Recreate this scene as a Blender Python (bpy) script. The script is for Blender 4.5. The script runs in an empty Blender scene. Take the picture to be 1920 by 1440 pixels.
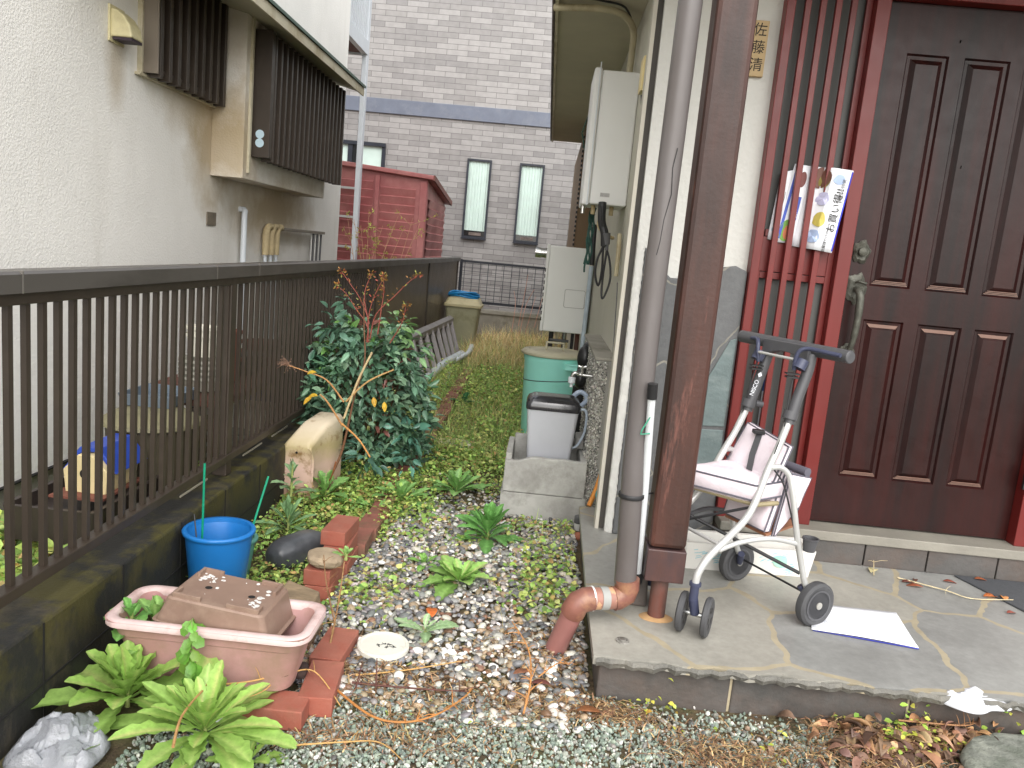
import bpy, math, random
import numpy as np
from mathutils import Vector, Matrix
random.seed(7); rng = np.random.default_rng(7)
R_ = math.radians
S = bpy.context.scene
col = S.collection

# ------------------------------------------------------------------ camera
cam = bpy.data.cameras.new('camera'); co = bpy.data.objects.new('camera', cam); col.objects.link(co)
cam.sensor_width = 36; cam.lens = 36 * 1500 / 1920; cam.clip_start = .05; cam.clip_end = 800
right = Vector((0.99479926, 0.04456582, 0.09158781)); down = Vector((0.09759242, -0.15964215, -0.9823391)); fwd = Vector((-0.02915747, 0.98616848, -0.16316118))
m = Matrix((( right[0], -down[0], -fwd[0], 0), (right[1], -down[1], -fwd[1], 0), (right[2], -down[2], -fwd[2], 1.36), (0, 0, 0, 1)))
co.matrix_world = m
S.camera = co
# ------------------------------------------------------------------ world, sun, exposure
w = bpy.data.worlds.new('World'); S.world = w; w.use_nodes = True
nt = w.node_tree; nt.nodes.clear()
sky = nt.nodes.new('ShaderNodeTexSky'); sky.sky_type = 'NISHITA'; sky.sun_disc = False
SUN_EL, SUN_AZ = R_(44), R_(172)
sky.sun_elevation = SUN_EL; sky.sun_rotation = SUN_AZ; sky.air_density = 1.6; sky.dust_density = 2.5; sky.ozone_density = 1
hs = nt.nodes.new('ShaderNodeHueSaturation'); hs.inputs['Saturation'].default_value = .22
bg = nt.nodes.new('ShaderNodeBackground'); bg.inputs['Strength'].default_value = .15
ow = nt.nodes.new('ShaderNodeOutputWorld')
nt.links.new(sky.outputs[0], hs.inputs['Color']); nt.links.new(hs.outputs[0], bg.inputs['Color']); nt.links.new(bg.outputs[0], ow.inputs[0])
sl = bpy.data.lights.new('sun', 'SUN'); sl.energy = 1.1; sl.angle = R_(100); sl.color = (1, .97, .93)
so = bpy.data.objects.new('sun', sl); col.objects.link(so)
# nishita: rotation 0 = +Y, clockwise seen from above
sd = Vector((math.sin(SUN_AZ) * math.cos(SUN_EL), math.cos(SUN_AZ) * math.cos(SUN_EL), math.sin(SUN_EL)))
so.rotation_euler = sd.to_track_quat('Z', 'Y').to_euler()
S.view_settings.view_transform = 'Standard'; S.view_settings.look = 'None'; S.view_settings.gamma = 1; S.view_settings.exposure = 1.18

# ------------------------------------------------------------------ materials
def lin(c, k=1.0):
    o = []
    for v in c[:3]:
        v /= 255.
        o.append(min(.9, k * (v / 12.92 if v <= .04045 else ((v + .055) / 1.055) ** 2.4)))
    return (o[0], o[1], o[2], 1)
MATS = {}
class NT:
    def __init__(s, name):
        s.m = bpy.data.materials.new(name); s.m.use_nodes = True; s.t = s.m.node_tree; s.t.nodes.clear()
        s.out = s.n('OutputMaterial'); s.p = s.n('BsdfPrincipled'); s.l(s.p.outputs[0], s.out.inputs[0])
        s.tc = s.n('TexCoord')
    def n(s, k, **kw):
        x = s.t.nodes.new('ShaderNode' + k)
        for a, b in kw.items(): setattr(x, a, b)
        return x
    def l(s, a, b): s.t.links.new(a, b)
    def noise(s, scale, detail=4, rough=.55, vec=None, dist=0):
        x = s.n('TexNoise'); x.inputs['Scale'].default_value = scale; x.inputs['Detail'].default_value = detail
        x.inputs['Roughness'].default_value = rough; x.inputs['Distortion'].default_value = dist
        s.l(vec or s.tc.outputs['Object'], x.inputs['Vector']); return x
    def mapping(s, scale=(1, 1, 1), rot=(0, 0, 0), loc=(0, 0, 0)):
        x = s.n('Mapping'); x.inputs['Scale'].default_value = scale; x.inputs['Rotation'].default_value = rot; x.inputs['Location'].default_value = loc
        s.l(s.tc.outputs['Object'], x.inputs['Vector']); return x
    def ramp(s, fac, stops, interp='LINEAR'):
        x = s.n('ValToRGB'); e = x.color_ramp.elements; x.color_ramp.interpolation = interp
        while len(e) < len(stops): e.new(.5)
        for i, (p, c) in enumerate(stops):
            e[i].position = p; e[i].color = c if len(c) == 4 else (*c, 1)
        s.l(fac, x.inputs[0]); return x.outputs[0]
    def mix(s, fac, a, b, mode='MIX'):
        x = s.n('Mix', data_type='RGBA', blend_type=mode)
        for k, v in ((0, fac), (6, a), (7, b)):
            if hasattr(v, 'default_value') and not isinstance(v, (tuple, float)): s.l(v, x.inputs[k])
            else: x.inputs[k].default_value = v
        return x.outputs[2]
    def bump(s, h, strength=.3, dist=.01, prev=None):
        x = s.n('Bump'); x.inputs['Strength'].default_value = strength; x.inputs['Distance'].default_value = dist
        s.l(h, x.inputs['Height'])
        if prev is not None: s.l(prev, x.inputs['Normal'])
        s.l(x.outputs[0], s.p.inputs['Normal']); return x.outputs[0]
W1 = (1, 1, 1, 1); B0 = (0, 0, 0, 1)
def g4(v): return (v, v, v, 1)
def mat(name, c, rough=.6, var=.18, scale=6., c2=None, bump=0., bscale=60., bdist=.004, metal=0., spec=.5, dirt=None, dscale=3., dlo=.5, dhi=.7, trans=0, k=1.0, stretch=(1, 1, 1), c2lo=.4, c2hi=.65):
    if name in MATS: return MATS[name]
    s = NT(name); base = lin(c, k)
    vec = s.mapping(scale=stretch).outputs[0]
    nz = s.noise(scale, 6, .6, vec)
    dark = tuple(x * (1 - var) for x in base[:3]) + (1,); lite = tuple(min(1, x * (1 + var)) for x in base[:3]) + (1,)
    colr = s.ramp(nz.outputs[0], [(.3, dark), (.7, lite)])
    if c2 is not None:
        n2 = s.noise(scale * .6, 8, .65, s.mapping(scale=stretch, loc=(3.1, 7.7, 1.3)).outputs[0])
        f = s.ramp(n2.outputs[0], [(c2lo, B0), (c2hi, W1)]); colr = s.mix(f, colr, lin(c2, k))
    if dirt is not None:
        n3 = s.noise(dscale, 8, .7, s.mapping(loc=(11., 2., 5.), scale=stretch).outputs[0])
        f = s.ramp(n3.outputs[0], [(dlo, B0), (dhi, W1)]); colr = s.mix(f, colr, lin(dirt, k))
    s.l(colr, s.p.inputs['Base Color'])
    s.p.inputs['Roughness'].default_value = rough; s.p.inputs['Metallic'].default_value = metal
    s.p.inputs['Specular IOR Level'].default_value = spec
    if rough > .15:
        nr = s.noise(scale * 2.3, 4); rr = s.n('MapRange'); rr.inputs[3].default_value = max(.05, rough - .1); rr.inputs[4].default_value = min(1, rough + .12)
        s.l(nr.outputs[0], rr.inputs[0]); s.l(rr.outputs[0], s.p.inputs['Roughness'])
    if bump: s.bump(s.noise(bscale, 5, .6).outputs[0], bump, bdist)
    if trans: s.p.inputs['Transmission Weight'].default_value = trans
    MATS[name] = s.m; return s.m
def attr_mat(name, rough=.5, spec=.4, trans=.0, var=.25, scale=40, bump=0., bscale=120, sub=0):
    if name in MATS: return MATS[name]
    s = NT(name); a = s.n('Attribute'); a.attribute_name = 'Col'
    nz = s.noise(scale, 4, .6)
    f = s.ramp(nz.outputs[0], [(.25, g4(1 - var)), (.75, g4(1 + var))])
    c = s.mix(1.0, a.outputs[0], f, 'MULTIPLY'); s.l(c, s.p.inputs['Base Color'])
    s.p.inputs['Roughness'].default_value = rough; s.p.inputs['Specular IOR Level'].default_value = spec
    if bump: s.bump(s.noise(bscale, 4).outputs[0], bump, .002)
    if trans:
        tr = s.n('BsdfTranslucent'); s.l(c, tr.inputs[0]); mx = s.n('MixShader'); mx.inputs[0].default_value = trans
        s.l(s.p.outputs[0], mx.inputs[1]); s.l(tr.outputs[0], mx.inputs[2]); s.l(mx.outputs[0], s.out.inputs[0])
    MATS[name] = s.m; return s.m

# ------------------------------------------------------------------ mesh building
def world_loc(o):
    v = Vector((0, 0, 0))
    while o is not None: v = v + o.location; o = o.parent
    return v
class MB:
    def __init__(s): s.v = []; s.f = []; s.c = []; s.n = 0; s.mi = []; s.cur = 0; s.hascol = False
    def add(s, v, faces, c=None):
        v = np.asarray(v, dtype=np.float64).reshape(-1, 3); s.v.append(v)
        if c is None: s.c.append(np.ones((len(v), 4)))
        else:
            c = np.asarray(c, float)
            if c.ndim == 1: c = np.tile(c[:3], (len(v), 1))
            s.c.append(np.hstack([c[:, :3], np.ones((len(c), 1))])); s.hascol = True
        groups = {}
        if isinstance(faces, np.ndarray): groups[faces.shape[1]] = faces
        else:
            for q in faces: groups.setdefault(len(q), []).append(q)
        for k, g in groups.items():
            g = np.asarray(g, dtype=np.int64) + s.n; s.f.append(g); s.mi.append(np.full(len(g), s.cur))
        s.n += len(v); return s
    def box(s, x0, x1, y0, y1, z0, z1, T=None, c=None):
        v = np.array([(x, y, z) for z in (z0, z1) for y in (y0, y1) for x in (x0, x1)], float)
        if T is not None: v = np.array([T(p) for p in v])
        return s.add(v, [(0, 2, 3, 1), (4, 5, 7, 6), (0, 1, 5, 4), (2, 6, 7, 3), (0, 4, 6, 2), (1, 3, 7, 5)], c)
    def hexa(s, b, t, c=None):  # bottom quad, top quad (ccw from above)
        return s.add(list(b) + list(t), [(3, 2, 1, 0), (4, 5, 6, 7), (0, 1, 5, 4), (1, 2, 6, 5), (2, 3, 7, 6), (3, 0, 4, 7)], c)
    def prism(s, poly, axis, a, b, c=None):  # poly of 2D points extruded along axis
        n = len(poly); vs = []
        for q in (a, b):
            for (u, v) in poly:
                vs.append({'x': (q, u, v), 'y': (u, q, v), 'z': (u, v, q)}[axis])
        f = [tuple(range(n))[::-1], tuple(range(n, 2 * n))] + [(i, (i + 1) % n, n + (i + 1) % n, n + i) for i in range(n)]
        return s.add(vs, f, c)
    def tube(s, pts, r, n=10, c=None, caps=True):
        pts = [Vector(p) for p in pts]
        if not hasattr(r, '__len__'): r = [r] * len(pts)
        vs = []; up = None
        for i, p in enumerate(pts):
            if i == 0: t = pts[1] - pts[0]
            elif i == len(pts) - 1: t = pts[-1] - pts[-2]
            else: t = (pts[i + 1] - p).normalized() + (p - pts[i - 1]).normalized()
            t = t.normalized() if t.length > 1e-9 else Vector((0, 0, 1))
            if up is None: up = Vector((0, 0, 1)) if abs(t.z) < .9 else Vector((1, 0, 0))
            x = t.cross(up)
            if x.length < 1e-5: x = t.cross(Vector((0, 1, 0)))
            x.normalize(); y = x.cross(t).normalized(); up = y
            for k in range(n):
                a = 2 * math.pi * k / n; vs.append(p + (x * math.cos(a) + y * math.sin(a)) * r[i])
        f = [(i * n + k, i * n + (k + 1) % n, (i + 1) * n + (k + 1) % n, (i + 1) * n + k) for i in range(len(pts) - 1) for k in range(n)]
        if caps: f += [tuple(range(n))[::-1], tuple(range((len(pts) - 1) * n, len(pts) * n))]
        return s.add([tuple(v) for v in vs], f, c)
    def lathe(s, prof, cx, cy, n=32, ax=None, sx=1, sy=1, c=None, caps=True):  # prof: (r,z)
        vs = []
        for (r, z) in prof:
            for k in range(n):
                a = 2 * math.pi * k / n; vs.append((cx + r * sx * math.cos(a), cy + r * sy * math.sin(a), z))
        if ax is not None: vs = [ax(Vector(v)) for v in vs]
        f = [(i * n + k, i * n + (k + 1) % n, (i + 1) * n + (k + 1) % n, (i + 1) * n + k) for i in range(len(prof) - 1) for k in range(n)]
        if caps: f.append(tuple(range(n))[::-1]); f.append(tuple(range((len(prof) - 1) * n, len(prof) * n)))
        return s.add([tuple(v) for v in vs], f, c)
    def rings(s, rl, cap0=True, cap1=True, c=None):  # list of same-size closed loops
        n = len(rl[0]); vs = [p for r_ in rl for p in r_]
        f = [(i * n + k, i * n + (k + 1) % n, (i + 1) * n + (k + 1) % n, (i + 1) * n + k) for i in range(len(rl) - 1) for k in range(n)]
        if cap0: f.append(tuple(range(n))[::-1])
        if cap1: f.append(tuple(range((len(rl) - 1) * n, len(rl) * n)))
        return s.add(vs, f, c)
    def inst(s, T, F, pos, fr, sc, c=None):  # template instancing, fr: (N,3,3) rows = local axes in world
        T = np.asarray(T, float); pos = np.asarray(pos, float); N = len(pos); sc = np.asarray(sc, float)
        if sc.ndim == 1: sc = np.repeat(sc[:, None], 3, 1)
        v = np.einsum('nki,nij->nkj', T[None] * sc[:, None, :], fr) + pos[:, None, :]
        k = len(T); F = np.asarray(F)
        f = (F[None] + (np.arange(N) * k)[:, None, None]).reshape(-1, F.shape[1])
        cc = None if c is None else np.repeat(np.asarray(c)[:, :3], k, 0)
        return s.add(v.reshape(-1, 3), f, cc)
    def build(s, name, mt, parent=None, smooth=False, bevel=0., sharp=38, loc=None, solid=0.):
        v = np.vstack(s.v); off = world_loc(parent) if parent is not None else Vector((0, 0, 0))
        if loc is not None: off = Vector(loc)
        v = v - np.array(off)
        me = bpy.data.meshes.new(name)
        me.vertices.add(len(v)); me.vertices.foreach_set('co', v.astype(np.float32).ravel())
        lt = np.concatenate([np.full(len(f), f.shape[1]) for f in s.f]); lv = np.concatenate([f.ravel() for f in s.f])
        me.loops.add(len(lv)); me.loops.foreach_set('vertex_index', lv.astype(np.int32))
        me.polygons.add(len(lt)); ls = np.concatenate([[0], np.cumsum(lt)[:-1]])
        me.polygons.foreach_set('loop_start', ls.astype(np.int32))
        try: me.polygons.foreach_set('loop_total', lt.astype(np.int32))
        except Exception: pass
        me.polygons.foreach_set('material_index', np.concatenate(s.mi).astype(np.int32))
        me.update(calc_edges=True)
        if s.hascol:
            a = me.attributes.new('Col', 'FLOAT_COLOR', 'POINT'); a.data.foreach_set('color', np.vstack(s.c).astype(np.float32).ravel())
        for q in (mt if isinstance(mt, (list, tuple)) else [mt]): me.materials.append(q)
        me.polygons.foreach_set('use_smooth', np.full(len(lt), bool(smooth)))
        if smooth and sharp: me.set_sharp_from_angle(angle=R_(sharp))
        me.validate(clean_customdata=False)
        o = bpy.data.objects.new(name, me); col.objects.link(o)
        if parent is not None: o.parent = parent
        if loc is not None: o.location = loc
        if bevel:
            b = o.modifiers.new('bevel', 'BEVEL'); b.width = bevel; b.segments = 2; b.limit_method = 'ANGLE'; b.angle_limit = R_(40)
        if solid:
            b = o.modifiers.new('solid', 'SOLIDIFY'); b.thickness = solid
        return o
def tag(o, label=None, cat=None, group=None, kind=None):
    if label: o['label'] = label
    if cat: o['category'] = cat
    if group: o['group'] = group
    if kind: o['kind'] = kind
    return o
def thing(name, label, cat, loc=(0, 0, 0), group=None):
    o = bpy.data.objects.new(name, None); o.empty_display_size = .05; col.objects.link(o); o.location = loc
    return tag(o, label, cat, group)
def struct(o): o['kind'] = 'structure'; return o
def copy_tree(o, parent=None):
    c = o.copy(); col.objects.link(c)
    if parent is not None: c.parent = parent
    for ch in list(o.children): copy_tree(ch, c)
    return c
def bez(p0, p1, p2, p3, n=10):
    P = [Vector(p) for p in (p0, p1, p2, p3)]; o = []
    for i in range(n + 1):
        t = i / n; u = 1 - t; o.append(P[0] * u ** 3 + P[1] * 3 * u * u * t + P[2] * 3 * u * t * t + P[3] * t ** 3)
    return o
def smoothpath(pts, k=5):
    P = [Vector(p) for p in pts]; o = []
    for i in range(len(P) - 1):
        a = P[max(0, i - 1)]; b = P[i]; c = P[i + 1]; d = P[min(len(P) - 1, i + 2)]
        for j in range(k):
            t = j / k
            o.append(.5 * ((2 * b) + (c - a) * t + (2 * a - 5 * b + 4 * c - d) * t * t + (-a + 3 * b - 3 * c + d) * t ** 3))
    o.append(P[-1]); return o
def rrect(x0, x1, y0, y1, z, r, k=5):
    o = []
    for (cx, cy, a0) in ((x1 - r, y1 - r, 0), (x0 + r, y1 - r, 90), (x0 + r, y0 + r, 180), (x1 - r, y0 + r, 270)):
        for i in range(k + 1):
            a = R_(a0 + 90 * i / k); o.append((cx + r * math.cos(a), cy + r * math.sin(a), z))
    return o
def text_mesh(txt, size, M, mt, name, parent, ext=.0006):
    cu = bpy.data.curves.new('t', 'FONT'); cu.body = txt; cu.size = size; cu.align_x = 'CENTER'; cu.align_y = 'CENTER'; cu.extrude = ext
    o = bpy.data.objects.new('t', cu); col.objects.link(o)
    bpy.context.view_layer.update()
    me = bpy.data.meshes.new_from_object(o.evaluated_get(bpy.context.evaluated_depsgraph_get()))
    bpy.data.objects.remove(o); bpy.data.curves.remove(cu)
    me.transform(Matrix.Translation(-world_loc(parent)) @ M)
    me.materials.clear(); me.materials.append(mt); me.name = name
    ob = bpy.data.objects.new(name, me); col.objects.link(ob); ob.parent = parent; return ob
def frames(d, nrm):
    d = np.asarray(d, float); d = d / np.linalg.norm(d, axis=1, keepdims=True)
    x = np.cross(d, nrm); x /= np.linalg.norm(x, axis=1, keepdims=True) + 1e-9
    z = np.cross(x, d); return np.stack([x, d, z], 1)
def rframes(N, tilt=None):
    q = rng.normal(size=(N, 4)); q /= np.linalg.norm(q, axis=1, keepdims=True); w_, x, y, z = q.T
    return np.stack([np.stack([1 - 2 * (y * y + z * z), 2 * (x * y - z * w_), 2 * (x * z + y * w_)], 1), np.stack([2 * (x * y + z * w_), 1 - 2 * (x * x + z * z), 2 * (y * z - x * w_)], 1), np.stack([2 * (x * z - y * w_), 2 * (y * z + x * w_), 1 - 2 * (x * x + y * y)], 1)], 1)
def yawframes(N, tilt=.35):
    a = rng.uniform(0, 2 * np.pi, N); z = np.stack([rng.normal(0, tilt, N), rng.normal(0, tilt, N), np.ones(N)], 1); z /= np.linalg.norm(z, axis=1, keepdims=True)
    d = np.stack([np.cos(a), np.sin(a), np.zeros(N)], 1); x = np.cross(d, z); x /= np.linalg.norm(x, axis=1, keepdims=True); y = np.cross(z, x)
    return np.stack([x, y, z], 1)
def leaf_t(n=4, curl=-.25, fold=.18, prof=None, serr=0.):
    """leaf along +y length 1, half width by profile, returns verts, faces"""
    V = []; F = []
    for i in range(n + 1):
        t = i / n; wd = (prof(t) if prof else math.sin(math.pi * min(1, t * 1.02 + .02)) ** .8) * .5
        if serr and 0 < i < n: wd *= (1 + serr * (1 if i % 2 else -1))
        z = curl * t * t
        V += [(-wd, t, z + fold * wd), (0, t, z), (wd, t, z + fold * wd)]
    for i in range(n):
        a = i * 3; F += [(a, a + 1, a + 4, a + 3), (a + 1, a + 2, a + 5, a + 4)]
    return np.array(V), np.array(F)
def colvar(N, base, var=.2, pal=None, hue=.08):
    if pal is not None:
        pw = np.array([p[1] for p in pal], float); i = rng.choice(len(pal), N, p=pw / pw.sum()); b = np.array([lin(p[0])[:3] for p in pal])[i]
    else: b = np.tile(lin(base)[:3], (N, 1))
    return np.clip(b * (1 + rng.normal(0, var, (N, 1))) * (1 + rng.normal(0, hue, (N, 3))), .004, .9)

# icosphere templates
def ico(sub=0):
    t = (1 + 5 ** .5) / 2
    v = np.array([(-1, t, 0), (1, t, 0), (-1, -t, 0), (1, -t, 0), (0, -1, t), (0, 1, t), (0, -1, -t), (0, 1, -t), (t, 0, -1), (t, 0, 1), (-t, 0, -1), (-t, 0, 1)], float)
    f = [(0, 11, 5), (0, 5, 1), (0, 1, 7), (0, 7, 10), (0, 10, 11), (1, 5, 9), (5, 11, 4), (11, 10, 2), (10, 7, 6), (7, 1, 8), (3, 9, 4), (3, 4, 2), (3, 2, 6), (3, 6, 8), (3, 8, 9), (4, 9, 5), (2, 4, 11), (6, 2, 10), (8, 6, 7), (9, 8, 1)]
    v /= np.linalg.norm(v[0]); v = [tuple(q) for q in v]
    for _ in range(sub):
        cache = {}; nf = []
        def mid(a, b):
            k = (min(a, b), max(a, b))
            if k not in cache:
                p = np.array(v[a]) + np.array(v[b]); p /= np.linalg.norm(p); v.append(tuple(p)); cache[k] = len(v) - 1
            return cache[k]
        for (a, b, c) in f:
            x, y, z = mid(a, b), mid(b, c), mid(c, a); nf += [(a, x, z), (b, y, x), (c, z, y), (x, y, z)]
        f = nf
    return np.array(v), np.array(f)
ICO0, ICO1, ICO3 = ico(0), ico(1), ico(3)
def vnoise(p, seed=0):
    r = np.random.default_rng(seed); o = np.zeros(len(p))
    for k in range(14):
        d = r.normal(size=3); fr = 1.3 ** k * 1.2; d = d / np.linalg.norm(d) * fr
        o += np.sin(p @ d + r.uniform(0, 6.28)) / (1 + k * .5)
    return o / 3.5
def rock(mb, c, s, seed=1, amp=.14, flat=None, rot=0, cc=None):
    v, f = ICO3; v = v.copy(); v = np.sign(v) * np.abs(v) ** .8
    v = v * (1 + amp * vnoise(v * 1.3, seed))[:, None]
    if flat is not None: v[:, 2] = np.minimum(v[:, 2], flat)
    v = v * np.array(s); ca, sa = math.cos(rot), math.sin(rot)
    v = np.stack([v[:, 0] * ca - v[:, 1] * sa, v[:, 0] * sa + v[:, 1] * ca, v[:, 2]], 1)
    mb.add(v + np.array(c), f, cc)
#PART2
# ------------------------------------------------------------------ special materials
def stucco(name, c, stain_shadows=(), bump=.28, bscale=130, stain_shadow=(176, 158, 122)):
    s = NT(name); n1 = s.noise(1.3, 6, .65); b = lin(c)
    colr = s.ramp(n1.outputs[0], [(.3, tuple(x * .93 for x in b[:3])), (.7, tuple(x * 1.04 for x in b[:3]))])
    vs = s.noise(1.0, 7, .7, s.mapping(scale=(3, 3, .5)).outputs[0])
    f = s.ramp(vs.outputs[0], [(.55, B0), (.8, g4(.22))]); colr = s.mix(f, colr, lin((160, 150, 128)))
    for (p, rx, rz, st) in stain_shadows:
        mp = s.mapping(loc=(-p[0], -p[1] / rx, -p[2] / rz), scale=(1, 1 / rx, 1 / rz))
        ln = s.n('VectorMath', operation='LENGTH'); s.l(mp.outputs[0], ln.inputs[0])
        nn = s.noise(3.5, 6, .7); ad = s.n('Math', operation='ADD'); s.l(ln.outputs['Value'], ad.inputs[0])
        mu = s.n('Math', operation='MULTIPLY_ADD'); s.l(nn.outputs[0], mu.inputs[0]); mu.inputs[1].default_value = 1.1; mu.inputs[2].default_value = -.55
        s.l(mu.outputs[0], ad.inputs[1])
        f = s.ramp(ad.outputs[0], [(.25, g4(st)), (1., B0)]); colr = s.mix(f, colr, lin(stain_shadow))
    s.l(colr, s.p.inputs['Base Color']); s.p.inputs['Roughness'].default_value = .85; s.p.inputs['Specular IOR Level'].default_value = .25
    v = s.n('TexVoronoi'); v.inputs['Scale'].default_value = bscale * .7; s.l(s.tc.outputs['Object'], v.inputs['Vector'])
    nn = s.noise(bscale, 4, .6); ad = s.n('Math', operation='ADD'); s.l(v.outputs[0], ad.inputs[0]); s.l(nn.outputs[0], ad.inputs[1])
    s.bump(ad.outputs[0], bump, .006); return s.m
def brickmat(name, c1, c2, mortar, bw, rh, ms=.012, plane='xz', off=.5, bump=.6, third=None, rough=.55):
    s = NT(name); sp = s.n('SeparateXYZ'); s.l(s.tc.outputs['Object'], sp.inputs[0]); cb = s.n('CombineXYZ')
    s.l(sp.outputs[{'x': 0, 'y': 1}[plane[0]]], cb.inputs[0]); s.l(sp.outputs[2], cb.inputs[1])
    b = s.n('TexBrick'); b.offset = off; b.offset_frequency = 2; s.l(cb.outputs[0], b.inputs['Vector'])
    b.inputs['Color1'].default_value = B0; b.inputs['Color2'].default_value = W1; b.inputs['Mortar'].default_value = g4(.5)
    b.inputs['Scale'].default_value = 1; b.inputs['Brick Width'].default_value = bw; b.inputs['Row Height'].default_value = rh
    b.inputs['Mortar Size'].default_value = ms; b.inputs['Mortar Smooth'].default_value = .35; b.inputs['Bias'].default_value = 0
    base = s.ramp(b.outputs['Color'], [(0, lin(c1)), (.45, lin(third or c1)), (.55, lin(c2)), (1, lin(c2))])
    nz = s.noise(9, 5); base = s.mix(1.0, base, s.ramp(nz.outputs[0], [(.3, g4(.9)), (.7, g4(1.08))]), 'MULTIPLY')
    colr = s.mix(b.outputs['Fac'], base, lin(mortar)); s.l(colr, s.p.inputs['Base Color'])
    inv = s.n('Math', operation='SUBTRACT'); inv.inputs[0].default_value = 1; s.l(b.outputs['Fac'], inv.inputs[1])
    fine = s.noise(70, 4); ad = s.n('Math', operation='MULTIPLY_ADD'); s.l(fine.outputs[0], ad.inputs[0]); ad.inputs[1].default_value = .25; s.l(inv.outputs[0], ad.inputs[2])
    s.bump(ad.outputs[0], bump, .008); s.p.inputs['Roughness'].default_value = rough; return s.m
def crazy(name, pal, joint, scale, plane='xy', jw=.035, rough=.45, bump=.5, seed=0., moss=None, ydist=.22):
    s = NT(name); mp = s.mapping(loc=(seed, seed * 1.7, 0)); sp = s.n('SeparateXYZ'); s.l(mp.outputs[0], sp.inputs[0]); cb = s.n('CombineXYZ')
    s.l(sp.outputs['xyz'.index(plane[0])], cb.inputs[0]); s.l(sp.outputs['xyz'.index(plane[1])], cb.inputs[1])
    wn = s.noise(2.6, 3, .5); wv = s.n('VectorMath', operation='MULTIPLY_ADD'); s.l(wn.outputs[1], wv.inputs[0]); wv.inputs[1].default_value = (ydist,) * 2 + (0,); s.l(cb.outputs[0], wv.inputs[2])
    wn2 = s.noise(22, 3, .6); wv2 = s.n('VectorMath', operation='MULTIPLY_ADD'); s.l(wn2.outputs[1], wv2.inputs[0]); wv2.inputs[1].default_value = (.018, .018, 0); s.l(wv.outputs[0], wv2.inputs[2])
    ve = s.n('TexVoronoi', feature='DISTANCE_TO_EDGE', voronoi_dimensions='2D'); vc = s.n('TexVoronoi', voronoi_dimensions='2D')
    for v in (ve, vc): v.inputs['Scale'].default_value = scale; v.inputs['Randomness'].default_value = .95; s.l(wv2.outputs[0], v.inputs['Vector'])
    sc = s.n('SeparateColor'); s.l(vc.outputs['Color'], sc.inputs[0])
    stops = [((i + .5) / len(pal), lin(p)) for i, p in enumerate(pal)]
    base = s.ramp(sc.outputs[0], stops, 'CONSTANT' if len(pal) > 3 else 'LINEAR')
    nz = s.noise(5, 8, .7); base = s.mix(1.0, base, s.ramp(nz.outputs[0], [(.3, g4(.8)), (.7, g4(1.15))]), 'MULTIPLY')
    n5 = s.noise(34, 6, .7); base = s.mix(1.0, base, s.ramp(n5.outputs[0], [(.3, g4(.88)), (.7, g4(1.1))]), 'MULTIPLY')
    jn = s.noise(6, 3); jm = s.n('MapRange'); s.l(jn.outputs[0], jm.inputs[0]); jm.inputs[3].default_value = jw * .35; jm.inputs[4].default_value = jw * 1.7
    lt = s.n('Math', operation='LESS_THAN'); s.l(ve.outputs['Distance'], lt.inputs[0]); s.l(jm.outputs[0], lt.inputs[1])
    jc = s.mix(s.noise(14, 5).outputs[0], lin(joint), lin(tuple(x * .72 for x in joint)))
    colr = s.mix(lt.outputs[0], base, jc)
    if moss:
        f = s.ramp(s.noise(2.3, 8, .75).outputs[0], [(.52, B0), (.75, g4(.6))]); colr = s.mix(f, colr, lin(moss))
    s.l(colr, s.p.inputs['Base Color'])
    rr = s.n('MapRange'); s.l(nz.outputs[0], rr.inputs[0]); rr.inputs[3].default_value = rough - .12; rr.inputs[4].default_value = rough + .2; s.l(rr.outputs[0], s.p.inputs['Roughness'])
    inv = s.n('Math', operation='SUBTRACT'); inv.inputs[0].default_value = 1; s.l(lt.outputs[0], inv.inputs[1])
    ad = s.n('Math', operation='MULTIPLY_ADD'); s.l(n5.outputs[0], ad.inputs[0]); ad.inputs[1].default_value = .6; s.l(inv.outputs[0], ad.inputs[2])
    s.bump(ad.outputs[0], bump, .004); return s.m

M_st_left = stucco('pale stucco', (240, 237, 231), stain_shadows=[((0, .15, 1.85), .42, .5, .75), ((0, -.1, 2.05), .6, .28, .55), ((0, 1.4, 1.5), 1.3, .35, .75), ((.2, .4, 2.5), .6, .4, .5), ((0, -.97, 2.08), .12, .28, .5)], stain_shadow=(170, 148, 108))  # beige wall stains, deepened to paint in the shadow of the bay
M_st_base = mat('plinth concrete', (150, 146, 136), .85, .15, 4, bump=.3, dirt=(96, 96, 80))
M_st_white = stucco('white plaster', (206, 205, 200), bump=.35, bscale=60)
M_st_cream = stucco('cream side wall', (200, 197, 184), bump=.4, bscale=90)
M_trim_cream = mat('cream trim', (196, 188, 164), .55, .08, 5, dirt=(160, 146, 112))
M_joint = mat('sand mortar', (168, 156, 130), .85, .15, 20)
M_soffit = mat('soffit board', (188, 182, 160), .8, .08, 2)
M_brown_al = mat('brown aluminium', (58, 49, 41), .45, .1, 8, dirt=(78, 68, 58), dlo=.55, dhi=.85, spec=.5)
M_dark_glass = mat('dark glass', (26, 28, 30), .12, .1, 2, spec=.6)
M_slot = mat('dark gap', (20, 18, 17), .8)
M_green_cu = mat('green roof metal', (70, 92, 82), .5, .15, 4)
M_white_pnt = mat('white painted metal', (200, 205, 210), .4, .05, 3)
M_tile = brickmat('tile siding', (128, 125, 124), (147, 144, 142), (90, 86, 86), .36, .0905, .004, third=(134, 131, 129), bump=.4)
M_band = mat('slate blue band', (96, 102, 116), .55, .1, 5, dirt=(112, 116, 126))
M_curtain = mat('curtain', (196, 214, 206), .9, .08, 3)
M_black_fr = mat('black window frame', (34, 38, 48), .4)
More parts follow.
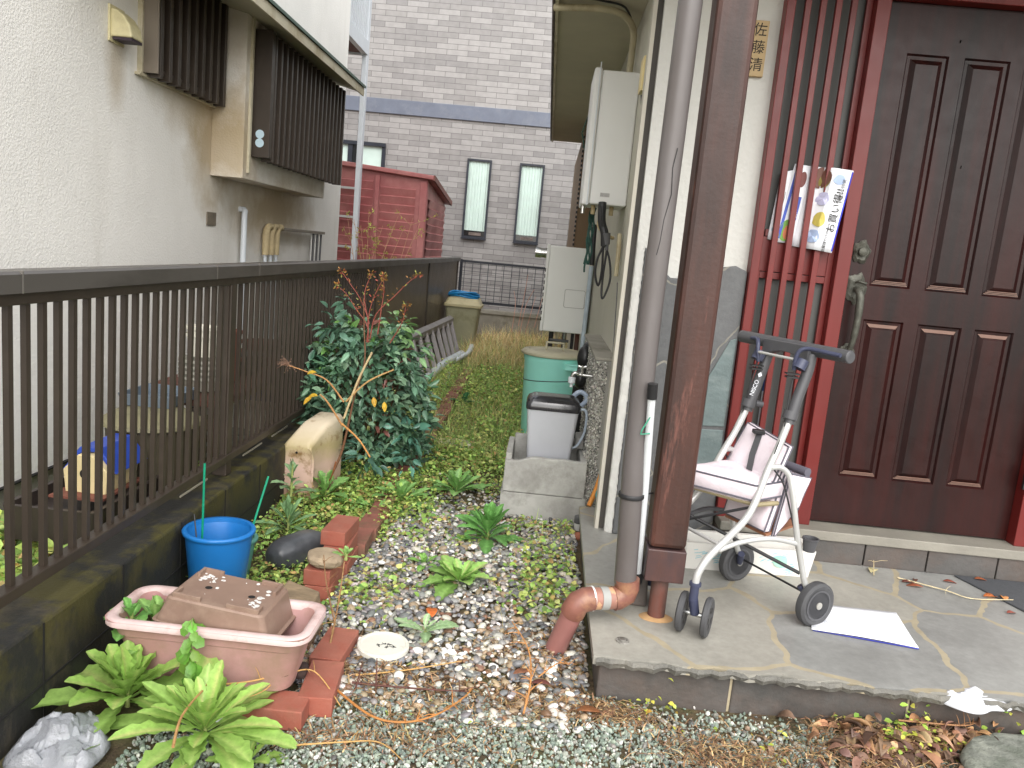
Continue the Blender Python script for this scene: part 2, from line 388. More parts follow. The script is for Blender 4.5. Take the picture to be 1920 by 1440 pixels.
M_red_shed = mat('red painted steel', (150, 84, 84), .5, .1, 3, c2=(176, 116, 112), dirt=(122, 76, 70), dlo=.58, dhi=.8)
M_shed_roof = mat('shed roof edge', (112, 66, 58), .6, .2, 6)
M_conc = mat('weathered concrete', (150, 146, 136), .85, .15, 5, bump=.5, bscale=90, dirt=(88, 86, 70))
M_block = NT('stained block wall')
s = M_block
n1 = s.noise(2.2, 8, .7, s.mapping(scale=(1, 1.6, .5)).outputs[0]); n2 = s.noise(7, 8, .7)
sp = s.n('SeparateXYZ'); s.l(s.tc.outputs['Object'], sp.inputs[0])
c0 = s.ramp(n1.outputs[0], [(.36, lin((24, 24, 23))), (.52, lin((36, 35, 32))), (.6, lin((66, 60, 47))), (.78, lin((92, 84, 68)))])
c0 = s.mix(s.ramp(n2.outputs[0], [(.5, B0), (.72, W1)]), c0, lin((30, 30, 28)))
mm = s.noise(4.2, 7, .7, s.mapping(loc=(4, 4, 4)).outputs[0]); zz = s.n('MapRange'); s.l(sp.outputs[2], zz.inputs[0]); zz.inputs[1].default_value = .1; zz.inputs[2].default_value = .3; zz.inputs[3].default_value = 0; zz.inputs[4].default_value = .75
mf = s.n('Math', operation='MULTIPLY'); s.l(s.ramp(mm.outputs[0], [(.45, B0), (.55, W1)]), mf.inputs[0]); s.l(zz.outputs[0], mf.inputs[1])
c0 = s.mix(mf.outputs[0], c0, lin((78, 72, 24)))
s.l(c0, s.p.inputs['Base Color']); s.p.inputs['Roughness'].default_value = .7; s.bump(s.noise(90, 6, .7).outputs[0], .6, .004); M_block = s.m
M_pave = crazy('crazy paving', [(146, 145, 140), (154, 151, 142), (138, 138, 135), (149, 146, 137), (142, 142, 138)], (184, 172, 146), 2.1, 'xy', .023, .4, .3, seed=1.3)
M_pedge = mat('paving edge stone', (104, 102, 96), .7, .25, 7, bump=.9, bscale=60, bdist=.008, c2=(126, 122, 112), c2lo=.5, c2hi=.7)
M_riser = mat('slate riser', (82, 80, 78), .6, .25, 4, c2=(90, 76, 68), bump=.6, bscale=30, bdist=.006, dirt=(60, 60, 58))
M_clad = crazy('slate cladding', [(98, 99, 100), (82, 84, 86), (108, 112, 111), (92, 93, 94), (96, 104, 104)], (150, 146, 136), 2.7, 'xz', .009, .55, 1.0, seed=4.1)
M_clad_b = mat('blue slate', (104, 118, 118), .5, .16, 8, stretch=(1, 1, 2.5), dirt=(130, 140, 138), bump=.7, bscale=12, bdist=.01)
M_sill = mat('grey sill stone', (132, 128, 118), .6, .15, 6, bump=.4, bscale=80, dirt=(100, 98, 90))
M_red_wood = mat('red lacquered wood', (108, 32, 29), .38, .15, 6, stretch=(1, 1, .2), dirt=(84, 26, 24), spec=.45)
M_door = mat('dark brown door', (44, 14, 12), .36, .22, 7, stretch=(3, 3, .25), c2=(26, 12, 12), dirt=(62, 30, 25), dlo=.62, dhi=.85, bump=.12, bscale=40, spec=.32)
M_door_edge = mat('pale moulding highlight', (116, 88, 76), .45, .1, 6)
M_antique = mat('antique pewter', (86, 86, 78), .5, .35, 30, metal=.4, bump=.7, bscale=70, bdist=.004, dirt=(64, 60, 50))
M_frost = mat('frosted glass', (84, 84, 82), .45, .12, 1.5, stretch=(1, 1, .3), spec=.35)
M_post = mat('weathered brown post', (72, 41, 32), .5, .3, 5, stretch=(2.5, 2.5, .35), c2=(44, 27, 22), dirt=(112, 70, 60), dscale=5, dlo=.58, dhi=.68, bump=.25, bscale=50)
M_post_shoe = mat('rusty post shoe', (84, 56, 50), .45, .3, 6, stretch=(1.5, 1.5, .6), c2=(52, 46, 52), dirt=(122, 70, 54))
M_rust = mat('rusted steel', (104, 58, 46), .65, .35, 12, c2=(82, 74, 70), bump=.4, bscale=90, stretch=(1, 1, .3))
M_dpipe = mat('grey brown downpipe', (112, 108, 108), .38, .12, 3, stretch=(1, 1, .3), c2=(92, 86, 84), dirt=(84, 72, 68), dlo=.6, dhi=.75)
M_dpipe_el = mat('stained elbow', (126, 82, 70), .42, .25, 12, c2=(152, 112, 84), c2lo=.5, c2hi=.62)
M_pinkpipe = mat('faded pink pipe', (158, 108, 102), .5, .1, 8)
M_dark = mat('black plastic', (34, 34, 36), .4, .2, 6)
M_greypl = mat('grey plastic', (92, 92, 94), .45, .12, 8)
M_alu = mat('silver tube', (196, 196, 194), .35, .06, 4, metal=.35)
M_chrome = mat('chrome', (190, 190, 188), .18, .1, 6, metal=.95)
M_boiler = mat('heater casing', (226, 226, 224), .4, .04, 2, dirt=(190, 184, 168), dlo=.6, dhi=.9)
M_beige_box = mat('beige cable cover', (226, 206, 148), .5, .06, 3)
M_beige_pipe = mat('beige conduit', (190, 180, 150), .5, .12, 6, dirt=(140, 118, 84))
M_cable = mat('black cable', (38, 38, 40), .5)
M_green_hose = mat('green hose', (22, 98, 84), .4)
M_copper_ins = mat('beige lagging', (188, 170, 132), .7, .15, 20, bump=.3)
M_gbrown = mat('ground soil', (96, 78, 58), .95, .3, 12, c2=(80, 84, 46), bump=.9, bscale=60, bdist=.02, dirt=(60, 48, 36))

# ------------------------------------------------------------------ ground: one sheet out to the horizon
def gz(x, y):
    r = 0.012 * math.sin(x * 3.1 + 1) * math.sin(y * 2.3) + .008 * math.sin(x * 9 + y * 5) + .006 * math.sin(y * 13 - x * 7)
    if x < -1.25: r += .06
    if y > 5: r += min(.05, (y - 5) * .02)
    return r
xs = np.concatenate([[-300, -60, -20, -8], np.linspace(-4, 3, 71), [6, 20, 60, 300]]); ys = np.concatenate([[-300, -40, -8, -1], np.linspace(.6, 14, 110), [20, 60, 400]])
mb = MB(); V = [(x, y, gz(x, y) if (-4 <= x <= 3 and .6 <= y <= 14) else 0.) for y in ys for x in xs]; nx = len(xs)
mb.add(V, [(j * nx + i, j * nx + i + 1, (j + 1) * nx + i + 1, (j + 1) * nx + i) for j in range(len(ys) - 1) for i in range(nx - 1)])
struct(mb.build('ground', M_gbrown, smooth=True, sharp=0))

# porch: raised crazy-paved slab (front edge y 2.335, left edge x .27)
mb = MB(); fr = []
for i in range(60):
    x = .262 + i * (3.4 - .262) / 59; fr.append((x, 2.325 + .008 * math.sin(i * 1.9) + .006 * math.sin(i * 4.7)))
poly = fr + [(3.4, 3.47), (.40, 3.47), (.40, 3.83), (.275, 3.83), (.268, 3.3), (.262, 2.8)]
mb.prism(poly, 'z', .122, .15); porch = struct(mb.build('pavement', [M_pave], loc=(0, 0, 0)))
mb = MB(); mb.prism([(x, y + .001) for x, y in fr], 'z', .1, .1) if 0 else None
# the rough broken lip of the slabs
lip = MB(); V = []
for i in range(140):
    x = .27 + i * 3.1 / 139; a = .006 * math.sin(i * 2.1) + .005 * math.sin(i * .77) + random.uniform(-.003, .003)
    V += [(x, 2.318 + a, .148 + random.uniform(-.001, .001)), (x, 2.311 + a * 1.2, .137), (x, 2.318 + a * 1.4, .121 + random.uniform(-.004, .004)), (x, 2.345, .124)]
lip.add(V, [(i * 4 + k, (i + 1) * 4 + k, (i + 1) * 4 + k + 1, i * 4 + k + 1) for i in range(139) for k in range(3)]); lip.build('slab_edge', M_pedge, porch, smooth=True, sharp=30)
rz = MB(); x = .285
for wdt in (.42, .55, .5, .6, .55, .5):
    rz.box(x, x + wdt - .008, 2.345, 2.5, -.06, .12); x += wdt
rz.box(.285, .42, 2.5, 3.8, -.06, .12); rz.build('riser_stone', M_riser, porch, bevel=.006)
rz = MB(); rz.box(.29, 3.4, 2.352, 2.6, -.06, .119); rz.build('joint_mortar', M_joint, porch)
mb = MB(); mb.lathe([(.022, .150), (.022, .1545), (.0135, .155), (.0135, .153)], .362, 2.442, 24); mb.lathe([(.0125, .153), (.0125, .1575), (.011, .158)], .362, 2.442, 20); mb.cur = 0
tag(mb.build('drain_plug', [mat('plug metal', (96, 92, 86), .5, .3, 30, c2=(176, 174, 168))], smooth=True, loc=(.362, 2.442, .15)), 'small round metal plug set in the corner of the porch paving', 'plug')

# ------------------------------------------------------------------ porch house (right)
H = thing('entrance_house', 'white plastered house with slate cladding, red lattice and dark panelled front door', 'house', (.39, 3.5, 0))
mb = MB(); mb.box(.375, .852, 3.5, 3.72, 0, 3.4); mb.box(.852, 2.24, 3.5, 3.72, 2.62, 3.4); mb.box(2.24, 4.2, 3.5, 3.72, 0, 3.4); mb.box(.6, 4.2, 6, 12, 0, 3.4)
mb.build('front_wall', M_st_white, H)
mb = MB(); mb.box(.39, .62, 3.721, 11.8, .0, 3.4); mb.build('side_wall', M_st_cream, H)
mb = MB(); mb.box(.333, .3495, 3.52, 3.60, .15, 3.3); mb.build('corner_trim', mat('corner trim grey', (190, 185, 172), .6, .08, 5), H)
mb = MB(); mb.box(.350, .3745, 3.53, 3.72, .15, 3.3); mb.build('corner_gap', mat('grey gasket', (74, 70, 66), .7), H)
mb = MB()  # rough white render return
V = []
for i in range(90):
    z = .15 + i * 1.3 / 89; V += [(.376 + random.uniform(-.003, .003), 3.494, z), (.408 + random.uniform(-.004, .004), 3.474 + random.uniform(-.002, .002), z), (.412, 3.4995, z)]
mb.add(V, [(i * 3 + k, i * 3 + k + 1, (i + 1) * 3 + k + 1, (i + 1) * 3 + k) for i in range(89) for k in range(2)]); mb.build('render_edge', M_st_white, H, smooth=True, sharp=0)
mb = MB(); mb.prism([(.409, .15), (.85, .15), (.85, 1.365), (.80, 1.385), (.73, 1.372), (.66, 1.33), (.6, 1.31), (.53, 1.31), (.48, 1.35), (.409, 1.43)], 'y', 3.468, 3.4995)
mb.build('stone_cladding', M_clad, H, bevel=.006)
mb = MB(); mb.prism([(.744, .685), (.838, .69), (.842, 1.08), (.815, 1.069), (.773, .972), (.744, .906)], 'y', 3.462, 3.4675); mb.prism([(.729, .50), (.843, .50), (.838, .675), (.741, .67)], 'y', 3.462, 3.4675)
mb.build('slate_slab', M_clad_b, H, bevel=.004)
# sill and step
mb = MB(); mb.box(.86, 2.32, 3.375, 3.62, .25, .292); mb.build('door_sill', M_sill, H, bevel=.004)
mb = MB(); x = .86
for wdt in (.3, .34, .27, .3, .25): mb.box(x, x + wdt - .006, 3.385, 3.5, .15, .2495); x += wdt
mb.box(2.3, 2.32, 3.375, 3.62, .15, .2495); mb.build('step_riser', M_riser, H, bevel=.003)
# entrance frame
mb = MB(); FY = 3.44
mb.box(.852, .888, FY, 3.62, .292, 2.62); mb.box(1.205, 1.262, FY, 3.62, .292, 2.62); mb.box(2.152, 2.238, FY, 3.62, .292, 2.62)
mb.box(.888, 1.205, FY + .004, 3.6, 2.52, 2.615); mb.box(1.262, 2.152, FY + .004, 3.6, 2.495, 2.615)
mb.box(.888, 1.205, FY + .012, 3.6, .292, .36); frame = mb.build('door_frame', M_red_wood, H, bevel=.003)
# lattice
LT = MB(); LT.box(.888, 1.205, 3.485, 3.5, .36, .50); LT.box(.888, 1.205, 3.49, 3.505, 1.375, 1.52)
LT.box(.888, .905, 3.486, 3.505, .5, 1.375); LT.box(1.18, 1.205, 3.486, 3.505, .5, 2.52); LT.box(.905, 1.18, 3.4865, 3.505, 1.345, 1.372); LT.box(.905, 1.18, 3.4867, 3.505, 1.522, 1.55)
lat = LT.build('lattice_panel', M_red_wood, H, bevel=.0015)
for i in range(4):
    x = .939 + i * .0605; b = MB(); b.box(x - .012, x + .012, 3.448, 3.47, .36, 2.525); b.build('slat', M_red_wood, lat, bevel=.002)
mb = MB(); mb.box(.889, 1.204, 3.515, 3.522, .36, 2.52); mb.build('frosted_pane', M_frost, H)
# door slab with raised panels
def panel_door():
    mb = MB(); x0, x1, z0, z1, yf = 1.264, 2.150, .300, 2.492, 3.500
    mb.box(x0, x1, yf + .012, yf + .05, z0, z1)
    cols_ = [(1.375, 1.545), (1.608, 1.792), (1.848, 2.012)]; rows = [(.515, 1.212), (1.355, 2.30)]
    xc = [x0] + [q for c_ in cols_ for q in c_] + [x1]; zc = [z0] + [q for r_ in rows for q in r_] + [z1]
    for i in range(len(xc) - 1):
        for j in range(len(zc) - 1):
            if i % 2 == 1 and j % 2 == 1: continue
            mb.add([(xc[i], yf, zc[j]), (xc[i + 1], yf, zc[j]), (xc[i + 1], yf, zc[j + 1]), (xc[i], yf, zc[j + 1])], [(0, 1, 2, 3)])
    mb.add([(x0, yf, z0), (x0, yf + .02, z0), (x0, yf + .02, z1), (x0, yf, z1), (x1, yf, z0), (x1, yf + .02, z0), (x1, yf + .02, z1), (x1, yf, z1)], [(0, 3, 2, 1), (4, 5, 6, 7)])
    pb = MB()
    for (a, b) in cols_:
        for (c_, d) in rows:
            seq = [(0, 0.0), (.007, .010), (.020, .011), (.040, -.003)] if True else 0
            rl = [[(a + o, yf + dy, c_ + o), (b - o, yf + dy, c_ + o), (b - o, yf + dy, d - o), (a + o, yf + dy, d - o)] for o, dy in seq]
            (mb).rings(rl, cap0=False, cap1=True)
    return mb
door = panel_door().build('door', M_door, H, bevel=0)
# pale wood-toned strips that paint highlights onto the door mouldings
for (a, b) in [(1.375, 1.545), (1.608, 1.792), (1.848, 2.012)]:
    for z, t in ((1.3675, 0), (.5275, 0)):
        mb = MB()
        for k in range(3): mb.box(a + .010 + k * .005, b - .010 - k * .005, 3.5062 - .0035 * k, 3.5085 - .0035 * k, z + k * .006 - .003, z + k * .006 + .0005)
        mb.build('moulding_highlight', M_door_edge, door)
    mb = MB()
    mb.add([(a + .030, 3.4995, 1.180), (b - .030, 3.4995, 1.180), (b - .018, 3.5085, 1.194), (a + .018, 3.5085, 1.194)], [(0, 1, 2, 3)])
    mb.build('moulding_highlight', M_door_edge, door)
mb = MB()  # lock rosette
def rosette_plate(mb, cx, cz, rx, rz_, y, seed):
    n = 40; pr = []
    for k in range(n):
        a = 2 * math.pi * k / n; q = 1 + .10 * math.sin(5 * a + seed) + .05 * math.sin(11 * a); pr.append((cx + rx * q * math.cos(a), cz + rz_ * q * math.sin(a)))
    rl = [[(x, y, z) for x, z in pr], [(x, y - .006, z) for x, z in pr], [(cx + (x - cx) * .72, y - .014, cz + (z - cz) * .72) for x, z in pr], [(cx + (x - cx) * .45, y - .011, cz + (z - cz) * .45) for x, z in pr]]
    mb.rings(rl)
rosette_plate(mb, 1.318, 1.492, .036, .048, 3.5, 1); mb.lathe([(.018, 0), (.018, .018), (.013, .021)], 0, 0, 20, ax=lambda v: (1.318 + v.x, 3.489 - v.z, 1.492 + v.y))
mb.build('lock', M_antique, door, smooth=True)
mb = MB(); rosette_plate(mb, 1.318, 1.338, .044, .064, 3.5, 2); rosette_plate(mb, 1.322, 1.06, .032, .040, 3.5, 0)
mb.tube(smoothpath([(1.316, 3.492, 1.335), (1.318, 3.458, 1.330), (1.323, 3.440, 1.30), (1.325, 3.436, 1.22), (1.325, 3.446, 1.13), (1.322, 3.468, 1.07), (1.322, 3.492, 1.05)], 6), [.012] * 6 + [.016] * 6 + [.016] * 6 + [.014] * 6 + [.012] * 6 + [.012] * 7, 12)
mb.tube([(1.31, 3.478, 1.365), (1.318, 3.462, 1.368), (1.345, 3.45, 1.36)], [.006, .006, .008], 8); mb.build('handle', M_antique, door, smooth=True)
mb = MB(); mb.lathe([(.007, 0), (.007, .006), (.004, .008)], 0, 0, 14, ax=lambda v: (1.667, 3.5 - v.z, 1.872 + v.y)); mb.lathe([(.006, 0), (.006, .006), (.004, .008)], 0, 0, 14, ax=lambda v: (1.578, 3.5 - v.z, 2.36 + v.y)); mb.build('peephole', M_antique, door, smooth=True)
mb = MB(); mb.box(2.14, 2.156, 3.436, 3.45, .55, .64); mb.build('hinge', M_dark, door)
# name plate
mb = MB(); mb.box(.735, .803, 3.478, 3.4995, 2.155, 2.372); npl = mb.build('name_plate', mat('name plate wood', (186, 160, 118), .6, .15, 5, stretch=(3, 1, .4)), H, bevel=.002)
M_ink = mat('ink', (28, 26, 24), .7)
for i, ch in enumerate('佐藤清'):
    text_mesh(ch, .056, Matrix.Translation((.769, 3.4775, 2.333 - i * .068)) @ Matrix.Rotation(R_(90), 4, 'X'), M_ink, 'lettering', npl)
# porch roof and long eave
mb = MB(); mb.box(-.2, 4.2, 2.5, 3.4995, 2.74, 2.80); mb.box(-.072, .3895, 3.4999, 9.9, 2.70, 2.76); mb.build('soffit', M_soffit, H)
mb = MB(); mb.box(-.092, -.073, 3.4, 9.9, 2.685, 2.86); mb.build('eave_fascia', M_trim_cream, H)
mb = MB(); mb.box(-.112, -.093, 3.3, 9.95, 2.70, 2.86); mb.box(-.2, 4.2, 2.44, 2.5, 2.72, 2.86); mb.build('gutter', M_brown_al, H, bevel=.01)
mb = MB(); mb.add([(-.2, 2.4, 2.88), (4.2, 2.4, 2.88), (4.2, 6, 3.9), (-.2, 6, 3.9), (-.2, 9.95, 3.9), (4.2, 9.95, 3.9)], [(0, 1, 2, 3), (3, 2, 5, 4)]); mb.build('roof', mat('roof tile', (70, 72, 76), .6), H, solid=.05)
mb = MB(); mb.box(.25, .3895, 8.3, 11.6, .9, 2.62)
mb.cur = 1
for i in range(36): mb.box(.236, .252, 8.27, 8.30, .92 + i * .046, .944 + i * .046)
mb.build('shutter_box', [mat('brown shutter', (120, 96, 70), .6, .12, 5, stretch=(1, 1, .2)), M_cable], H)
# post of the porch
P = thing('porch_post', 'peeling brown square timber post on a rusted steel foot at the porch edge', 'post', (.5, 2.66, .15))
def PP(z): return -.03 * 0
mb = MB(); mb.box(.436, .562, 2.60, 2.72, .418, 2.74); mb.build('shaft', M_post, P, bevel=.016)
mb = MB(); mb.box(.433, .565, 2.597, 2.723, .30, .414); mb.build('shoe', M_post_shoe, P, bevel=.004)
mb = MB(); mb.lathe([(.030, .15), (.030, .30)], .497, 2.65, 24); mb.build('steel_foot', M_rust, P, smooth=True)
mb = MB(); mb.lathe([(.06, .1505), (.045, .1575), (.032, .159)], .497, 2.645, 24, sy=.7); mb.build('mortar_collar', mat('orange mortar', (176, 140, 98), .85, .25, 14), P, smooth=True)
# dark stone block and black base behind the pipe foot
mb = MB(); mb.hexa([(.395, 2.72, .15), (.475, 2.72, .15), (.475, 2.86, .15), (.395, 2.86, .15)], [(.405, 2.73, .262), (.47, 2.73, .255), (.47, 2.85, .26), (.4, 2.85, .262)])
tag(mb.build('stone_block', M_riser, bevel=.008, loc=(.43, 2.79, .15)), 'dark rough stone block standing behind the foot of the brown post', 'stone')
# downpipe
D = thing('downpipe', 'grey brown drainpipe beside the porch post with stained pink elbows running into the pebbles', 'drainpipe', (.37, 2.55, .2))
mb = MB(); mb.tube([(.370, 2.60, .285), (.352, 2.605, .7), (.348, 2.61, 1.2), (.355, 2.615, 2.0), (.362, 2.62, 2.74)], [.0375] * 5, 28); mb.build('pipe', M_dpipe, D, smooth=True)
mb = MB(); mb.tube([(.375, 2.60, .30), (.378, 2.60, .27), (.372, 2.598, .245), (.350, 2.59, .232), (.335, 2.585, .230)], [.043, .043, .042, .041, .041], 24); mb.tube([(.262, 2.56, .232), (.238, 2.552, .230), (.215, 2.547, .218), (.205, 2.545, .198), (.200, 2.552, .182)], [.041, .041, .042, .042, .043], 24); mb.build('elbow', M_dpipe_el, D, smooth=True)
mb = MB(); mb.tube([(.338, 2.586, .231), (.26, 2.56, .232)], .037, 24); mb.build('joint_sleeve', mat('banded sleeve', (150, 108, 94), .45, .2, 20, c2=(190, 150, 116), c2lo=.5, c2hi=.55), D, smooth=True)
mb = MB(); mb.tube([(.312, 2.578, .2315), (.286, 2.569, .2318)], .0395, 24); mb.build('tape_band', mat('grey tape', (156, 156, 152), .6), D, smooth=True)
mb = MB(); mb.tube([(.262, 2.562, .232), (.256, 2.56, .232)], .0425, 24); mb.build('sealant_ring', M_boiler, D, smooth=True)
mb = MB(); mb.tube([(.203, 2.542, .195), (.160, 2.60, .02), (.150, 2.613, -.03)], .036, 24); mb.build('outlet_pipe', M_pinkpipe, D, smooth=True)
mb = MB()
mb.lathe([(.042, .585), (.0435, .587), (.0435, .598), (.042, .60)], .356, 2.604, 24); mb.tube([(.39, 2.62, .592), (.45, 2.67, .592)], .003, 8); mb.build('pipe_bracket', M_cable, D, smooth=True)
mb = MB(); mb.tube([(.354 + dx, 2.5745, z) for dx, z in ((.012, 1.72), (.004, 1.66), (.010, 1.58), (-.004, 1.5), (-.008, 1.43), (-.014, 1.39))], .0012, 5); mb.build('crack', M_cable, D)
# pole with black cap leaning by the post
Q = thing('white_pole', 'white plastic pole with a black cap leaning between drainpipe and brown post', 'pole', (.43, 2.74, .2))
mb = MB(); mb.tube([(.3755, 2.546, .945), (.396, 2.60, .651), (.4205, 2.67, .27)], [.0125, .0135, .0135], 18); mb.build('shaft', mat('milky plastic', (204, 208, 210), .45, .06, 8), Q, smooth=True)
mb = MB(); mb.tube([(.3735, 2.542, .985), (.3765, 2.548, .935)], .0165, 18); mb.build('cap', M_dark, Q, smooth=True); mb = MB(); mb.tube([(.4185, 2.664, .30), (.421, 2.67, .262)], .018, 18); mb.build('cap', M_dark, Q, smooth=True)
mb = MB(); mb.tube([(.381, 2.548, .88), (.358, 2.55, .83), (.355, 2.55, .815), (.385, 2.552, .82)], .0025, 6); mb.build('string', mat('green string', (60, 150, 120), .6), Q)
mb = MB(); mb.tube(smoothpath([(.40, 2.66, .262), (.43, 2.69, .272), (.455, 2.74, .265), (.43, 2.78, .275), (.40, 2.74, .285), (.42, 2.70, .29)], 5), .010, 10)
mb.box(.405, .45, 2.725, 2.77, .262, .33); tag(mb.build('black_hose', M_dark, smooth=True, loc=(.43, 2.74, .26)), 'short black hose coiled on the dark stone block behind the drainpipe', 'hose')
#PART3
# ------------------------------------------------------------------ neighbour house (left), wall plane x = -2.2
N = thing('neighbour_house', 'pale stucco neighbour house with grilled windows and a boxed bay behind the brown fence', 'house', (-2.2, 5, 0))
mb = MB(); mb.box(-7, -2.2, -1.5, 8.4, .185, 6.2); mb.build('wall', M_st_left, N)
mb = MB(); mb.box(-6.9, -2.215, -1.4, 8.36, -.1, .1845); mb.build('plinth', M_st_base, N)
mb = MB(); mb.box(-2.215, -2.185, -1.4, 8.4, .176, .1835); mb.build('drip_edge', M_slot, N)
# bay box
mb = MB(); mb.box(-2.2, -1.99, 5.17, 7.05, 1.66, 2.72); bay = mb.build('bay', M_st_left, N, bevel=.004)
mb = MB(); mb.box(-2.0, -1.975, 5.235, 5.262, 1.70, 2.68); mb.build('bay_corner_trim', M_trim_cream, bay)
# canopy over both windows
mb = MB(); mb.hexa([(-2.2, 3.4, 2.70), (-1.755, 3.4, 2.60), (-1.755, 7.26, 2.60), (-2.2, 7.26, 2.70)], [(-2.2, 3.4, 2.78), (-1.755, 3.4, 2.64), (-1.755, 7.26, 2.64), (-2.2, 7.26, 2.78)])
can = mb.build('canopy', M_soffit, N)
mb = MB(); mb.box(-1.7545, -1.742, 3.4, 7.262, 2.575, 2.64); mb.build('fascia', M_trim_cream, can)
mb = MB(); mb.hexa([(-2.2, 3.39, 2.782), (-1.73, 3.39, 2.642), (-1.73, 7.28, 2.642), (-2.2, 7.28, 2.782)], [(-2.2, 3.39, 2.80), (-1.73, 3.39, 2.662), (-1.73, 7.28, 2.662), (-2.2, 7.28, 2.80)]); mb.build('roof_sheet', M_green_cu, can)
M_dots = M_brown_al
def grille(y0, y1, z0, z1, xb, dep, nb, side=.05, wid=.026):
    g = MB(); g.box(xb + .002, xb + .01, y0 + .02, y1 - .02, z0 + .03, z1); w_ = g.build('window', M_dark_glass, N)
    g = MB(); g.box(xb, xb + dep, y0, y0 + side, z0, z1); g.box(xb, xb + dep * .8, y1 - .02, y1, z0, z1); g.box(xb, xb + dep * .75, y0 + side, y1 - .021, z0 + .005, z0 + .03); g.box(xb, xb + dep * .75, y0 + side, y1 - .021, z1 - .03, z1 - .005)
    fr_ = g.build('grille_frame', M_brown_al, w_, bevel=.002)
    for i in range(nb):
        y = y0 + side + .03 + (y1 - y0 - side - .05) * i / (nb - 1); g = MB()
        g.box(xb + dep * .35, xb + dep, y - wid / 2, y + wid / 2, z0 - .02, z1 - .012); g.build('grille_bar', M_brown_al, w_, bevel=.002)
    return w_
w1 = grille(4.27, 5.14, 2.10, 2.72, -2.2, .10, 9, side=.0, wid=.035)
mb = MB(); mb.box(-2.2, -2.10, 4.255, 4.2695, 2.095, 2.72); mb.build('side_panel', mat('taupe window panel', (124, 114, 102), .5, .06, 4), w1, bevel=.002)
mb = MB(); mb.box(-2.2, -2.175, 4.235, 4.2545, 2.09, 2.72); mb.box(-2.2, -2.17, 4.21, 5.16, 2.075, 2.09); mb.build('window_surround', M_trim_cream, w1, bevel=.002)
w2 = grille(5.30, 7.16, 1.81, 2.60, -1.989, .115, 17, side=.06, wid=.03)
mb = MB()
for z in (1.955, 1.90):
    mb.lathe([(.028, 0), (.028, .002)], 0, 0, 24, ax=lambda v, z=z: (-1.935 + v.x, 5.2995 - v.z, z + v.y))
mb.build('round_sticker', mat('pale blue sticker', (186, 210, 222), .5, .03), w2)
# vent hood
mb = MB(); V = []
prof = [(0, .11), (.035, .105), (.07, .08), (.10, .035), (.112, -.02)]
rl = [[(-2.2 + px, 3.97, 2.22 + pz) for px, pz in prof] + [(-2.2, 3.97, 2.2)], [(-2.2 + px, 4.08, 2.22 + pz) for px, pz in prof] + [(-2.2, 4.08, 2.2)]]
mb.rings(rl); hood = mb.build('vent_hood', mat('cream vent', (212, 202, 160), .5, .06, 4, dirt=(170, 158, 118)), N, bevel=.008)
mb = MB(); mb.box(-2.2, -2.19, 3.955, 4.095, 2.175, 2.345); mb.build('vent_flange', MATS['cream vent'], hood, bevel=.004)
mb = MB(); mb.box(-2.185, -2.092, 3.975, 4.075, 2.187, 2.199); mb.build('vent_mouth', mat('vent shadow mesh', (52, 38, 50), .6), hood)
mb = MB(); mb.box(-2.2, -2.192, 5.13, 5.27, 1.345, 1.43); mb.build('cover_plate', mat('grey cover plate', (120, 110, 96), .5, .2, 20), N, bevel=.002)
# white pvc pipe
mb = MB(); mb.tube([(-2.2, 5.68, 1.475), (-2.165, 5.68, 1.475), (-2.15, 5.66, 1.465), (-2.15, 5.65, 1.44), (-2.15, 5.65, 1.0), (-2.15, 5.65, .6)], .020, 14); mb.tube([(-2.15, 5.65, 1.06), (-2.15, 5.75, 1.05)], .025, 12); mb.build('white_pipe', M_white_pnt, N, smooth=True)
# three lagged pipes elbows and run
for i in range(3):
    y = 6.10 + i * .12; g = MB()
    g.tube(smoothpath([(-2.15, y, 1.16), (-2.15, y, 1.30), (-2.15, y + .012, 1.345), (-2.15, y + .05, 1.372), (-2.15, y + .10, 1.375)], 4), .026, 12)
    c_ = g.build('lagged_elbow', M_copper_ins, N, smooth=True)
    g = MB(); g.tube([(-2.15, y, 1.18), (-2.15, y, .4)], .014, 10); g.build('riser_pipe', M_white_pnt, c_, smooth=True)
mb = MB(); mb.box(-2.17, -2.12, 6.45, 7.62, 1.352, 1.376); mb.build('pipe_cover', mat('grey trunking', (132, 124, 112), .5, .15, 10), N, bevel=.004)
for i in range(6):
    g = MB(); g.tube([(-2.155 + .002 * i, 7.30 + i * .055, 1.35), (-2.155, 7.30 + i * .055, .5)], .009, 8); g.build('small_pipe', M_greypl if i % 2 else M_alu, N, smooth=True)
# balcony at the far corner
mb = MB(); mb.box(-2.44, -2.375, 8.6, 10.03, 3.50, 3.66); mb.box(-2.9, -2.441, 9.97, 10.03, 3.5, 3.66); bal = mb.build('balcony_beam', M_white_pnt, N, bevel=.005)
mb = MB(); mb.box(-3.2, -2.445, 8.45, 9.96, 3.52, 3.56); mb.build('balcony_floor', mat('rusty deck', (96, 70, 62), .7, .3, 5), bal)
for i in range(14):
    g = MB(); g.box(-2.425, -2.395, 8.65 + i * .1, 8.685 + i * .1, 3.66, 4.6); g.build('baluster', M_white_pnt, bal)
mb = MB(); mb.box(-2.44, -2.38, 9.96, 10.06, 0, 4.7); mb.build('balcony_post', M_white_pnt, N, bevel=.006)
mb = MB(); mb.add([(-7.3, -2, 6.2), (-1.7, -2, 6.2), (-1.7, 8.9, 6.2), (-7.3, 8.9, 6.2), (-7.3, 3.5, 8), (-1.7, 3.5, 6.3)], [(0, 1, 2, 3)]); mb.build('roof', MATS['roof tile'], N, solid=.15)

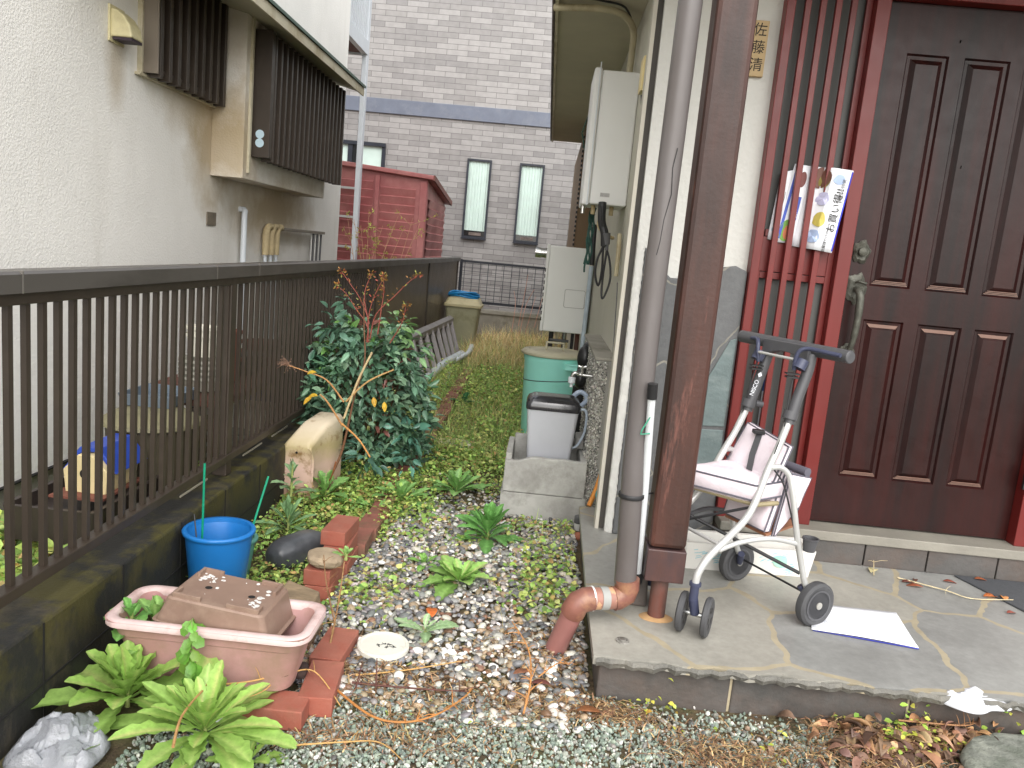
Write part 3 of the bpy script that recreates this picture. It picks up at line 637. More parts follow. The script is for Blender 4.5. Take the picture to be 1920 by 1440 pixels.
# ------------------------------------------------------------------ tiled house at the back, facade y = 14.2
T = thing('tiled_house', 'grey brick-tiled house with slate blue band and slit windows closing the view', 'house', (-1.5, 14.2, 0))
mb = MB(); mb.box(-8, .9, 14.2, 22, -.1, 7.2); mb.build('wall', M_tile, T)
mb = MB(); mb.box(-8, .9, 14.165, 14.199, 3.485, 3.725); mb.build('band', M_band, T, bevel=.006)
mb = MB(); mb.box(.902, 1.0, 14.2, 22, -.1, 7); mb.build('dark_return', M_soffit, T)
def tilewin(x0, x1, z0, z1, extra=None):
    g = MB(); t = .035
    g.box(x0, x1, 14.15, 14.198, z1 - t, z1); g.box(x0, x1, 14.15, 14.198, z0, z0 + t); g.box(x0, x0 + t, 14.15, 14.198, z0 + t, z1 - t); g.box(x1 - t, x1, 14.15, 14.198, z0 + t, z1 - t); g.box(x0 - .01, x1 + .01, 14.14, 14.16, z0 - .02, z0 - .001)
    f = g.build('window', M_black_fr, T)
    g = MB(); n = 40; V = []
    for i in range(n + 1):
        x = x0 + t + (x1 - x0 - 2 * t) * i / n; y = 14.188 + .006 * math.sin(i * 1.1) + .003 * math.sin(i * 2.3); V += [(x, y, z0 + .13), (x, y, z1 - t)]
    g.add(V, [(2 * i, 2 * i + 2, 2 * i + 3, 2 * i + 1) for i in range(n)]); g.build('curtain', M_curtain, f, smooth=True)
    g = MB(); g.box(x0 + t, x1 - t, 14.1945, 14.1975, z0 + t, z1 - t); g.build('pane', M_dark_glass, f)
    g = MB()
    g.box(x0 + .12, x1 - .09, 14.17, 14.18, z0 + .05, z0 + .10); g.build('ornament', mat('window ornament', (104, 92, 86), .7, .5, 14), f)
    return f
tilewin(-1.54, -1.115, 1.52, 2.86); tilewin(-.63, -.20, 1.52, 2.86)
mb = MB(); t = .04; x0, x1, z0, z1 = -4.6, -2.97, 2.0, 2.98
mb.box(x0, x1, 14.13, 14.198, z1 - .06, z1); mb.box(x0, x1, 14.15, 14.198, z0, z0 + t); mb.box(x1 - .06, x1, 14.15, 14.198, z0, z1 - .06); mb.box(-3.62, -3.54, 14.15, 14.198, z0, z1 - .06)
bw = mb.build('window', M_black_fr, T); mb = MB(); mb.box(x0, x1 - .06, 14.185, 14.195, z0, z1 - .06); mb.build('curtain', M_curtain, bw)
mb = MB(); mb.box(-3.54, -3.46, 14.17, 14.184, z0, z1 - .06); mb.build('pane', M_dark_glass, bw)

# ------------------------------------------------------------------ red steel shed
K = thing('garden_shed', 'faded red steel storage shed with ribbed panels beyond the end of the brown fence', 'shed', (-2.4, 11.5, 0))
mb = MB(); mb.hexa([(-3.4, 11, 0), (-1.70, 11, 0), (-1.70, 12.9, 0), (-3.4, 12.9, 0)], [(-3.4, 11, 2.32), (-1.70, 11, 2.2), (-1.70, 12.9, 1.98), (-3.4, 12.9, 2.1)]); mb.build('wall', M_red_shed, K, bevel=.01)
mb = MB(); mb.hexa([(-3.45, 10.93, 2.325), (-1.62, 10.93, 2.196), (-1.60, 13.0, 1.985), (-3.45, 13.0, 2.1)], [(-3.45, 10.93, 2.385), (-1.62, 10.93, 2.256), (-1.60, 13.0, 2.045), (-3.45, 13.0, 2.16)]); mb.cur = 0
mb.build('roof', M_red_shed, K, bevel=.01)
mb = MB(); mb.box(-1.625, -1.60, 10.94, 12.98, 0, .07, T=lambda p: (p[0], p[1], p[2] + 2.19 - (p[1] - 10.93) * .102)); mb.build('roof_edge', M_shed_roof, K)
def ribpanel(x0, x1, z0, z1, face='f'):
    g = MB(); n = int((z1 - z0) / .105)
    for i in range(n):
        za = z0 + (z1 - z0) * i / n; zb = z0 + (z1 - z0) * (i + 1) / n
        if face == 'f': g.add([(x0, 10.998, za), (x1, 10.998, za), (x1, 10.972, zb - .012), (x0, 10.972, zb - .012), (x0, 10.998, zb), (x1, 10.998, zb)], [(0, 1, 2, 3), (3, 2, 5, 4)])
        else: g.add([(-1.698, x0, za), (-1.698, x1, za), (-1.674, x1, zb - .012), (-1.674, x0, zb - .012), (-1.698, x1, zb), (-1.698, x0, zb)], [(0, 1, 2, 3), (3, 2, 4, 5)])
    return g.build('ribbed_panel', M_red_shed, K)
ribpanel(-2.33, -1.86, .4, 2.06); ribpanel(-3.0, -2.44, .4, 2.12); ribpanel(11.1, 12.8, .4, 1.95, 's')
mb = MB(); mb.box(-1.80, -1.705, 10.97, 10.997, 0, 2.17); mb.box(-2.41, -2.35, 10.965, 10.997, 0, 2.2); mb.build('corner_post', M_red_shed, K, bevel=.006)
for z in (1.98, 1.6, 1.2):
    g = MB(); g.box(-3.2, -2.60, 10.90, 10.93, z, z + .03); tag(g.build('rail_bar', M_alu, bevel=.002, loc=(-2.9, 10.9, z)), 'horizontal silver bar in front of the red shed, ' + {1.98: 'highest', 1.6: 'middle', 1.2: 'lowest'}[z] + ' of three', 'bar', 'silver bars before the red shed')

# ------------------------------------------------------------------ back boundary: low wall + mesh fence y = 12.2
mb = MB(); mb.box(-1.28, 1.2, 12.2, 12.36, -.1, .385); mb.box(-1.28, 1.2, 12.17, 12.39, .386, .45)
tag(mb.build('low_wall', M_conc, bevel=.006, loc=(0, 12.28, 0)), 'low pale concrete wall under the black mesh fence', 'wall')
F2 = thing('mesh_fence', 'black wire mesh fence on the low wall before the tiled house', 'fence', (-.3, 12.28, .45))
mb = MB(); mb.box(-1.3, 1.2, 12.26, 12.30, 1.13, 1.165); mb.box(-1.3, 1.2, 12.262, 12.298, .52, .56); mb.build('rail', M_black_fr, F2)
mb = MB()
for i in range(21): x = -1.25 + i * .12; mb.box(x, x + .009, 12.27, 12.279, .56, 1.13)
for i in range(10): z = .60 + i * .057; mb.box(-1.3, 1.2, 12.28, 12.286, z, z + .006)
mb.build('mesh', M_black_fr, F2)
mb = MB(); mb.box(-1.32, -1.28, 12.25, 12.31, .45, 1.17); mb.build('post', M_black_fr, F2)
mb = MB(); mb.box(.72, .76, 12.25, 12.31, .45, 1.17); mb.build('post', M_black_fr, F2)

# ------------------------------------------------------------------ block wall + brown fence (left boundary)
Bw = thing('block_wall', 'low mossy black-stained concrete block wall carrying the brown fence', 'wall', (-1.29, 5, 0))
mb = MB(); mb.box(-1.375, -1.222, .5, 12.0, -.1, .296); wall_o = mb.build('blocks', M_block, Bw, bevel=.010)
mb = MB()
for z in (.115,): mb.box(-1.2219, -1.2195, .5, 12.0, z, z + .006)
for i in range(30): y = 1.91 + .4 * (i - 3) ; mb.box(-1.2218, -1.2196, y, y + .006, -.05, .29) if y > .5 else None
mb.build('joints', M_slot, wall_o)
mb = MB()
for y0 in (2.95, 3.6, 4.0, 5.1, 5.5): mb.box(-1.338, -1.333, y0, y0 + .25, .297, .3035)
mb.build('wet_line', mat('pale sealant', (170, 164, 146), .5), wall_o)
Fz = thing('brown_fence', 'brown aluminium railing fence with close vertical bars on the stained block wall', 'fence', (-1.3, 5, .3))
mb = MB(); mb.prism([(-1.335, 1.150), (-1.262, 1.150), (-1.262, 1.196), (-1.27, 1.203), (-1.327, 1.203), (-1.335, 1.196)], 'y', .5, 11.8)
mb.build('top_rail', mat('top rail aluminium', (80, 76, 72), .38, .12, 2, stretch=(1, .3, 1), dirt=(56, 52, 48), spec=.6), Fz)
mb = MB(); mb.box(-1.322, -1.278, .5, 6.1, .36, .392); mb.box(-1.318, -1.282, .5, 6.1, 1.118, 1.149); mb.build('bottom_rail', M_brown_al, Fz, bevel=.003)
mb = MB(); y = 1.283
for i in range(70):
    g = MB(); g.box(-1.3085, -1.2925, y - .009, y + .009, .388, 1.125); g.build('bar', M_brown_al, Fz); y += .0685
for y, a in ((3.30, 1), (6.12, 1), (8.9, 0), (11.74, 0), (.9, 1)):
    g = MB(); g.box(-1.345, -1.285, y - .03, y + .03, .2965, 1.149); g.build('post', M_brown_al, Fz, bevel=.004)
mb = MB(); V = []; n = 130
mb.box(-1.325, -1.305, 6.152, 11.71, .34, 1.149)
for i in range(93): y = 6.16 + i * .06; mb.box(-1.3045, -1.298, y, y + .045, .36, 1.146)
mb.box(-1.30, -1.285, 6.152, 11.71, .335, .36); mb.build('solid_panel', mat('panel brown', (92, 80, 66), .35, .15, 2, stretch=(1, .4, 1), dirt=(112, 96, 70), dscale=1.5, spec=.5), Fz)
for y in (1.9, 3.06, 3.52, 5.2, 6.0, 6.5, 7.3, 8.1, 9.0, 10): mb = MB(); mb.box(-1.3355, -1.2615, y, y + .005, 1.1495, 1.2036); mb.build('rail_joint', mat('rail joint', (112, 108, 102), .4), Fz)
#PART4
# ------------------------------------------------------------------ services on the side wall
def casing(name, label, cat, x0, x1, y0, y1, z0, z1, grp=None):
    return thing(name, label, cat, ((x0 + x1) / 2, (y0 + y1) / 2, z0))
h1 = casing('water_heater', 'tall white gas water heater hung high on the cream side wall', 'water heater', .17, .39, 4.4, 4.78, 1.645, 2.33)
mb = MB(); mb.box(.192, .389, 4.4, 4.78, 1.648, 2.335); mb.build('casing', M_boiler, h1, bevel=.008)
mb = MB(); mb.box(.150, .1915, 4.393, 4.785, 1.64, 2.345); mb.build('front_cover', M_boiler, h1, bevel=.012)
mb = MB(); mb.box(.176, .182, 4.388, 4.392, 1.64, 2.37); mb.build('cover_lip', M_white_pnt, h1)
mb = MB(); mb.box(.245, .295, 4.397, 4.3995, 1.69, 1.71); mb.build('label_plate', mat('grey label', (170, 168, 166), .5, .15, 60), h1)
for x, l in ((.22, .05), (.27, .06), (.32, .05), (.165, .05)):
    g = MB(); g.tube([(x, 4.5, 1.65), (x, 4.5, 1.65 - l)], .012, 10); g.build('stub_pipe', M_copper_ins if x > .2 else M_chrome, h1, smooth=True)
mb = MB(); mb.tube(smoothpath([(.285, 4.5, 1.60), (.26, 4.46, 1.57), (.26, 4.43, 1.53), (.31, 4.44, 1.49), (.345, 4.46, 1.48)], 5), .010, 10); mb.build('bent_pipe', M_copper_ins, h1, smooth=True)
h2 = casing('boiler', 'white box boiler with a silver flue standing off the side wall above the teal bin', 'boiler', .005, .35, 6.6, 6.95, .735, 1.44)
mb = MB(); mb.box(.012, .345, 6.6, 6.98, .737, 1.435); mb.build('casing', mat('boiler casing', (222, 222, 218), .42, .04, 2, dirt=(176, 170, 156), dlo=.6, dhi=.9), h2, bevel=.008)
mb = MB(); mb.box(-.012, .0115, 6.60, 6.985, .735, 1.445); mb.build('front_cover', MATS['boiler casing'], h2, bevel=.006)
mb = MB()
for i in range(9): mb.box(-.0125, -.006, 6.597, 6.6005, .82 + i * .05, .85 + i * .05)
mb.build('vent_slot', M_slot, h2)
mb = MB(); mb.lathe([(.042, 0), (.042, .02), (.038, .022), (.038, .05), (.042, .052), (.042, .10), (.030, .10), (.030, .04)], 0, 0, 24, ax=lambda v: (-.006 - v.z, 6.73 + v.x, 1.37 + v.y)); mb.build('flue', M_chrome, h2, smooth=True)
P4 = rrect(.165, .335, .945, 1.095, 0, .015); P5 = rrect(.169, .331, .949, 1.091, 0, .013)
mb = MB(); mb.rings([[(x, 6.5995, y) for x, y, z in P4], [(x, 6.5975, y) for x, y, z in P5]], cap0=False, cap1=False); mb.rings([[(x, 6.5975, y) for x, y, z in P5], [(x, 6.5992, y) for x, y, z in P5]], cap0=False, cap1=False); mb.build('hatch', mat('hatch rim', (160, 158, 152), .5), h2)
for i, x in enumerate((.09, .14, .20, .27, .31)):
    g = MB(); g.tube([(x, 6.72, .74), (x, 6.72, .2)], .014 if i % 2 else .02, 10); g.build('pipe', [M_cable, M_beige_pipe, M_chrome, M_cable, M_rust][i], h2, smooth=True)
mb = MB(); mb.tube([(.08, 6.69, .66), (.24, 6.69, .66)], .012, 8); mb.build('valve', M_greypl, h2, smooth=True)
# cable cover box near the corner
mb = MB(); mb.prism([(.325, 2.09), (.365, 2.09), (.365, 2.235), (.345, 2.245), (.325, 2.23)], 'y', 3.62, 3.72)
tag(mb.build('cable_box', M_beige_box, bevel=.003, loc=(.345, 3.67, 2.1)), 'cream plastic cable cover box at the corner of the white wall', 'box')
# cables
def cable(name, pts, r, m_, label, cat='cable', n=8, k=5):
    g = MB(); g.tube(smoothpath(pts, k), r, n); o = g.build(name, m_, smooth=True, loc=pts[0]); return tag(o, label, cat)
cable('green_hose', [(.375, 3.66, 2.1), (.372, 3.68, 1.9), (.375, 3.85, 1.6), (.378, 3.92, 1.3), (.382, 3.95, 1.0), (.382, 3.95, .86)], .0042, M_green_hose, 'thin green hose running down the side wall to the pebbled pier')
cable('grey_wire', [(.372, 4.2, 1.25), (.376, 4.18, 1.15), (.38, 4.15, 1.0), (.378, 4.1, .95), (.382, 4.1, .86)], .0028, M_greypl, 'thin grey wire running down the side wall beside the green hose')
cable('corner_wire', [(.362, 3.62, 2.66), (.364, 3.62, 2.3), (.360, 3.62, 2.2), (.366, 3.62, 2.0), (.355, 3.6, 1.98), (.345, 3.6, 2.0), (.336, 3.62, 2.07)], .008, M_cable, 'black cable down the wall corner past the cream cable box')
cable('looped_cable', [(.25, 4.36, 1.64), (.262, 4.35, 1.56), (.285, 4.36, 1.5), (.29, 4.36, 1.44), (.265, 4.36, 1.36), (.262, 4.36, 1.28), (.285, 4.36, 1.22), (.295, 4.36, 1.30), (.29, 4.36, 1.42), (.30, 4.36, 1.43), (.33, 4.36, 1.36), (.345, 4.36, 1.26), (.325, 4.36, 1.17), (.31, 4.36, 1.16), (.305, 4.37, 1.25), (.31, 4.36, 1.42)], .006, M_cable, 'black cable tied in loops under the water heater')
cable('black_lagging', [(.262, 4.40, 1.66), (.268, 4.38, 1.56), (.288, 4.36, 1.50), (.296, 4.36, 1.43)], .022, M_dark, 'thick black lagged cable hanging under the water heater', n=10)
mb = MB(); mb.tube([(.298, 4.35, 1.50), (.306, 4.35, 1.44)], [.022, .016], 12); mb.tube([(.306, 4.35, 1.44), (.308, 4.35, 1.41)], .010, 10); tag(mb.build('plug_adapter', M_greypl, smooth=True, loc=(.3, 4.35, 1.45)), 'grey plastic plug hanging with the black cables', 'plug')
mb = MB()
for i in range(5): mb.tube([(.215 + .004 * math.sin(i * 2.2 + j), 4.6, 1.64 - j * .03) for j in range(13)], .006, 6) if i == 0 else mb.tube([(.205 + i * .008 + .006 * math.sin(i * 2.2 + j * 1.7), 4.6 + .006 * math.cos(j * 1.7 + i), 1.64 - j * .035) for j in range(10)], .006, 6)
tag(mb.build('green_rope', mat('green cord', (40, 74, 66), .7, .4, 60), smooth=True, loc=(.22, 4.6, 1.6)), 'bundle of green cord hanging below the white water heater', 'rope')
cable('beige_conduit', [(-.095, 4.60, 2.675), (.0, 4.56, 2.67), (.15, 4.52, 2.665), (.27, 4.55, 2.655), (.345, 4.68, 2.62), (.36, 4.8, 2.54), (.36, 4.82, 2.42), (.36, 4.82, 2.2)], .019, M_beige_pipe, 'beige conduit curving along the eave and down behind the water heater', n=12)
cable('black_eave_wire', [(-.09, 4.35, 2.69), (.0, 4.40, 2.685), (.15, 4.46, 2.688), (.28, 4.52, 2.68), (.352, 4.70, 2.62)], .006, M_cable, 'black wire following the beige conduit under the eave')
cable('white_riser', [(.355, 6.5, 1.30), (.352, 6.5, 1.0), (.345, 6.45, .6), (.34, 6.4, .2)], .018, mat('pale blue pipe', (180, 194, 204), .4), 'pale blue pipe rising beside the white boiler', n=12)
cable('black_riser', [(.335, 6.3, 1.62), (.34, 6.3, 1.45), (.345, 6.3, 1.31)], .019, M_dark, 'black lagged pipe above the white boiler', n=12)
cable('white_wall_pipe', [(.368, 4.35, 1.50), (.368, 4.3, 1.40), (.368, 4.3, 1.28)], .012, M_beige_pipe, 'short beige pipe on the side wall under the water heater')
# folded clothes bracket under eave
mb = MB()
for a, b in (((.235, 6.5, 2.55), (.17, 6.5, 2.32)), ((.17, 6.5, 2.32), (.215, 6.5, 2.15)), ((.235, 6.5, 2.55), (.25, 6.5, 2.2)), ((.215, 6.5, 2.15), (.22, 6.5, 1.95)), ((.22, 6.5, 1.95), (.28, 6.5, 2.05)), ((.22, 6.5, 1.85), (.29, 6.5, 1.78))): mb.tube([a, b], .006, 6)
tag(mb.build('drying_bracket', mat('green enamel', (54, 84, 72), .5), smooth=True, loc=(.14, 6.3, 2.2)), 'green folding drying bracket hanging below the eave behind the heater', 'bracket')
# pebble dash pier
pier = thing('pebbled_pier', 'low concrete pier with pebble dash face between sink and house corner', 'pier', (.335, 4.3, 0))
mb = MB(); mb.box(.292, .3885, 4.0, 5.2, -.05, .862); mb.build('core', mat('pier concrete', (146, 144, 138), .8, .1, 5, bump=.4, dirt=(110, 108, 100)), pier, bevel=.005)
mb = MB(); mb.box(.286, .392, 3.995, 5.2, .8625, .877); mb.build('coping', M_conc, pier, bevel=.003)
N_ = 1500; px = rng.uniform(.295, .352, N_); pz = rng.uniform(.02, .855, N_); py = np.full(N_, 3.998); px = np.where(pz < .3, px + rng.uniform(0, .03, N_), px)
mb = MB(); mb.inst(ICO0[0], ICO0[1], np.stack([px, py, pz], 1), rframes(N_), rng.uniform(.0025, .0065, (N_, 3)), colvar(N_, None, .15, [((170, 168, 160), .5), ((120, 118, 112), .25), ((205, 203, 196), .15), ((86, 86, 84), .1)], .03))
N_ = 1500; mb.inst(ICO0[0], ICO0[1], np.stack([np.full(N_, .291), rng.uniform(4.0, 5.1, N_), rng.uniform(.02, .855, N_)], 1), rframes(N_), rng.uniform(.003, .007, (N_, 3)), colvar(N_, None, .15, [((170, 168, 160), .5), ((120, 118, 112), .25), ((205, 203, 196), .15), ((86, 86, 84), .1)], .03))
o = mb.build('pebble_dash', attr_mat('pebble dash stone', .7), pier); o['kind'] = 'stuff'
# tap
tp = thing('garden_tap', 'chrome garden tap with a white hose connector on the pebbled pier', 'tap', (.25, 4.1, .77))
mb = MB(); mb.tube([(.292, 4.08, .765), (.215, 4.08, .768)], .0095, 12); mb.tube([(.232, 4.08, .768), (.232, 4.08, .80)], .010, 10); mb.tube(smoothpath([(.22, 4.08, .768), (.20, 4.08, .775), (.188, 4.08, .765), (.184, 4.08, .74)], 4), .010, 12); mb.build('body', M_chrome, tp, smooth=True)
mb = MB(); mb.tube([(.212, 4.08, .812), (.232, 4.075, .806), (.252, 4.08, .812)], [.008, .006, .008], 10); mb.tube([(.232, 4.06, .808), (.232, 4.10, .808)], [.007, .007], 10); mb.build('cross_handle', M_chrome, tp, smooth=True)
mb = MB(); mb.lathe([(.016, .752), (.0185, .75), (.0185, .722), (.015, .72), (.008, .716), (.008, .70)], .184, 4.08, 20); mb.build('connector', M_white_pnt, tp, smooth=True)
# black gas meter hoses behind
mb = MB()
for (x, y, z, rx, rz_) in ((.275, 4.7, .78, .045, .075), (.285, 4.75, .70, .045, .07), (.255, 4.6, .67, .035, .06), (.30, 4.8, .82, .04, .05)):
    v, f = ICO3; mb.add(v * np.array([rx, .06, rz_]) + np.array([x, y, z]), f)
tag(mb.build('meter_cover', M_dark, smooth=True, loc=(.28, 4.7, .6)), 'lumpy black plastic wrapped meter behind the chrome tap', 'meter')
mb = MB(); mb.tube([(.275, 4.75, .60), (.268, 4.75, .3), (.262, 4.75, .0)], [.05, .055, .05], 16); tag(mb.build('black_drum', M_dark, smooth=True, loc=(.27, 4.75, 0)), 'tall black tube standing between teal bin and pebbled pier', 'tube')

# ------------------------------------------------------------------ concrete sink on its block
sk = thing('concrete_sink', 'weathered concrete garden sink with a dipped rim on a concrete block', 'sink', (.1, 4.1, 0))
M_sink = mat('sink concrete', (178, 177, 172), .8, .12, 5, bump=.5, bscale=80, dirt=(132, 130, 124), dscale=5, dlo=.5, dhi=.7, c2=(150, 148, 144))
mb = MB(); mb.box(-.125, .315, 3.955, 4.40, -.05, .148); mb.build('base_block', M_sink, sk, bevel=.006)
mb = MB(); x0, x1, y0, y1, zb = -.115, .30, 3.95, 4.36, .1488; t = .032
mb.box(x0 + .002, x1 - .002, y0 + t, y1 - .002, zb, zb + .029)
n = 20; V = []
for i in range(n + 1):
    x = x0 + (x1 - x0) * i / n; u = i / n; zt = .312 + .028 * (1 / (1 + math.exp(-(u - .22) * 28))) + .002 * math.sin(i)
    V += [(x, y0, zb + .0), (x, y0, zt), (x, y0 + t, zt), (x, y0 + t, zb + .03)]
mb.add(V, [(4 * i + k, 4 * i + (k + 1) % 4, 4 * i + 4 + (k + 1) % 4, 4 * i + 4 + k) for i in range(n) for k in range(4)] + [(0, 1, 2, 3), (4 * n + 3, 4 * n + 2, 4 * n + 1, 4 * n)])
mb.box(x0, x0 + t, y0 + t - .001, y1, zb + .0, .345); mb.box(x1 - t, x1, y0 + t - .001, y1, zb + .0, .34); mb.box(x0 + t, x1 - t, y1 - t, y1 + .001, zb + .001, .37); mb.build('basin', M_sink, sk, bevel=.006)
mb = MB(); mb.box(.245, .29, 4.2, 4.35, .345, .41); tag(mb.build('concrete_chip', M_sink, bevel=.01, loc=(.27, 4.3, .35)), 'small broken concrete lump on the back corner of the garden sink', 'stone')
# grey bin with black lid in the sink
gb = thing('grey_bin', 'small grey plastic bin with a shiny black lid standing in the concrete sink', 'bin', (.1, 4.12, .18))
mb = MB(); rl = []
for z, hx, hy in ((.182, .100, .075), (.19, .104, .078), (.56, .132, .100), (.575, .136, .104), (.575, .128, .096), (.25, .10, .07)):
    rl.append(rrect(.103 - hx, .103 + hx, 4.13 - hy, 4.13 + hy, z, .022))
mb.rings(rl); M_gbin = mat('pale grey plastic', (186, 188, 194), .42, .05, 6, dirt=(140, 144, 152), dlo=.6); mb.build('body', M_gbin, gb, smooth=True)
mb = MB(); rl = []
for z, hx, hy in ((.572, .139, .107), (.60, .141, .109), (.622, .132, .098), (.638, .108, .072), (.640, .08, .05)): rl.append(rrect(.103 - hx, .103 + hx, 4.13 - hy, 4.13 + hy, z, .03))
mb.rings(rl); mb.build('lid', mat('shiny black lid', (40, 40, 44), .16, .25, 5, spec=.8), gb, smooth=True, sharp=50)
mb = MB(); mb.tube([(.035, 4.032, .27), (.037, 4.028, .292), (.05, 4.027, .297), (.15, 4.027, .297), (.165, 4.028, .292)], .004, 8); mb.build('foot_recess', mat('recess line', (90, 92, 112), .5), gb, smooth=True)
mb = MB(); mb.tube(smoothpath([(.235, 4.14, .57), (.27, 4.14, .575), (.285, 4.14, .54), (.28, 4.14, .45), (.25, 4.14, .38), (.215, 4.14, .36)], 5), .007, 8); mb.build('carry_handle', mat('pale handle', (176, 188, 200), .4), gb, smooth=True)
mb = MB(); mb.tube(smoothpath([(.20, 4.3, .60), (.24, 4.3, .64), (.275, 4.3, .63), (.285, 4.3, .60), (.26, 4.3, .565)], 5), .013, 10); tag(mb.build('watering_handle', mat('pale blue plastic', (170, 184, 204), .4), smooth=True, loc=(.25, 4.3, .6)), 'pale blue curved plastic handle behind the grey bin', 'handle')
# teal bin
tb = thing('teal_bin', 'round teal dustbin with a beige lid behind the concrete sink', 'dustbin', (.11, 5.8, 0))
cx, cy = .115, 5.78
mb = MB(); mb.lathe([(.185, 0), (.19, .01), (.212, .60), (.218, .61), (.218, .645)], cx, cy, 48); mb.build('body', mat('teal plastic', (165, 240, 228), .4, .05, 4, dirt=(150, 218, 196), dlo=.55, dhi=.8), tb, smooth=True)
mb = MB(); mb.lathe([(.232, .645), (.24, .65), (.24, .662), (.225, .678), (.19, .684), (.185, .676), (.0, .68)], cx, cy, 48); lid = mb.build('lid', mat('beige lid', (176, 170, 146), .5, .1, 5, dirt=(130, 124, 96)), tb, smooth=True)
mb = MB(); mb.box(cx - .07, cx + .07, cy - .012, cy + .012, .73, .742); mb.box(cx - .07, cx - .055, cy - .012, cy + .012, .68, .73); mb.box(cx + .055, cx + .07, cy - .012, cy + .012, .68, .73); mb.build('lid_grip', MATS['beige lid'], lid, bevel=.004)
mb = MB(); mb.box(cx + .08, cx + .2, cy - .24, cy - .18, .575, .61); mb.box(cx + .075, cx + .205, cy - .25, cy - .18, .61, .618); mb.build('side_grip', MATS['teal plastic'], tb, bevel=.004)
mb = MB(); mb.tube([(cx + .209 * math.cos(a), cy + .209 * math.sin(a), .47 + .02 * math.sin(a * 1 + 2.2)) for a in np.linspace(0, 2 * math.pi, 40)], .003, 6); mb.build('tie_string', M_cable, tb)
# jar, stub, hammer handle, scissors, small pot at the house corner
j = thing('glass_jar', 'small white jar with a grey cap beside the sink block', 'jar', (.285, 3.9, 0))
mb = MB(); mb.lathe([(.018, .0), (.02, .005), (.02, .035), (.015, .04)], .285, 3.9, 20); mb.build('body', mat('white glaze', (214, 214, 210), .3, .08, 10), j, smooth=True)
mb = MB(); mb.lathe([(.021, .038), (.023, .042), (.023, .072), (.02, .075)], .285, 3.9, 20); mb.build('cap', M_greypl, j, smooth=True)
mb = MB(); mb.tube([(.322, 3.83, .155), (.352, 3.87, .225), (.372, 3.90, .30)], [.012, .013, .013], 12, ); tag(mb.build('tool_handle', mat('orange wood handle', (200, 128, 44), .5, .12, 20, stretch=(1, 1, .3)), smooth=True, loc=(.322, 3.83, .155)), 'orange wooden tool handle leaning at the corner of the house', 'tool handle')
sc_ = thing('scissors', 'pair of teal handled scissors standing against the pebbled pier', 'scissors', (.37, 3.82, .16))
for a in (0, 1):
    g = MB(); cx_, cz_ = ((.385, .205), (.368, .235))[a]
    g.tube([(cx_ + .012 * math.cos(t) * 1.2 + .010 * math.sin(t), 3.82, cz_ + .03 * math.sin(t)) for t in np.linspace(0, 2 * math.pi, 20)], .0045, 8); g.build('finger_loop', mat('teal rubber', (52, 146, 148), .5), sc_, smooth=True)
mb = MB(); mb.hexa([(.352, 3.81, .155), (.362, 3.81, .155), (.362, 3.815, .155), (.352, 3.815, .155)], [(.362, 3.81, .21), (.375, 3.81, .21), (.375, 3.815, .21), (.362, 3.815, .21)]); mb.build('blade', M_chrome, sc_)
mb = MB(); mb.lathe([(.02, .0), (.026, .04), (.028, .045), (.028, .05), (.02, .045)], .29, 3.7, 20, ax=lambda v: (.262 + (v.z) * .9, 3.72 + (v.y - 3.7), .03 + (v.x - .29))); tag(mb.build('clay_pot', mat('terracotta', (150, 92, 70), .8, .2, 10), smooth=True, loc=(.28, 3.7, .02)), 'tiny terracotta pot lying against the left edge of the porch', 'pot')
# garden end: storage bin with hose
bn = thing('storage_bin', 'tall olive grey bin with a beige lid at the end of the brown fence', 'bin', (-1.04, 10.4, 0))
mb = MB(); rl = []
for z, hx, hy in ((.03, .17, .17), (.58, .22, .21), (.60, .225, .215)): rl.append(rrect(-1.035 - hx, -1.035 + hx, 10.5 - hy, 10.5 + hy, z, .04))
mb.rings(rl); mb.build('body', mat('olive bin', (152, 150, 124), .5, .1, 4, dirt=(112, 108, 70), dlo=.5, dhi=.7), bn, smooth=True)
mb = MB(); rl = []
for z, hx, hy in ((.595, .245, .235), (.625, .245, .235), (.63, .228, .22), (.70, .20, .19), (.705, .19, .18)): rl.append(rrect(-1.035 - hx, -1.035 + hx, 10.5 - hy, 10.5 + hy, z, .04))
mb.rings(rl); mb.build('lid', mat('beige bin lid', (176, 166, 130), .5, .1, 4, dirt=(134, 122, 84)), bn, smooth=True, sharp=50)
mb = MB(); pts = []
for i in range(150):
    a = i * .26; r = 1 + .10 * math.sin(i * .37) + .06 * math.sin(i * .11); pts.append((-1.05 + .185 * r * math.cos(a), 10.45 + .12 * r * math.sin(a), .718 + .055 * i / 150 + .014 * math.sin(i * .5)))
mb.tube(pts, .0125, 8); tag(mb.build('blue_hose', mat('blue hose', (28, 120, 176), .4, .1, 10), smooth=True, loc=(-1.05, 10.45, .72)), 'coiled blue garden hose lying on top of the olive grey bin', 'hose')
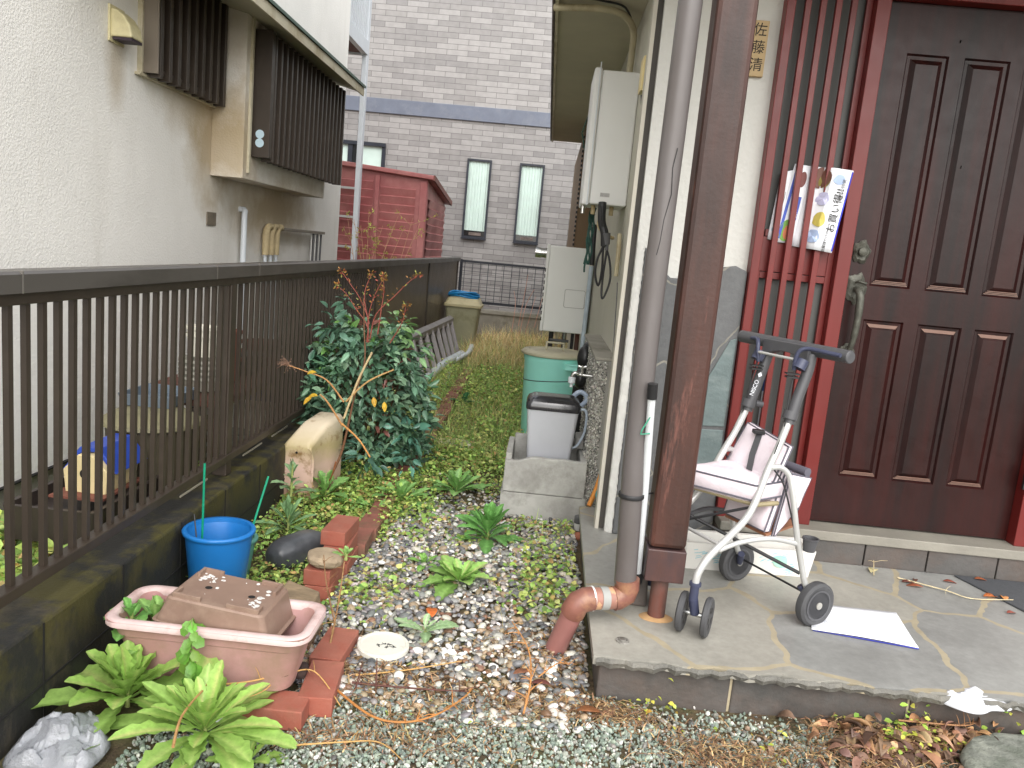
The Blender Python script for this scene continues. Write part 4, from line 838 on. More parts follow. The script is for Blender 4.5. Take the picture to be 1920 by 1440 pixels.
# ladder leaning on its side against the fence
ld = thing('ladder', 'grey aluminium ladder lying on its side against the brown fence', 'ladder', (-1.1, 8, 0))
M_lad = mat('weathered aluminium', (142, 137, 136), .5, .12, 10, metal=.2, dirt=(120, 112, 110))
A = Vector((-1.17, 6.7, .52)); B = Vector((-1.12, 10.0, .47)); Cc = Vector((-.97, 6.55, .06)); Dd = Vector((-.95, 9.6, .05))
def bar(g, p, q, w_, h): g.tube([p, q], w_, 4)
mb = MB(); mb.hexa([A + Vector((-.03, 0, -.035)), A + Vector((.02, 0, -.06)), B + Vector((.02, 0, -.06)), B + Vector((-.03, 0, -.035))], [A + Vector((-.03, 0, .03)), A + Vector((.02, 0, .0)), B + Vector((.02, 0, .0)), B + Vector((-.03, 0, .03))]); mb.build('rail', M_lad, ld, bevel=.004)
mb = MB(); mb.hexa([Cc + Vector((-.03, 0, -.03)), Cc + Vector((.03, 0, -.05)), Dd + Vector((.03, 0, -.05)), Dd + Vector((-.03, 0, -.03))], [Cc + Vector((-.03, 0, .03)), Cc + Vector((.03, 0, .01)), Dd + Vector((.03, 0, .01)), Dd + Vector((-.03, 0, .03))]); mb.build('rail', M_lad, ld, bevel=.004)
for i in range(9):
    t = .04 + i * .115; p = A.lerp(B, t) + Vector((.0, 0, -.03)); q = Cc.lerp(Dd, t) + Vector((0, 0, .02)); g = MB()
    d = Vector((0, .028, 0)); e = Vector((.02, 0, .01)); g.hexa([q - d - e, q - d + e, q + d + e, q + d - e], [p - d - e, p - d + e, p + d + e, p + d - e]); g.build('rung', M_lad, ld, bevel=.006)
M_pvc = mat('white pvc', (206, 214, 220), .4, .06, 8, dirt=(150, 156, 140))
for pts, lb in (([(-.86, 7.3, .06), (-.87, 8.1, .07)], 'short white plastic pipe with an open end lying by the brick edging'), ([(-1.02, 7.1, .12), (-.97, 8.3, .14), (-.90, 9.3, .12)], 'long white plastic pipe lying along the foot of the ladder')):
    g = MB(); g.tube(pts, .042, 18); tag(g.build('plastic_pipe', M_pvc, smooth=True, loc=pts[0]), lb, 'pipe')
mb = MB(); mb.tube(smoothpath([(-1.0, 8.6, .08), (-.9, 8.8, .12), (-.82, 9.3, .14), (-.84, 9.9, .15)], 5), .03, 12); tag(mb.build('white_sheet_roll', M_pvc, smooth=True, loc=(-1, 8.6, .1)), 'crumpled white plastic roll beyond the ladder', 'sheet')
#PART5
# ------------------------------------------------------------------ bricks
M_brick = mat('orange red brick', (152, 94, 78), .75, .16, 8, bump=.35, bscale=120, dirt=(120, 84, 60), dscale=9, dlo=.52, dhi=.75, c2=(150, 70, 52))
M_brick2 = mat('dull red brick', (138, 88, 76), .8, .2, 8, bump=.35, bscale=120, dirt=(100, 90, 66), dlo=.42, dhi=.62)
def brickmesh(mt):
    g = MB(); g.box(-.05, .05, -.105, .105, 0, .06); return g.build('brick', mt, bevel=.003)
bricks = []
b0 = brickmesh(M_brick); b1 = brickmesh(M_brick2)
def brick(x, y, z, rz=0, tilt=0, label='', grp='bricks stacked along the planting bed', src=b0):
    o = src if 'label' not in src else src.copy()
    if o is not src: col.objects.link(o)
    o.location = (x, y, z); o.rotation_euler = (tilt, 0, rz); tag(o, label, 'brick', grp); return o
brick(-.742, 2.905, 0, .04, 0, 'orange brick at the bottom of the front stack, under the broken stone')
brick(-.742, 2.905, .0615, -.02, 0, 'wet orange brick directly under the broken stone')
brick(-.735, 3.135, 0, .02, 0, 'bottom brick of the middle stack in the brick row')
brick(-.740, 3.135, .0615, .03, 0, 'middle brick of the stack with the brick on top')
brick(-.748, 3.155, .123, -.05, 0, 'topmost red brick lying on the middle stack')
brick(-.715, 3.36, .0, .03, 0, 'brick low in the row just behind the stacked bricks', src=b1)
brick(-.705, 3.575, -.005, -.03, 0, 'brick sunk among weeds behind the stacked bricks', src=b1)
brick(-.700, 3.79, -.01, .02, 0, 'half buried brick next to the first green rosette', src=b1)
y = 4.0; k = 0
nth = ['first', 'second', 'third', 'fourth', 'fifth', 'sixth', 'seventh', 'eighth', 'ninth', 'tenth', 'eleventh', 'twelfth', 'thirteenth', 'fourteenth', 'fifteenth', 'sixteenth', 'seventeenth', 'eighteenth', 'nineteenth', 'twentieth']
while y < 8.2:
    o = brick(-.705 + random.uniform(-.01, .01), y, -.012 + gz(-.7, y) + random.uniform(0, .012), random.uniform(-.05, .05), 0, 'weathered %s brick counted from the near end of the straight edging line beyond the rosettes' % nth[k], 'bricks edging the far planting bed', b1)
    y += .218; k += 1
# under the planter
for (x, y, z, rz, lb) in ((-.655, 2.045, .003, R_(90), 'orange brick sticking out at the front right below the pink planter'), (-.545, 2.175, .004, R_(5), 'orange brick along the right end of the pink planter'),
                          (-.565, 2.40, .0, R_(-3), 'brick behind the right end of the pink planter'), (-.865, 2.13, .0, R_(92), 'brick under the middle of the pink planter'),
                          (-1.08, 2.15, .0, R_(88), 'brick under the left end of the pink planter')):
    brick(x, y, z, rz, 0, lb, 'bricks under the pink planter')
# broken stone + chunk + black rock
g = MB(); rock(g, (-.735, 2.86, .150), (.062, .07, .026), 5, .22, .75, .2); tag(g.build('broken_stone', mat('tan broken concrete', (160, 142, 118), .85, .25, 14, bump=.8, bscale=60, dirt=(104, 88, 70)), smooth=True, loc=(-.735, 2.86, .15)), 'rough tan broken stone lying on top of the front brick stack', 'stone')
g = MB(); rock(g, (-.93, 3.17, .045), (.075, .15, .07), 9, .10, None, -.5); tag(g.build('black_stone', mat('black smooth stone', (66, 68, 72), .35, .25, 7, c2=(98, 100, 104)), smooth=True, loc=(-.93, 3.17, 0)), 'large smooth black stone in the weeds left of the brick stack', 'stone')
g = MB(); g.hexa([(-.80, 2.44, .03), (-.655, 2.42, .03), (-.645, 2.56, .03), (-.79, 2.60, .03)], [(-.795, 2.46, .155), (-.665, 2.43, .145), (-.66, 2.54, .165), (-.785, 2.585, .175)]); tag(g.build('concrete_chunk', mat('grained concrete chunk', (132, 114, 90), .85, .3, 10, stretch=(1, 4, 4), bump=.7, bscale=50, dirt=(86, 74, 60)), bevel=.006, loc=(-.72, 2.5, .03)), 'grained grey brown block wedged behind the upturned planter', 'block')
g = MB(); g.hexa([(-.80, 2.44, -.02), (-.655, 2.42, -.02), (-.645, 2.56, -.02), (-.79, 2.60, -.02)], [(-.80, 2.44, .029), (-.655, 2.42, .029), (-.645, 2.56, .029), (-.79, 2.60, .029)]); tag(g.build('brick', M_brick2, bevel=.004, loc=(-.72, 2.5, 0)), 'dull brick under the grained block behind the planter', 'brick')
# ------------------------------------------------------------------ pink planter
pp = thing('pink_planter', 'long faded pink plastic planter with weeds, resting on orange bricks', 'planter', (-.85, 2.14, .066))
M_pink = mat('faded pink plastic', (186, 146, 142), .5, .1, 6, dirt=(150, 122, 106), dscale=5, dlo=.45, dhi=.7, c2=(172, 126, 124))
M_prim = mat('chalky rim', (200, 176, 172), .6, .1, 18, dirt=(168, 138, 130), dscale=12)
def planter_rings(cx, cy, z0, h, L1, W1_, L2, W2, r=.05, t=.006):
    o = []
    for (u, ex) in ((0, -.015), (.03, 0), (.35, 0), (.72, .0), (.74, .004), (.93, .004), (.935, .016), (1, .018), (1.0, .0), (.98, -t - .002), (.5, -t), (.12, -t)):
        hx = (L1 + (L2 - L1) * u) / 2 + ex; hy = (W1_ + (W2 - W1_) * u) / 2 + ex; o.append(rrect(cx - hx, cx + hx, cy - hy, cy + hy, z0 + h * u, min(r, hy * .9)))
    return o
mb = MB(); mb.rings(planter_rings(-.846, 2.142, .066, .19, .46, .15, .545, .215)); mb.build('body', M_pink, pp, smooth=True, sharp=30)
mb = MB(); a = rrect(-.846 - .292, -.846 + .292, 2.142 - .127, 2.142 + .127, 0, .06, 8); b = rrect(-.846 - .262, -.846 + .262, 2.142 - .097, 2.142 + .097, 0, .042, 8)
rl = [[(x, y, .240) for x, y, z in a], [(x, y, .254) for x, y, z in a], [((x * .75 + u * .25), (y * .75 + v * .25), .2605) for (x, y, z), (u, v, w_) in zip(a, b)], [((x * .25 + u * .75), (y * .25 + v * .75), .2605) for (x, y, z), (u, v, w_) in zip(a, b)], [(x, y, .255) for x, y, z in b], [(x, y, .235) for x, y, z in b]]
mb.rings(rl, cap0=False, cap1=False); mb.build('rim', M_prim, pp, smooth=True, sharp=60)
mb = MB(); mb.rings([rrect(-.846 - .235, -.846 + .235, 2.142 - .08, 2.142 + .08, z, .03) for z in (.12, .155)]); mb.build('soil', mat('planter soil', (92, 70, 52), .95, .4, 30, bump=1, bscale=90, bdist=.01), pp)
mb = MB()
for cx_, in ((-1.01,), (-.665,)):
    mb.tube([(cx_ + .017 * math.cos(t), 2.0585 + .0015, .165 + .017 * math.sin(t)) for t in np.linspace(0, 2 * math.pi, 24)], .0012, 5)
for i in range(14): mb.box(-.94 + i * .014, -.934 + i * .014, 2.0535, 2.0575, .163 + .002 * (i % 3), .170 - .002 * (i % 2))
mb.build('moulded_mark', M_pink, pp)
# upturned brown planter
up = thing('upturned_planter', 'brown plastic planter lying upside down inside the pink planter', 'planter', (-.83, 2.12, .23))
Rz = Matrix.Rotation(R_(-3), 4, 'Z') @ Matrix.Rotation(R_(5), 4, 'Y')
def UT(p): return tuple((Matrix.Translation((-.832, 2.158, .214)) @ Rz @ Vector(p)))
M_upp = mat('brown planter plastic', (132, 108, 94), .5, .12, 8, dirt=(150, 128, 112), dscale=6)
mb = MB(); rl = []
for z, hx, hy in ((.008, .176, .098), (.022, .178, .104), (.024, .168, .101), (.07, .150, .102), (.095, .142, .102), (.10, .136, .098)): rl.append([UT(p) for p in rrect(-hx, hx, -hy, hy, z, .018)])
mb.rings(rl); mb.build('body', M_upp, up, smooth=True, sharp=30)
for q_, (x0, x1, y0, y1) in enumerate(((-.125, -.06, .085, .094), (-.125, -.116, .05, .085), (.06, .125, .085, .094), (.116, .125, .03, .085), (-.125, -.045, -.094, -.085), (-.125, -.116, -.085, -.05), (.03, .125, -.094, -.085), (.116, .125, -.085, -.06))):
    if q_ % 2 == 0: mb = MB()
    mb.box(x0, x1, y0, y1, .099, .1125, T=UT)
    if q_ % 2 == 1: mb.build('foot', M_upp, up, bevel=.001)
mb = MB()
for (x, y) in ((-.062, -.005), (.068, -.005)): mb.lathe([(.0135, .1005), (.0135, .1015), (.0105, .1015), (.0105, .1008)], x, y, 20, ax=lambda v: Vector(UT(v)))
mb.cur = 1
for (x, y) in ((-.062, -.005), (.068, -.005)): mb.lathe([(.0108, .1004), (.0108, .10095)], x, y, 20, ax=lambda v: Vector(UT(v)))
mb.build('drain_hole', [M_upp, M_slot], up)
mb = MB(); r2 = np.random.default_rng(4)
for i in range(60):
    if i < 20: x, y = -.09 + r2.normal(0, .02), .06 + r2.normal(0, .014)
    elif i < 42: x, y = .09 + r2.normal(0, .012), -.045 + r2.normal(0, .02)
    else: x, y = r2.uniform(-.11, .11), r2.uniform(-.09, .09)
    rr = abs(r2.normal(0, .0035)) + .0012; mb.lathe([(rr, .1002), (rr * .8, .1012)], x, y, 8, sx=1, sy=r2.uniform(.5, 1.3), ax=lambda v: Vector(UT(v)))
sp_ = mb.build('paint_spots', mat('white splashes', (210, 208, 204), .8), up); sp_['kind'] = 'stuff'
# blue bucket & others
def pot(name, lb, cat, cx, cy, z0, h, r0, r1, mt, rim=.008, n=40, sx=1):
    t = thing(name, lb, cat, (cx, cy, z0)); g = MB()
    g.lathe([(r0 * .96, z0), (r0, z0 + .004), (r1, z0 + h - .004), (r1 - .004, z0 + h), (r1 - .006, z0 + h - .004), (r0 - .004, z0 + .012)], cx, cy, n, sx=sx); g.build('body', mt, t, smooth=True)
    g = MB(); g.lathe([(r1 - .002, z0 + h - .016), (r1 + rim, z0 + h - .012), (r1 + rim * 1.2, z0 + h - .002), (r1 + rim * .6, z0 + h + .003), (r1 - .006, z0 + h + .001), (r1 - .007, z0 + h - .014)], cx, cy, n, sx=sx, caps=False); g.build('rim', mt, t, smooth=True, sharp=70); return t
M_blue = mat('blue plastic', (30, 112, 184), .35, .08, 6, dirt=(40, 92, 140), dlo=.55, dhi=.8)
pot('blue_bucket', 'bright blue plastic bucket between the pink planter and the block wall', 'bucket', -1.093, 2.74, .0, .27, .092, .118, M_blue)
g = MB(); g.lathe([(.10, .16), (.09, .175), (0.0, .18)], -1.093, 2.74, 24); tag(g.build('bucket_soil', M_gbrown, loc=(-1.093, 2.74, .17)), 'dark soil inside the blue bucket', 'soil')
pot('green_pot', 'dull green plastic pot half hidden behind the blue bucket', 'pot', -1.115, 2.95, .0, .16, .06, .08, mat('sea green plastic', (84, 136, 124), .5, .12, 6))
M_gst = mat('green stake', (14, 142, 108), .4)
for a, b, lb in (((-1.152, 2.731, .18), (-1.146, 2.72, .515), 'upright green garden stake standing in the blue bucket'), ((-1.045, 2.86, .12), (-.985, 2.93, .425), 'slanting green garden stake behind the blue bucket')):
    g = MB(); g.tube([a, b], .0042, 8); tag(g.build('garden_stake', M_gst, smooth=True, loc=a), lb, 'stake')
g = MB(); g.tube([(-1.17, 2.70, .33), (-1.145, 2.67, .24), (-1.13, 2.66, .2)], .0025, 6); tag(g.build('wire_stem', M_cable, smooth=True, loc=(-1.15, 2.68, .2)), 'thin dark bent wire leaning in the blue bucket', 'wire')
# standing cream basin planter by the bush
st = thing('standing_planter', 'stained cream and pink planter box standing on its end beside the bush', 'planter', (-1.13, 4.05, 0))
M_cream_pl = NT('stained cream plastic'); s = M_cream_pl
sp = s.n('SeparateXYZ'); s.l(s.tc.outputs['Object'], sp.inputs[0]); nz = s.noise(5, 6, .65); md = s.n('Math', operation='MULTIPLY_ADD'); s.l(nz.outputs[0], md.inputs[0]); md.inputs[1].default_value = .16; s.l(sp.outputs[2], md.inputs[2])
cc = s.ramp(md.outputs[0], [(.06, lin((128, 96, 68))), (.16, lin((196, 164, 146))), (.26, lin((206, 176, 162))), (.36, lin((176, 160, 118))), (.46, lin((206, 192, 168)))])
n9 = s.noise(8, 6, .7); cc = s.mix(s.ramp(n9.outputs[0], [(.55, B0), (.66, W1)]), cc, lin((140, 112, 76))); s.l(cc, s.p.inputs['Base Color']); s.p.inputs['Roughness'].default_value = .45; M_cream_pl = s.m
mb = MB(); rl = []
for (y, x0, x1, z0, z1) in ((3.88, -1.245, -1.075, .0, .26), (3.87, -1.235, -1.085, .0, .29), (3.885, -1.232, -1.09, .0, .315), (4.0, -1.18, -1.04, .0, .40), (4.12, -1.14, -1.0, .0, .43), (4.14, -1.13, -1.0, .0, .42)):
    rl.append([(x, y, z) for x, z, q in rrect(x0, x1, z0 - .02, z1, 0, .028)])
mb.rings(rl); mb.build('body', M_cream_pl, st, smooth=True, sharp=50)
mb = MB(); mb.lathe([(.006, 0), (.006, .003)], 0, 0, 12, ax=lambda v: (-1.165 + v.x, 3.878 - v.z, .262 + v.y)); mb.build('drain_hole', M_slot, st)
mb = MB(); mb.box(-1.222, -1.10, 3.866, 3.868, .085, .088); mb.build('mould_line', M_upp, st)
# inspection cover, round white
iv = thing('drain_cover', 'round white plastic drain cover in the pebbles with small dark scratches', 'drain cover', (-.417, 2.455, 0))
M_cov = mat('white cover plastic', (214, 212, 200), .5, .06, 12, dirt=(168, 164, 140), dscale=9, dlo=.55, dhi=.7)
mb = MB(); mb.lathe([(.078, -.02), (.080, .028), (.086, .03), (.086, .042), (.083, .046), (.074, .046), (.073, .0435), (.0, .0435)], -.417, 2.455, 48); mb.build('lid', M_cov, iv, smooth=True, sharp=30)
mb = MB(); r2 = np.random.default_rng(8)
for c0 in ((-.43, 2.44), (-.415, 2.455), (-.395, 2.455), (-.40, 2.435), (-.38, 2.44)):
    for i in range(9):
        a = r2.uniform(0, 6.28); l = r2.uniform(.006, .012); mb.tube([(c0[0], c0[1], .0445), (c0[0] + l * math.cos(a), c0[1] + l * math.sin(a), .0447)], .0009, 4)
mb.build('star_scratches', M_cable, iv)
# pale flat stone far
g = MB(); rock(g, (-.52, 5.3, .03), (.12, .11, .03), 12, .12, .6, .3); tag(g.build('pale_stone', mat('pale stone', (206, 198, 180), .8, .12, 8, bump=.4), smooth=True, loc=(-.52, 5.3, 0)), 'pale flat stone in the weeds right of the bush', 'stone')
g = MB(); rock(g, (1.62, 2.10, .035), (.33, .21, .055), 14, .12, .55, .1); tag(g.build('stepping_stone', mat('mossy granite', (118, 120, 112), .85, .25, 16, bump=.9, bscale=50, bdist=.01, dirt=(150, 152, 140), dscale=8, c2=(90, 96, 84)), smooth=True, loc=(1.62, 2.1, 0)), 'big rough grey stepping stone before the porch by the leaf heap', 'stone')
# papers
M_paper = mat('white paper', (236, 238, 244), .6, .015, 4)
M_blueedge = mat('blue print', (60, 66, 170), .6)
pa = thing('paper_leaflet', 'large white leaflet with a blue edge lying on the paving by the walker wheel', 'leaflet', (1.25, 2.76, .151))
def paper(quad, z, n=10, lift=.006, seed=0):
    V = []; q = [Vector((*p, 0)) for p in quad]
    for j in range(n + 1):
        for i in range(n + 1):
            u, v = i / n, j / n; p = q[0].lerp(q[1], u).lerp(q[3].lerp(q[2], u), v)
            V.append((p.x, p.y, z + lift * (.5 + .5 * math.sin(u * 3 + v * 4 + seed)) * (u * (1 - u) * 2 + abs(v - .5))))
    return V, [(j * (n + 1) + i, j * (n + 1) + i + 1, (j + 1) * (n + 1) + i + 1, (j + 1) * (n + 1) + i) for j in range(n) for i in range(n)]
mb = MB(); mb.add(*paper([(1.045, 2.671), (1.39, 2.612), (1.434, 2.894), (1.12, 2.91)], .155)); mb.build('sheet', M_paper, pa, smooth=True, solid=.0015)
mb = MB(); mb.add(*paper([(1.05, 2.667), (1.39, 2.6085), (1.39, 2.612), (1.05, 2.671)], .153, lift=.004)); mb.build('printed_edge', M_blueedge, pa, solid=.0015)
mb = MB(); r2 = np.random.default_rng(2)
for i in range(26):
    x = 1.30 + (i % 5) * .009 + r2.uniform(-.002, .002); y = 2.69 + (i // 5) * .010; mb.box(x, x + .006, y, y + .004, .1598, .1602)
for i in range(30):
    x = 1.10 + (i % 3) * .009; y = 2.73 + (i // 3) * .010; mb.box(x, x + .005, y, y + .006, .1598, .1602)
pr_ = mb.build('print', mat('pale print', (196, 200, 206), .7), pa); pr_['kind'] = 'stuff'
# foam box behind the walker
fb = thing('foam_box', 'low white foam box with faint blue printing behind the walker', 'box', (.94, 3.2, .15))
M_foam = mat('white foam', (214, 212, 206), .75, .04, 10, dirt=(184, 176, 160), dlo=.6, dhi=.8)
ff = Vector((1.212 - .667, 3.165 - 3.125, 0)).normalized(); gg = Vector((-ff.y, ff.x, 0)); o_ = Vector((.667, 3.125, .151))
def FT(p): return tuple(o_ + ff * p[0] + gg * p[1] + Vector((0, 0, p[2])))
mb = MB(); rl = []
for z, e in ((0, .012), (.11, 0), (.115, 0), (.115, .02), (.03, .03)): rl.append([FT((x, y, z)) for x, y, q in rrect(e, .545 - e, e, .17 - e, 0, .01)])
mb.rings(rl); mb.build('body', M_foam, fb, smooth=True, sharp=30)
mb = MB(); r2 = np.random.default_rng(3)
for (c0, wd) in (((.10, .06), .06), ((.36, .07), .05), ((.15, .045), .07), ((.42, .03), .03)):
    for i in range(16):
        x = c0[0] + r2.uniform(-wd, wd); z = c0[1] + r2.uniform(-.025, .025); l = r2.uniform(.01, .03); sl_ = r2.uniform(.1, .5); yy = .0115 - z * .11
        mb.add([FT((x, yy - .0008, z)), FT((x + l, yy - .0008, z + l * sl_)), FT((x + l, yy - .0008, z + l * sl_ + .003)), FT((x, yy - .0008, z + .003))], [(0, 1, 2, 3)])
pr_ = mb.build('print', mat('faint blue print', (146, 196, 206), .7), fb); pr_['kind'] = 'stuff'
mb = MB(); mb.lathe([(.03, 0), (.03, .002)], 0, 0, 20, ax=lambda v: Vector(FT((.40 + v.x, .0045 - v.z, .065 + v.y * .9)))); mb.build('print_disc', mat('faint green print', (160, 206, 186), .7), fb)
# door mat
g = MB(); g.hexa([(1.885, 3.372, .1505), (2.03, 2.95, .1505), (2.6, 3.0, .1505), (2.6, 3.372, .1505)], [(1.885, 3.372, .158), (2.03, 2.95, .158), (2.6, 3.0, .158), (2.6, 3.372, .158)])
tag(g.build('door_mat', mat('dark rubber mat', (70, 72, 76), .7, .1, 60, bump=.5, bscale=200), bevel=.003, loc=(2.2, 3.2, .15)), 'dark grey rubber mat below the door sill at the right', 'mat')
# flyers in the lattice
def flyer(name, lb, quad, y, deco, front=0.):
    t = thing(name, lb, 'flyer', (quad[0][0], y, quad[0][1])); g = MB(); n = 8; V = []
    for j in range(n + 1):
        for i in range(n + 1):
            u, v = i / n, j / n; x = (quad[0][0] * (1 - u) + quad[1][0] * u) * (1 - v) + (quad[3][0] * (1 - u) + quad[2][0] * u) * v; z = (quad[0][1] * (1 - u) + quad[1][1] * u) * (1 - v) + (quad[3][1] * (1 - u) + quad[2][1] * u) * v
            V.append((x, y - .004 * math.sin(u * 3.1) - front * min(1, max(0, (u - .32) / .16)), z))
    g.add(V, [(j * (n + 1) + i, j * (n + 1) + i + 1, (j + 1) * (n + 1) + i + 1, (j + 1) * (n + 1) + i) for j in range(n) for i in range(n)]); g.build('sheet', M_paper, t, smooth=True, solid=.0012)
    def at(u, v, off=.001):
        x = (quad[0][0] * (1 - u) + quad[1][0] * u) * (1 - v) + (quad[3][0] * (1 - u) + quad[2][0] * u) * v; z = (quad[0][1] * (1 - u) + quad[1][1] * u) * (1 - v) + (quad[3][1] * (1 - u) + quad[2][1] * u) * v
        return Vector((x, y - .004 * math.sin(u * 3.1) - front * min(1, max(0, (u - .32) / .16)) - off - .0008, z))
    deco(t, at); return t
def disc(t, at, u, v, ru, rv, c_, nm, off=.0012, n=24, wob=0):
    g = MB(); ctr = at(u, v, off); pts = [at(u + ru * math.cos(a) * (1 + wob * math.sin(a * 3)), v + rv * math.sin(a), off) for a in np.linspace(0, 2 * math.pi, n, endpoint=False)]
    g.add([tuple(ctr)] + [tuple(p) for p in pts], [(0, 1 + (i + 1) % n, 1 + i) for i in range(n)]); return g.build(nm, mat('ink %d %d %d' % c_, c_, .6, .12, 40), t)
def rect(t, at, u0, u1, v0, v1, c_, nm, off=.0012):
    g = MB(); g.add([tuple(at(u0, v0, off)), tuple(at(u1, v0, off)), tuple(at(u1, v1, off)), tuple(at(u0, v1, off))], [(0, 1, 2, 3)]); return g.build(nm, mat('ink %d %d %d' % c_, c_, .6, .12, 40), t)
def d1(t, at):
    disc(t, at, .28, .13, .20, .13, (110, 74, 62), 'dish_photo', .006); disc(t, at, .36, .17, .11, .075, (134, 122, 60), 'dish_photo', .0066)
    disc(t, at, .70, .13, .15, .06, (170, 190, 224), 'pale_blob', .003, wob=.1); disc(t, at, .42, .38, .13, .08, (196, 196, 226), 'pale_blob', .006, wob=.1)
    disc(t, at, .46, .63, .13, .09, (206, 190, 96), 'yellow_blob', .005, wob=.1); disc(t, at, .40, .84, .15, .08, (176, 196, 230), 'pale_blob', .006, wob=.1)
    rect(t, at, .965, 1.0, .02, .98, (44, 52, 190), 'blue_edge')
    ang = math.atan2(quadA[3][0] - quadA[0][0], quadA[0][1] - quadA[3][1])
    def txt(s_, u, v, sz, m_):
        p = at(u, v, .0045); M = Matrix.Translation(p) @ Matrix.Rotation(R_(90), 4, 'X') @ Matrix.Rotation(R_(90) + ang, 4, 'Z'); text_mesh(s_, sz, M, m_, 'lettering', t, .0002)
    txt('お買い得!!', .80, .50, .040, M_ink); txt('会員様だけの', .74, .88, .015, M_ink); txt('毎日の特価', .84, .25, .018, mat('grey ink', (110, 110, 112), .7))
quadA = [(1.055, 1.822), (1.214, 1.812), (1.176, 1.474), (1.02, 1.490)]
flyer('sale_flyer', 'white sale flyer with black lettering and food pictures, rightmost in the red lattice', quadA, 3.4815, d1, .042)
def d2(t, at):
    rect(t, at, .12, .26, .05, .95, (74, 96, 190), 'blue_band'); disc(t, at, .45, .84, .32, .14, (120, 168, 74), 'salad_photo'); disc(t, at, .55, .86, .22, .10, (206, 120, 84), 'dish_photo', .0018); disc(t, at, .62, .18, .2, .1, (120, 70, 66), 'dish_photo')
    rect(t, at, .45, .8, .40, .70, (64, 88, 176), 'blue_patch'); p = at(.62, .55, .002)
    text_mesh('野菜たっぷり', .022, Matrix.Translation(p) @ Matrix.Rotation(R_(90), 4, 'X') @ Matrix.Rotation(R_(96), 4, 'Z'), M_paper, 'lettering', t, .0002)
flyer('food_flyer', 'blue and white flyer with salad picture, middle one in the red lattice', [(.985, 1.825), (1.06, 1.82), (1.03, 1.50), (.94, 1.50)], 3.483, d2)
def d3(t, at): disc(t, at, .6, .92, .25, .06, (220, 150, 190), 'pink_blob'); disc(t, at, .4, .84, .2, .04, (150, 200, 220), 'blue_blob'); rect(t, at, .7, .74, .3, .5, (60, 60, 60), 'print_line')
flyer('plain_flyer', 'narrow off-white flyer, leftmost of the papers in the red lattice', [(.935, 1.785), (.985, 1.80), (.955, 1.50), (.915, 1.51)], 3.4845, d3)
u_ = thing('blue_stick', 'blue and white stick standing behind the red lattice slats', 'stick', (.99, 3.508, .36))
for z0, z1, c_ in ((.36, .68, (50, 90, 150)), (.68, .86, (190, 200, 206)), (.86, 1.02, (44, 84, 150))):
    g = MB(); g.tube([(1.0, 3.5, z0), (1.0, 3.5, z1)], .010, 12); g.build('section', mat('stick %d' % c_[0], c_, .4), u_, smooth=True)

# ------------------------------------------------------------------ clutter behind the fence
M_tray = mat('dark plastic tray', (58, 50, 46), .5, .2, 8); M_terr = mat('terracotta pot', (120, 72, 58), .8, .2, 8); M_offw = mat('off white pot', (214, 210, 196), .6, .1, 8, dirt=(160, 152, 128)); M_rustwood = mat('dark rusty wood', (88, 52, 42), .7, .3, 6, stretch=(1, 4, 4))
bh = thing('bird_house', 'small toy house with a blue roof and cream front behind the fence', 'bird house', (-1.72, 3.06, .27))
mb = MB(); mb.prism([(-1.80, .27), (-1.64, .27), (-1.63, .36), (-1.69, .425), (-1.75, .425), (-1.81, .36)], 'y', 2.96, 3.20); mb.build('body', mat('cream plastic', (214, 196, 150), .5, .06), bh, bevel=.004)
mb = MB(); mb.prism([(-1.83, .35), (-1.815, .35), (-1.75, .43), (-1.69, .43), (-1.625, .35), (-1.61, .35), (-1.68, .448), (-1.76, .448)], 'y', 2.99, 3.24); mb.build('roof', mat('blue roof plastic', (44, 74, 170), .4, .1), bh, bevel=.003)
mb = MB(); mb.lathe([(.020, 0), (.020, .004)], 0, 0, 20, ax=lambda v: (-1.72 + v.x, 2.9595 - v.z, .35 + v.y)); mb.build('entry_hole', M_slot, bh)
mb = MB(); mb.rings([rrect(-1.92, -1.60, 2.80, 3.42, .12, .02), rrect(-1.94, -1.58, 2.78, 3.44, .26, .02), rrect(-1.92, -1.60, 2.80, 3.42, .26, .02), rrect(-1.92, -1.60, 2.80, 3.42, .2, .02)]); tag(mb.build('dark_trough', M_tray, smooth=True, sharp=30, loc=(-1.75, 3.1, .1)), 'dark brown plastic trough under the toy house behind the fence', 'trough')
mb = MB(); mb.box(-1.83, -1.62, 2.90, 3.22, .262, .272); tag(mb.build('terracotta_board', M_terr, loc=(-1.75, 3.1, .262)), 'terracotta coloured board beneath the toy house', 'board')
bt = thing('barrel', 'olive round lid on a dark barrel behind the fence', 'barrel', (-1.70, 3.45, .0))
mb = MB(); mb.lathe([(.16, .02), (.19, .44), (.19, .45)], -1.70, 3.45, 32); mb.build('body', mat('dark olive barrel', (70, 62, 46), .7, .25, 5), bt, smooth=True)
mb = MB(); mb.lathe([(.20, .45), (.215, .458), (.21, .475), (.15, .51), (.08, .522), (0, .522)], -1.70, 3.45, 32); mb.build('lid', mat('olive lid', (128, 122, 94), .6, .2, 5, dirt=(98, 94, 70)), bt, smooth=True)
tbk = thing('plant_bench', 'low rusty brown bench holding pots behind the fence', 'bench', (-1.75, 4.4, 0))
mb = MB(); mb.box(-1.98, -1.50, 3.70, 5.6, .49, .52); mb.build('top', M_rustwood, tbk)
for x, y in ((-1.52, 3.75), (-1.52, 5.5), (-1.95, 3.75), (-1.95, 5.5), (-1.52, 4.65)):
    g = MB(); g.box(x - .02, x + .02, y - .02, y + .02, .02, .489); g.build('leg', M_rustwood, tbk)
mb = MB(); mb.box(-1.53, -1.50, 2.9, 4.6, .12, .15); mb.build('brace', M_rustwood, tbk)
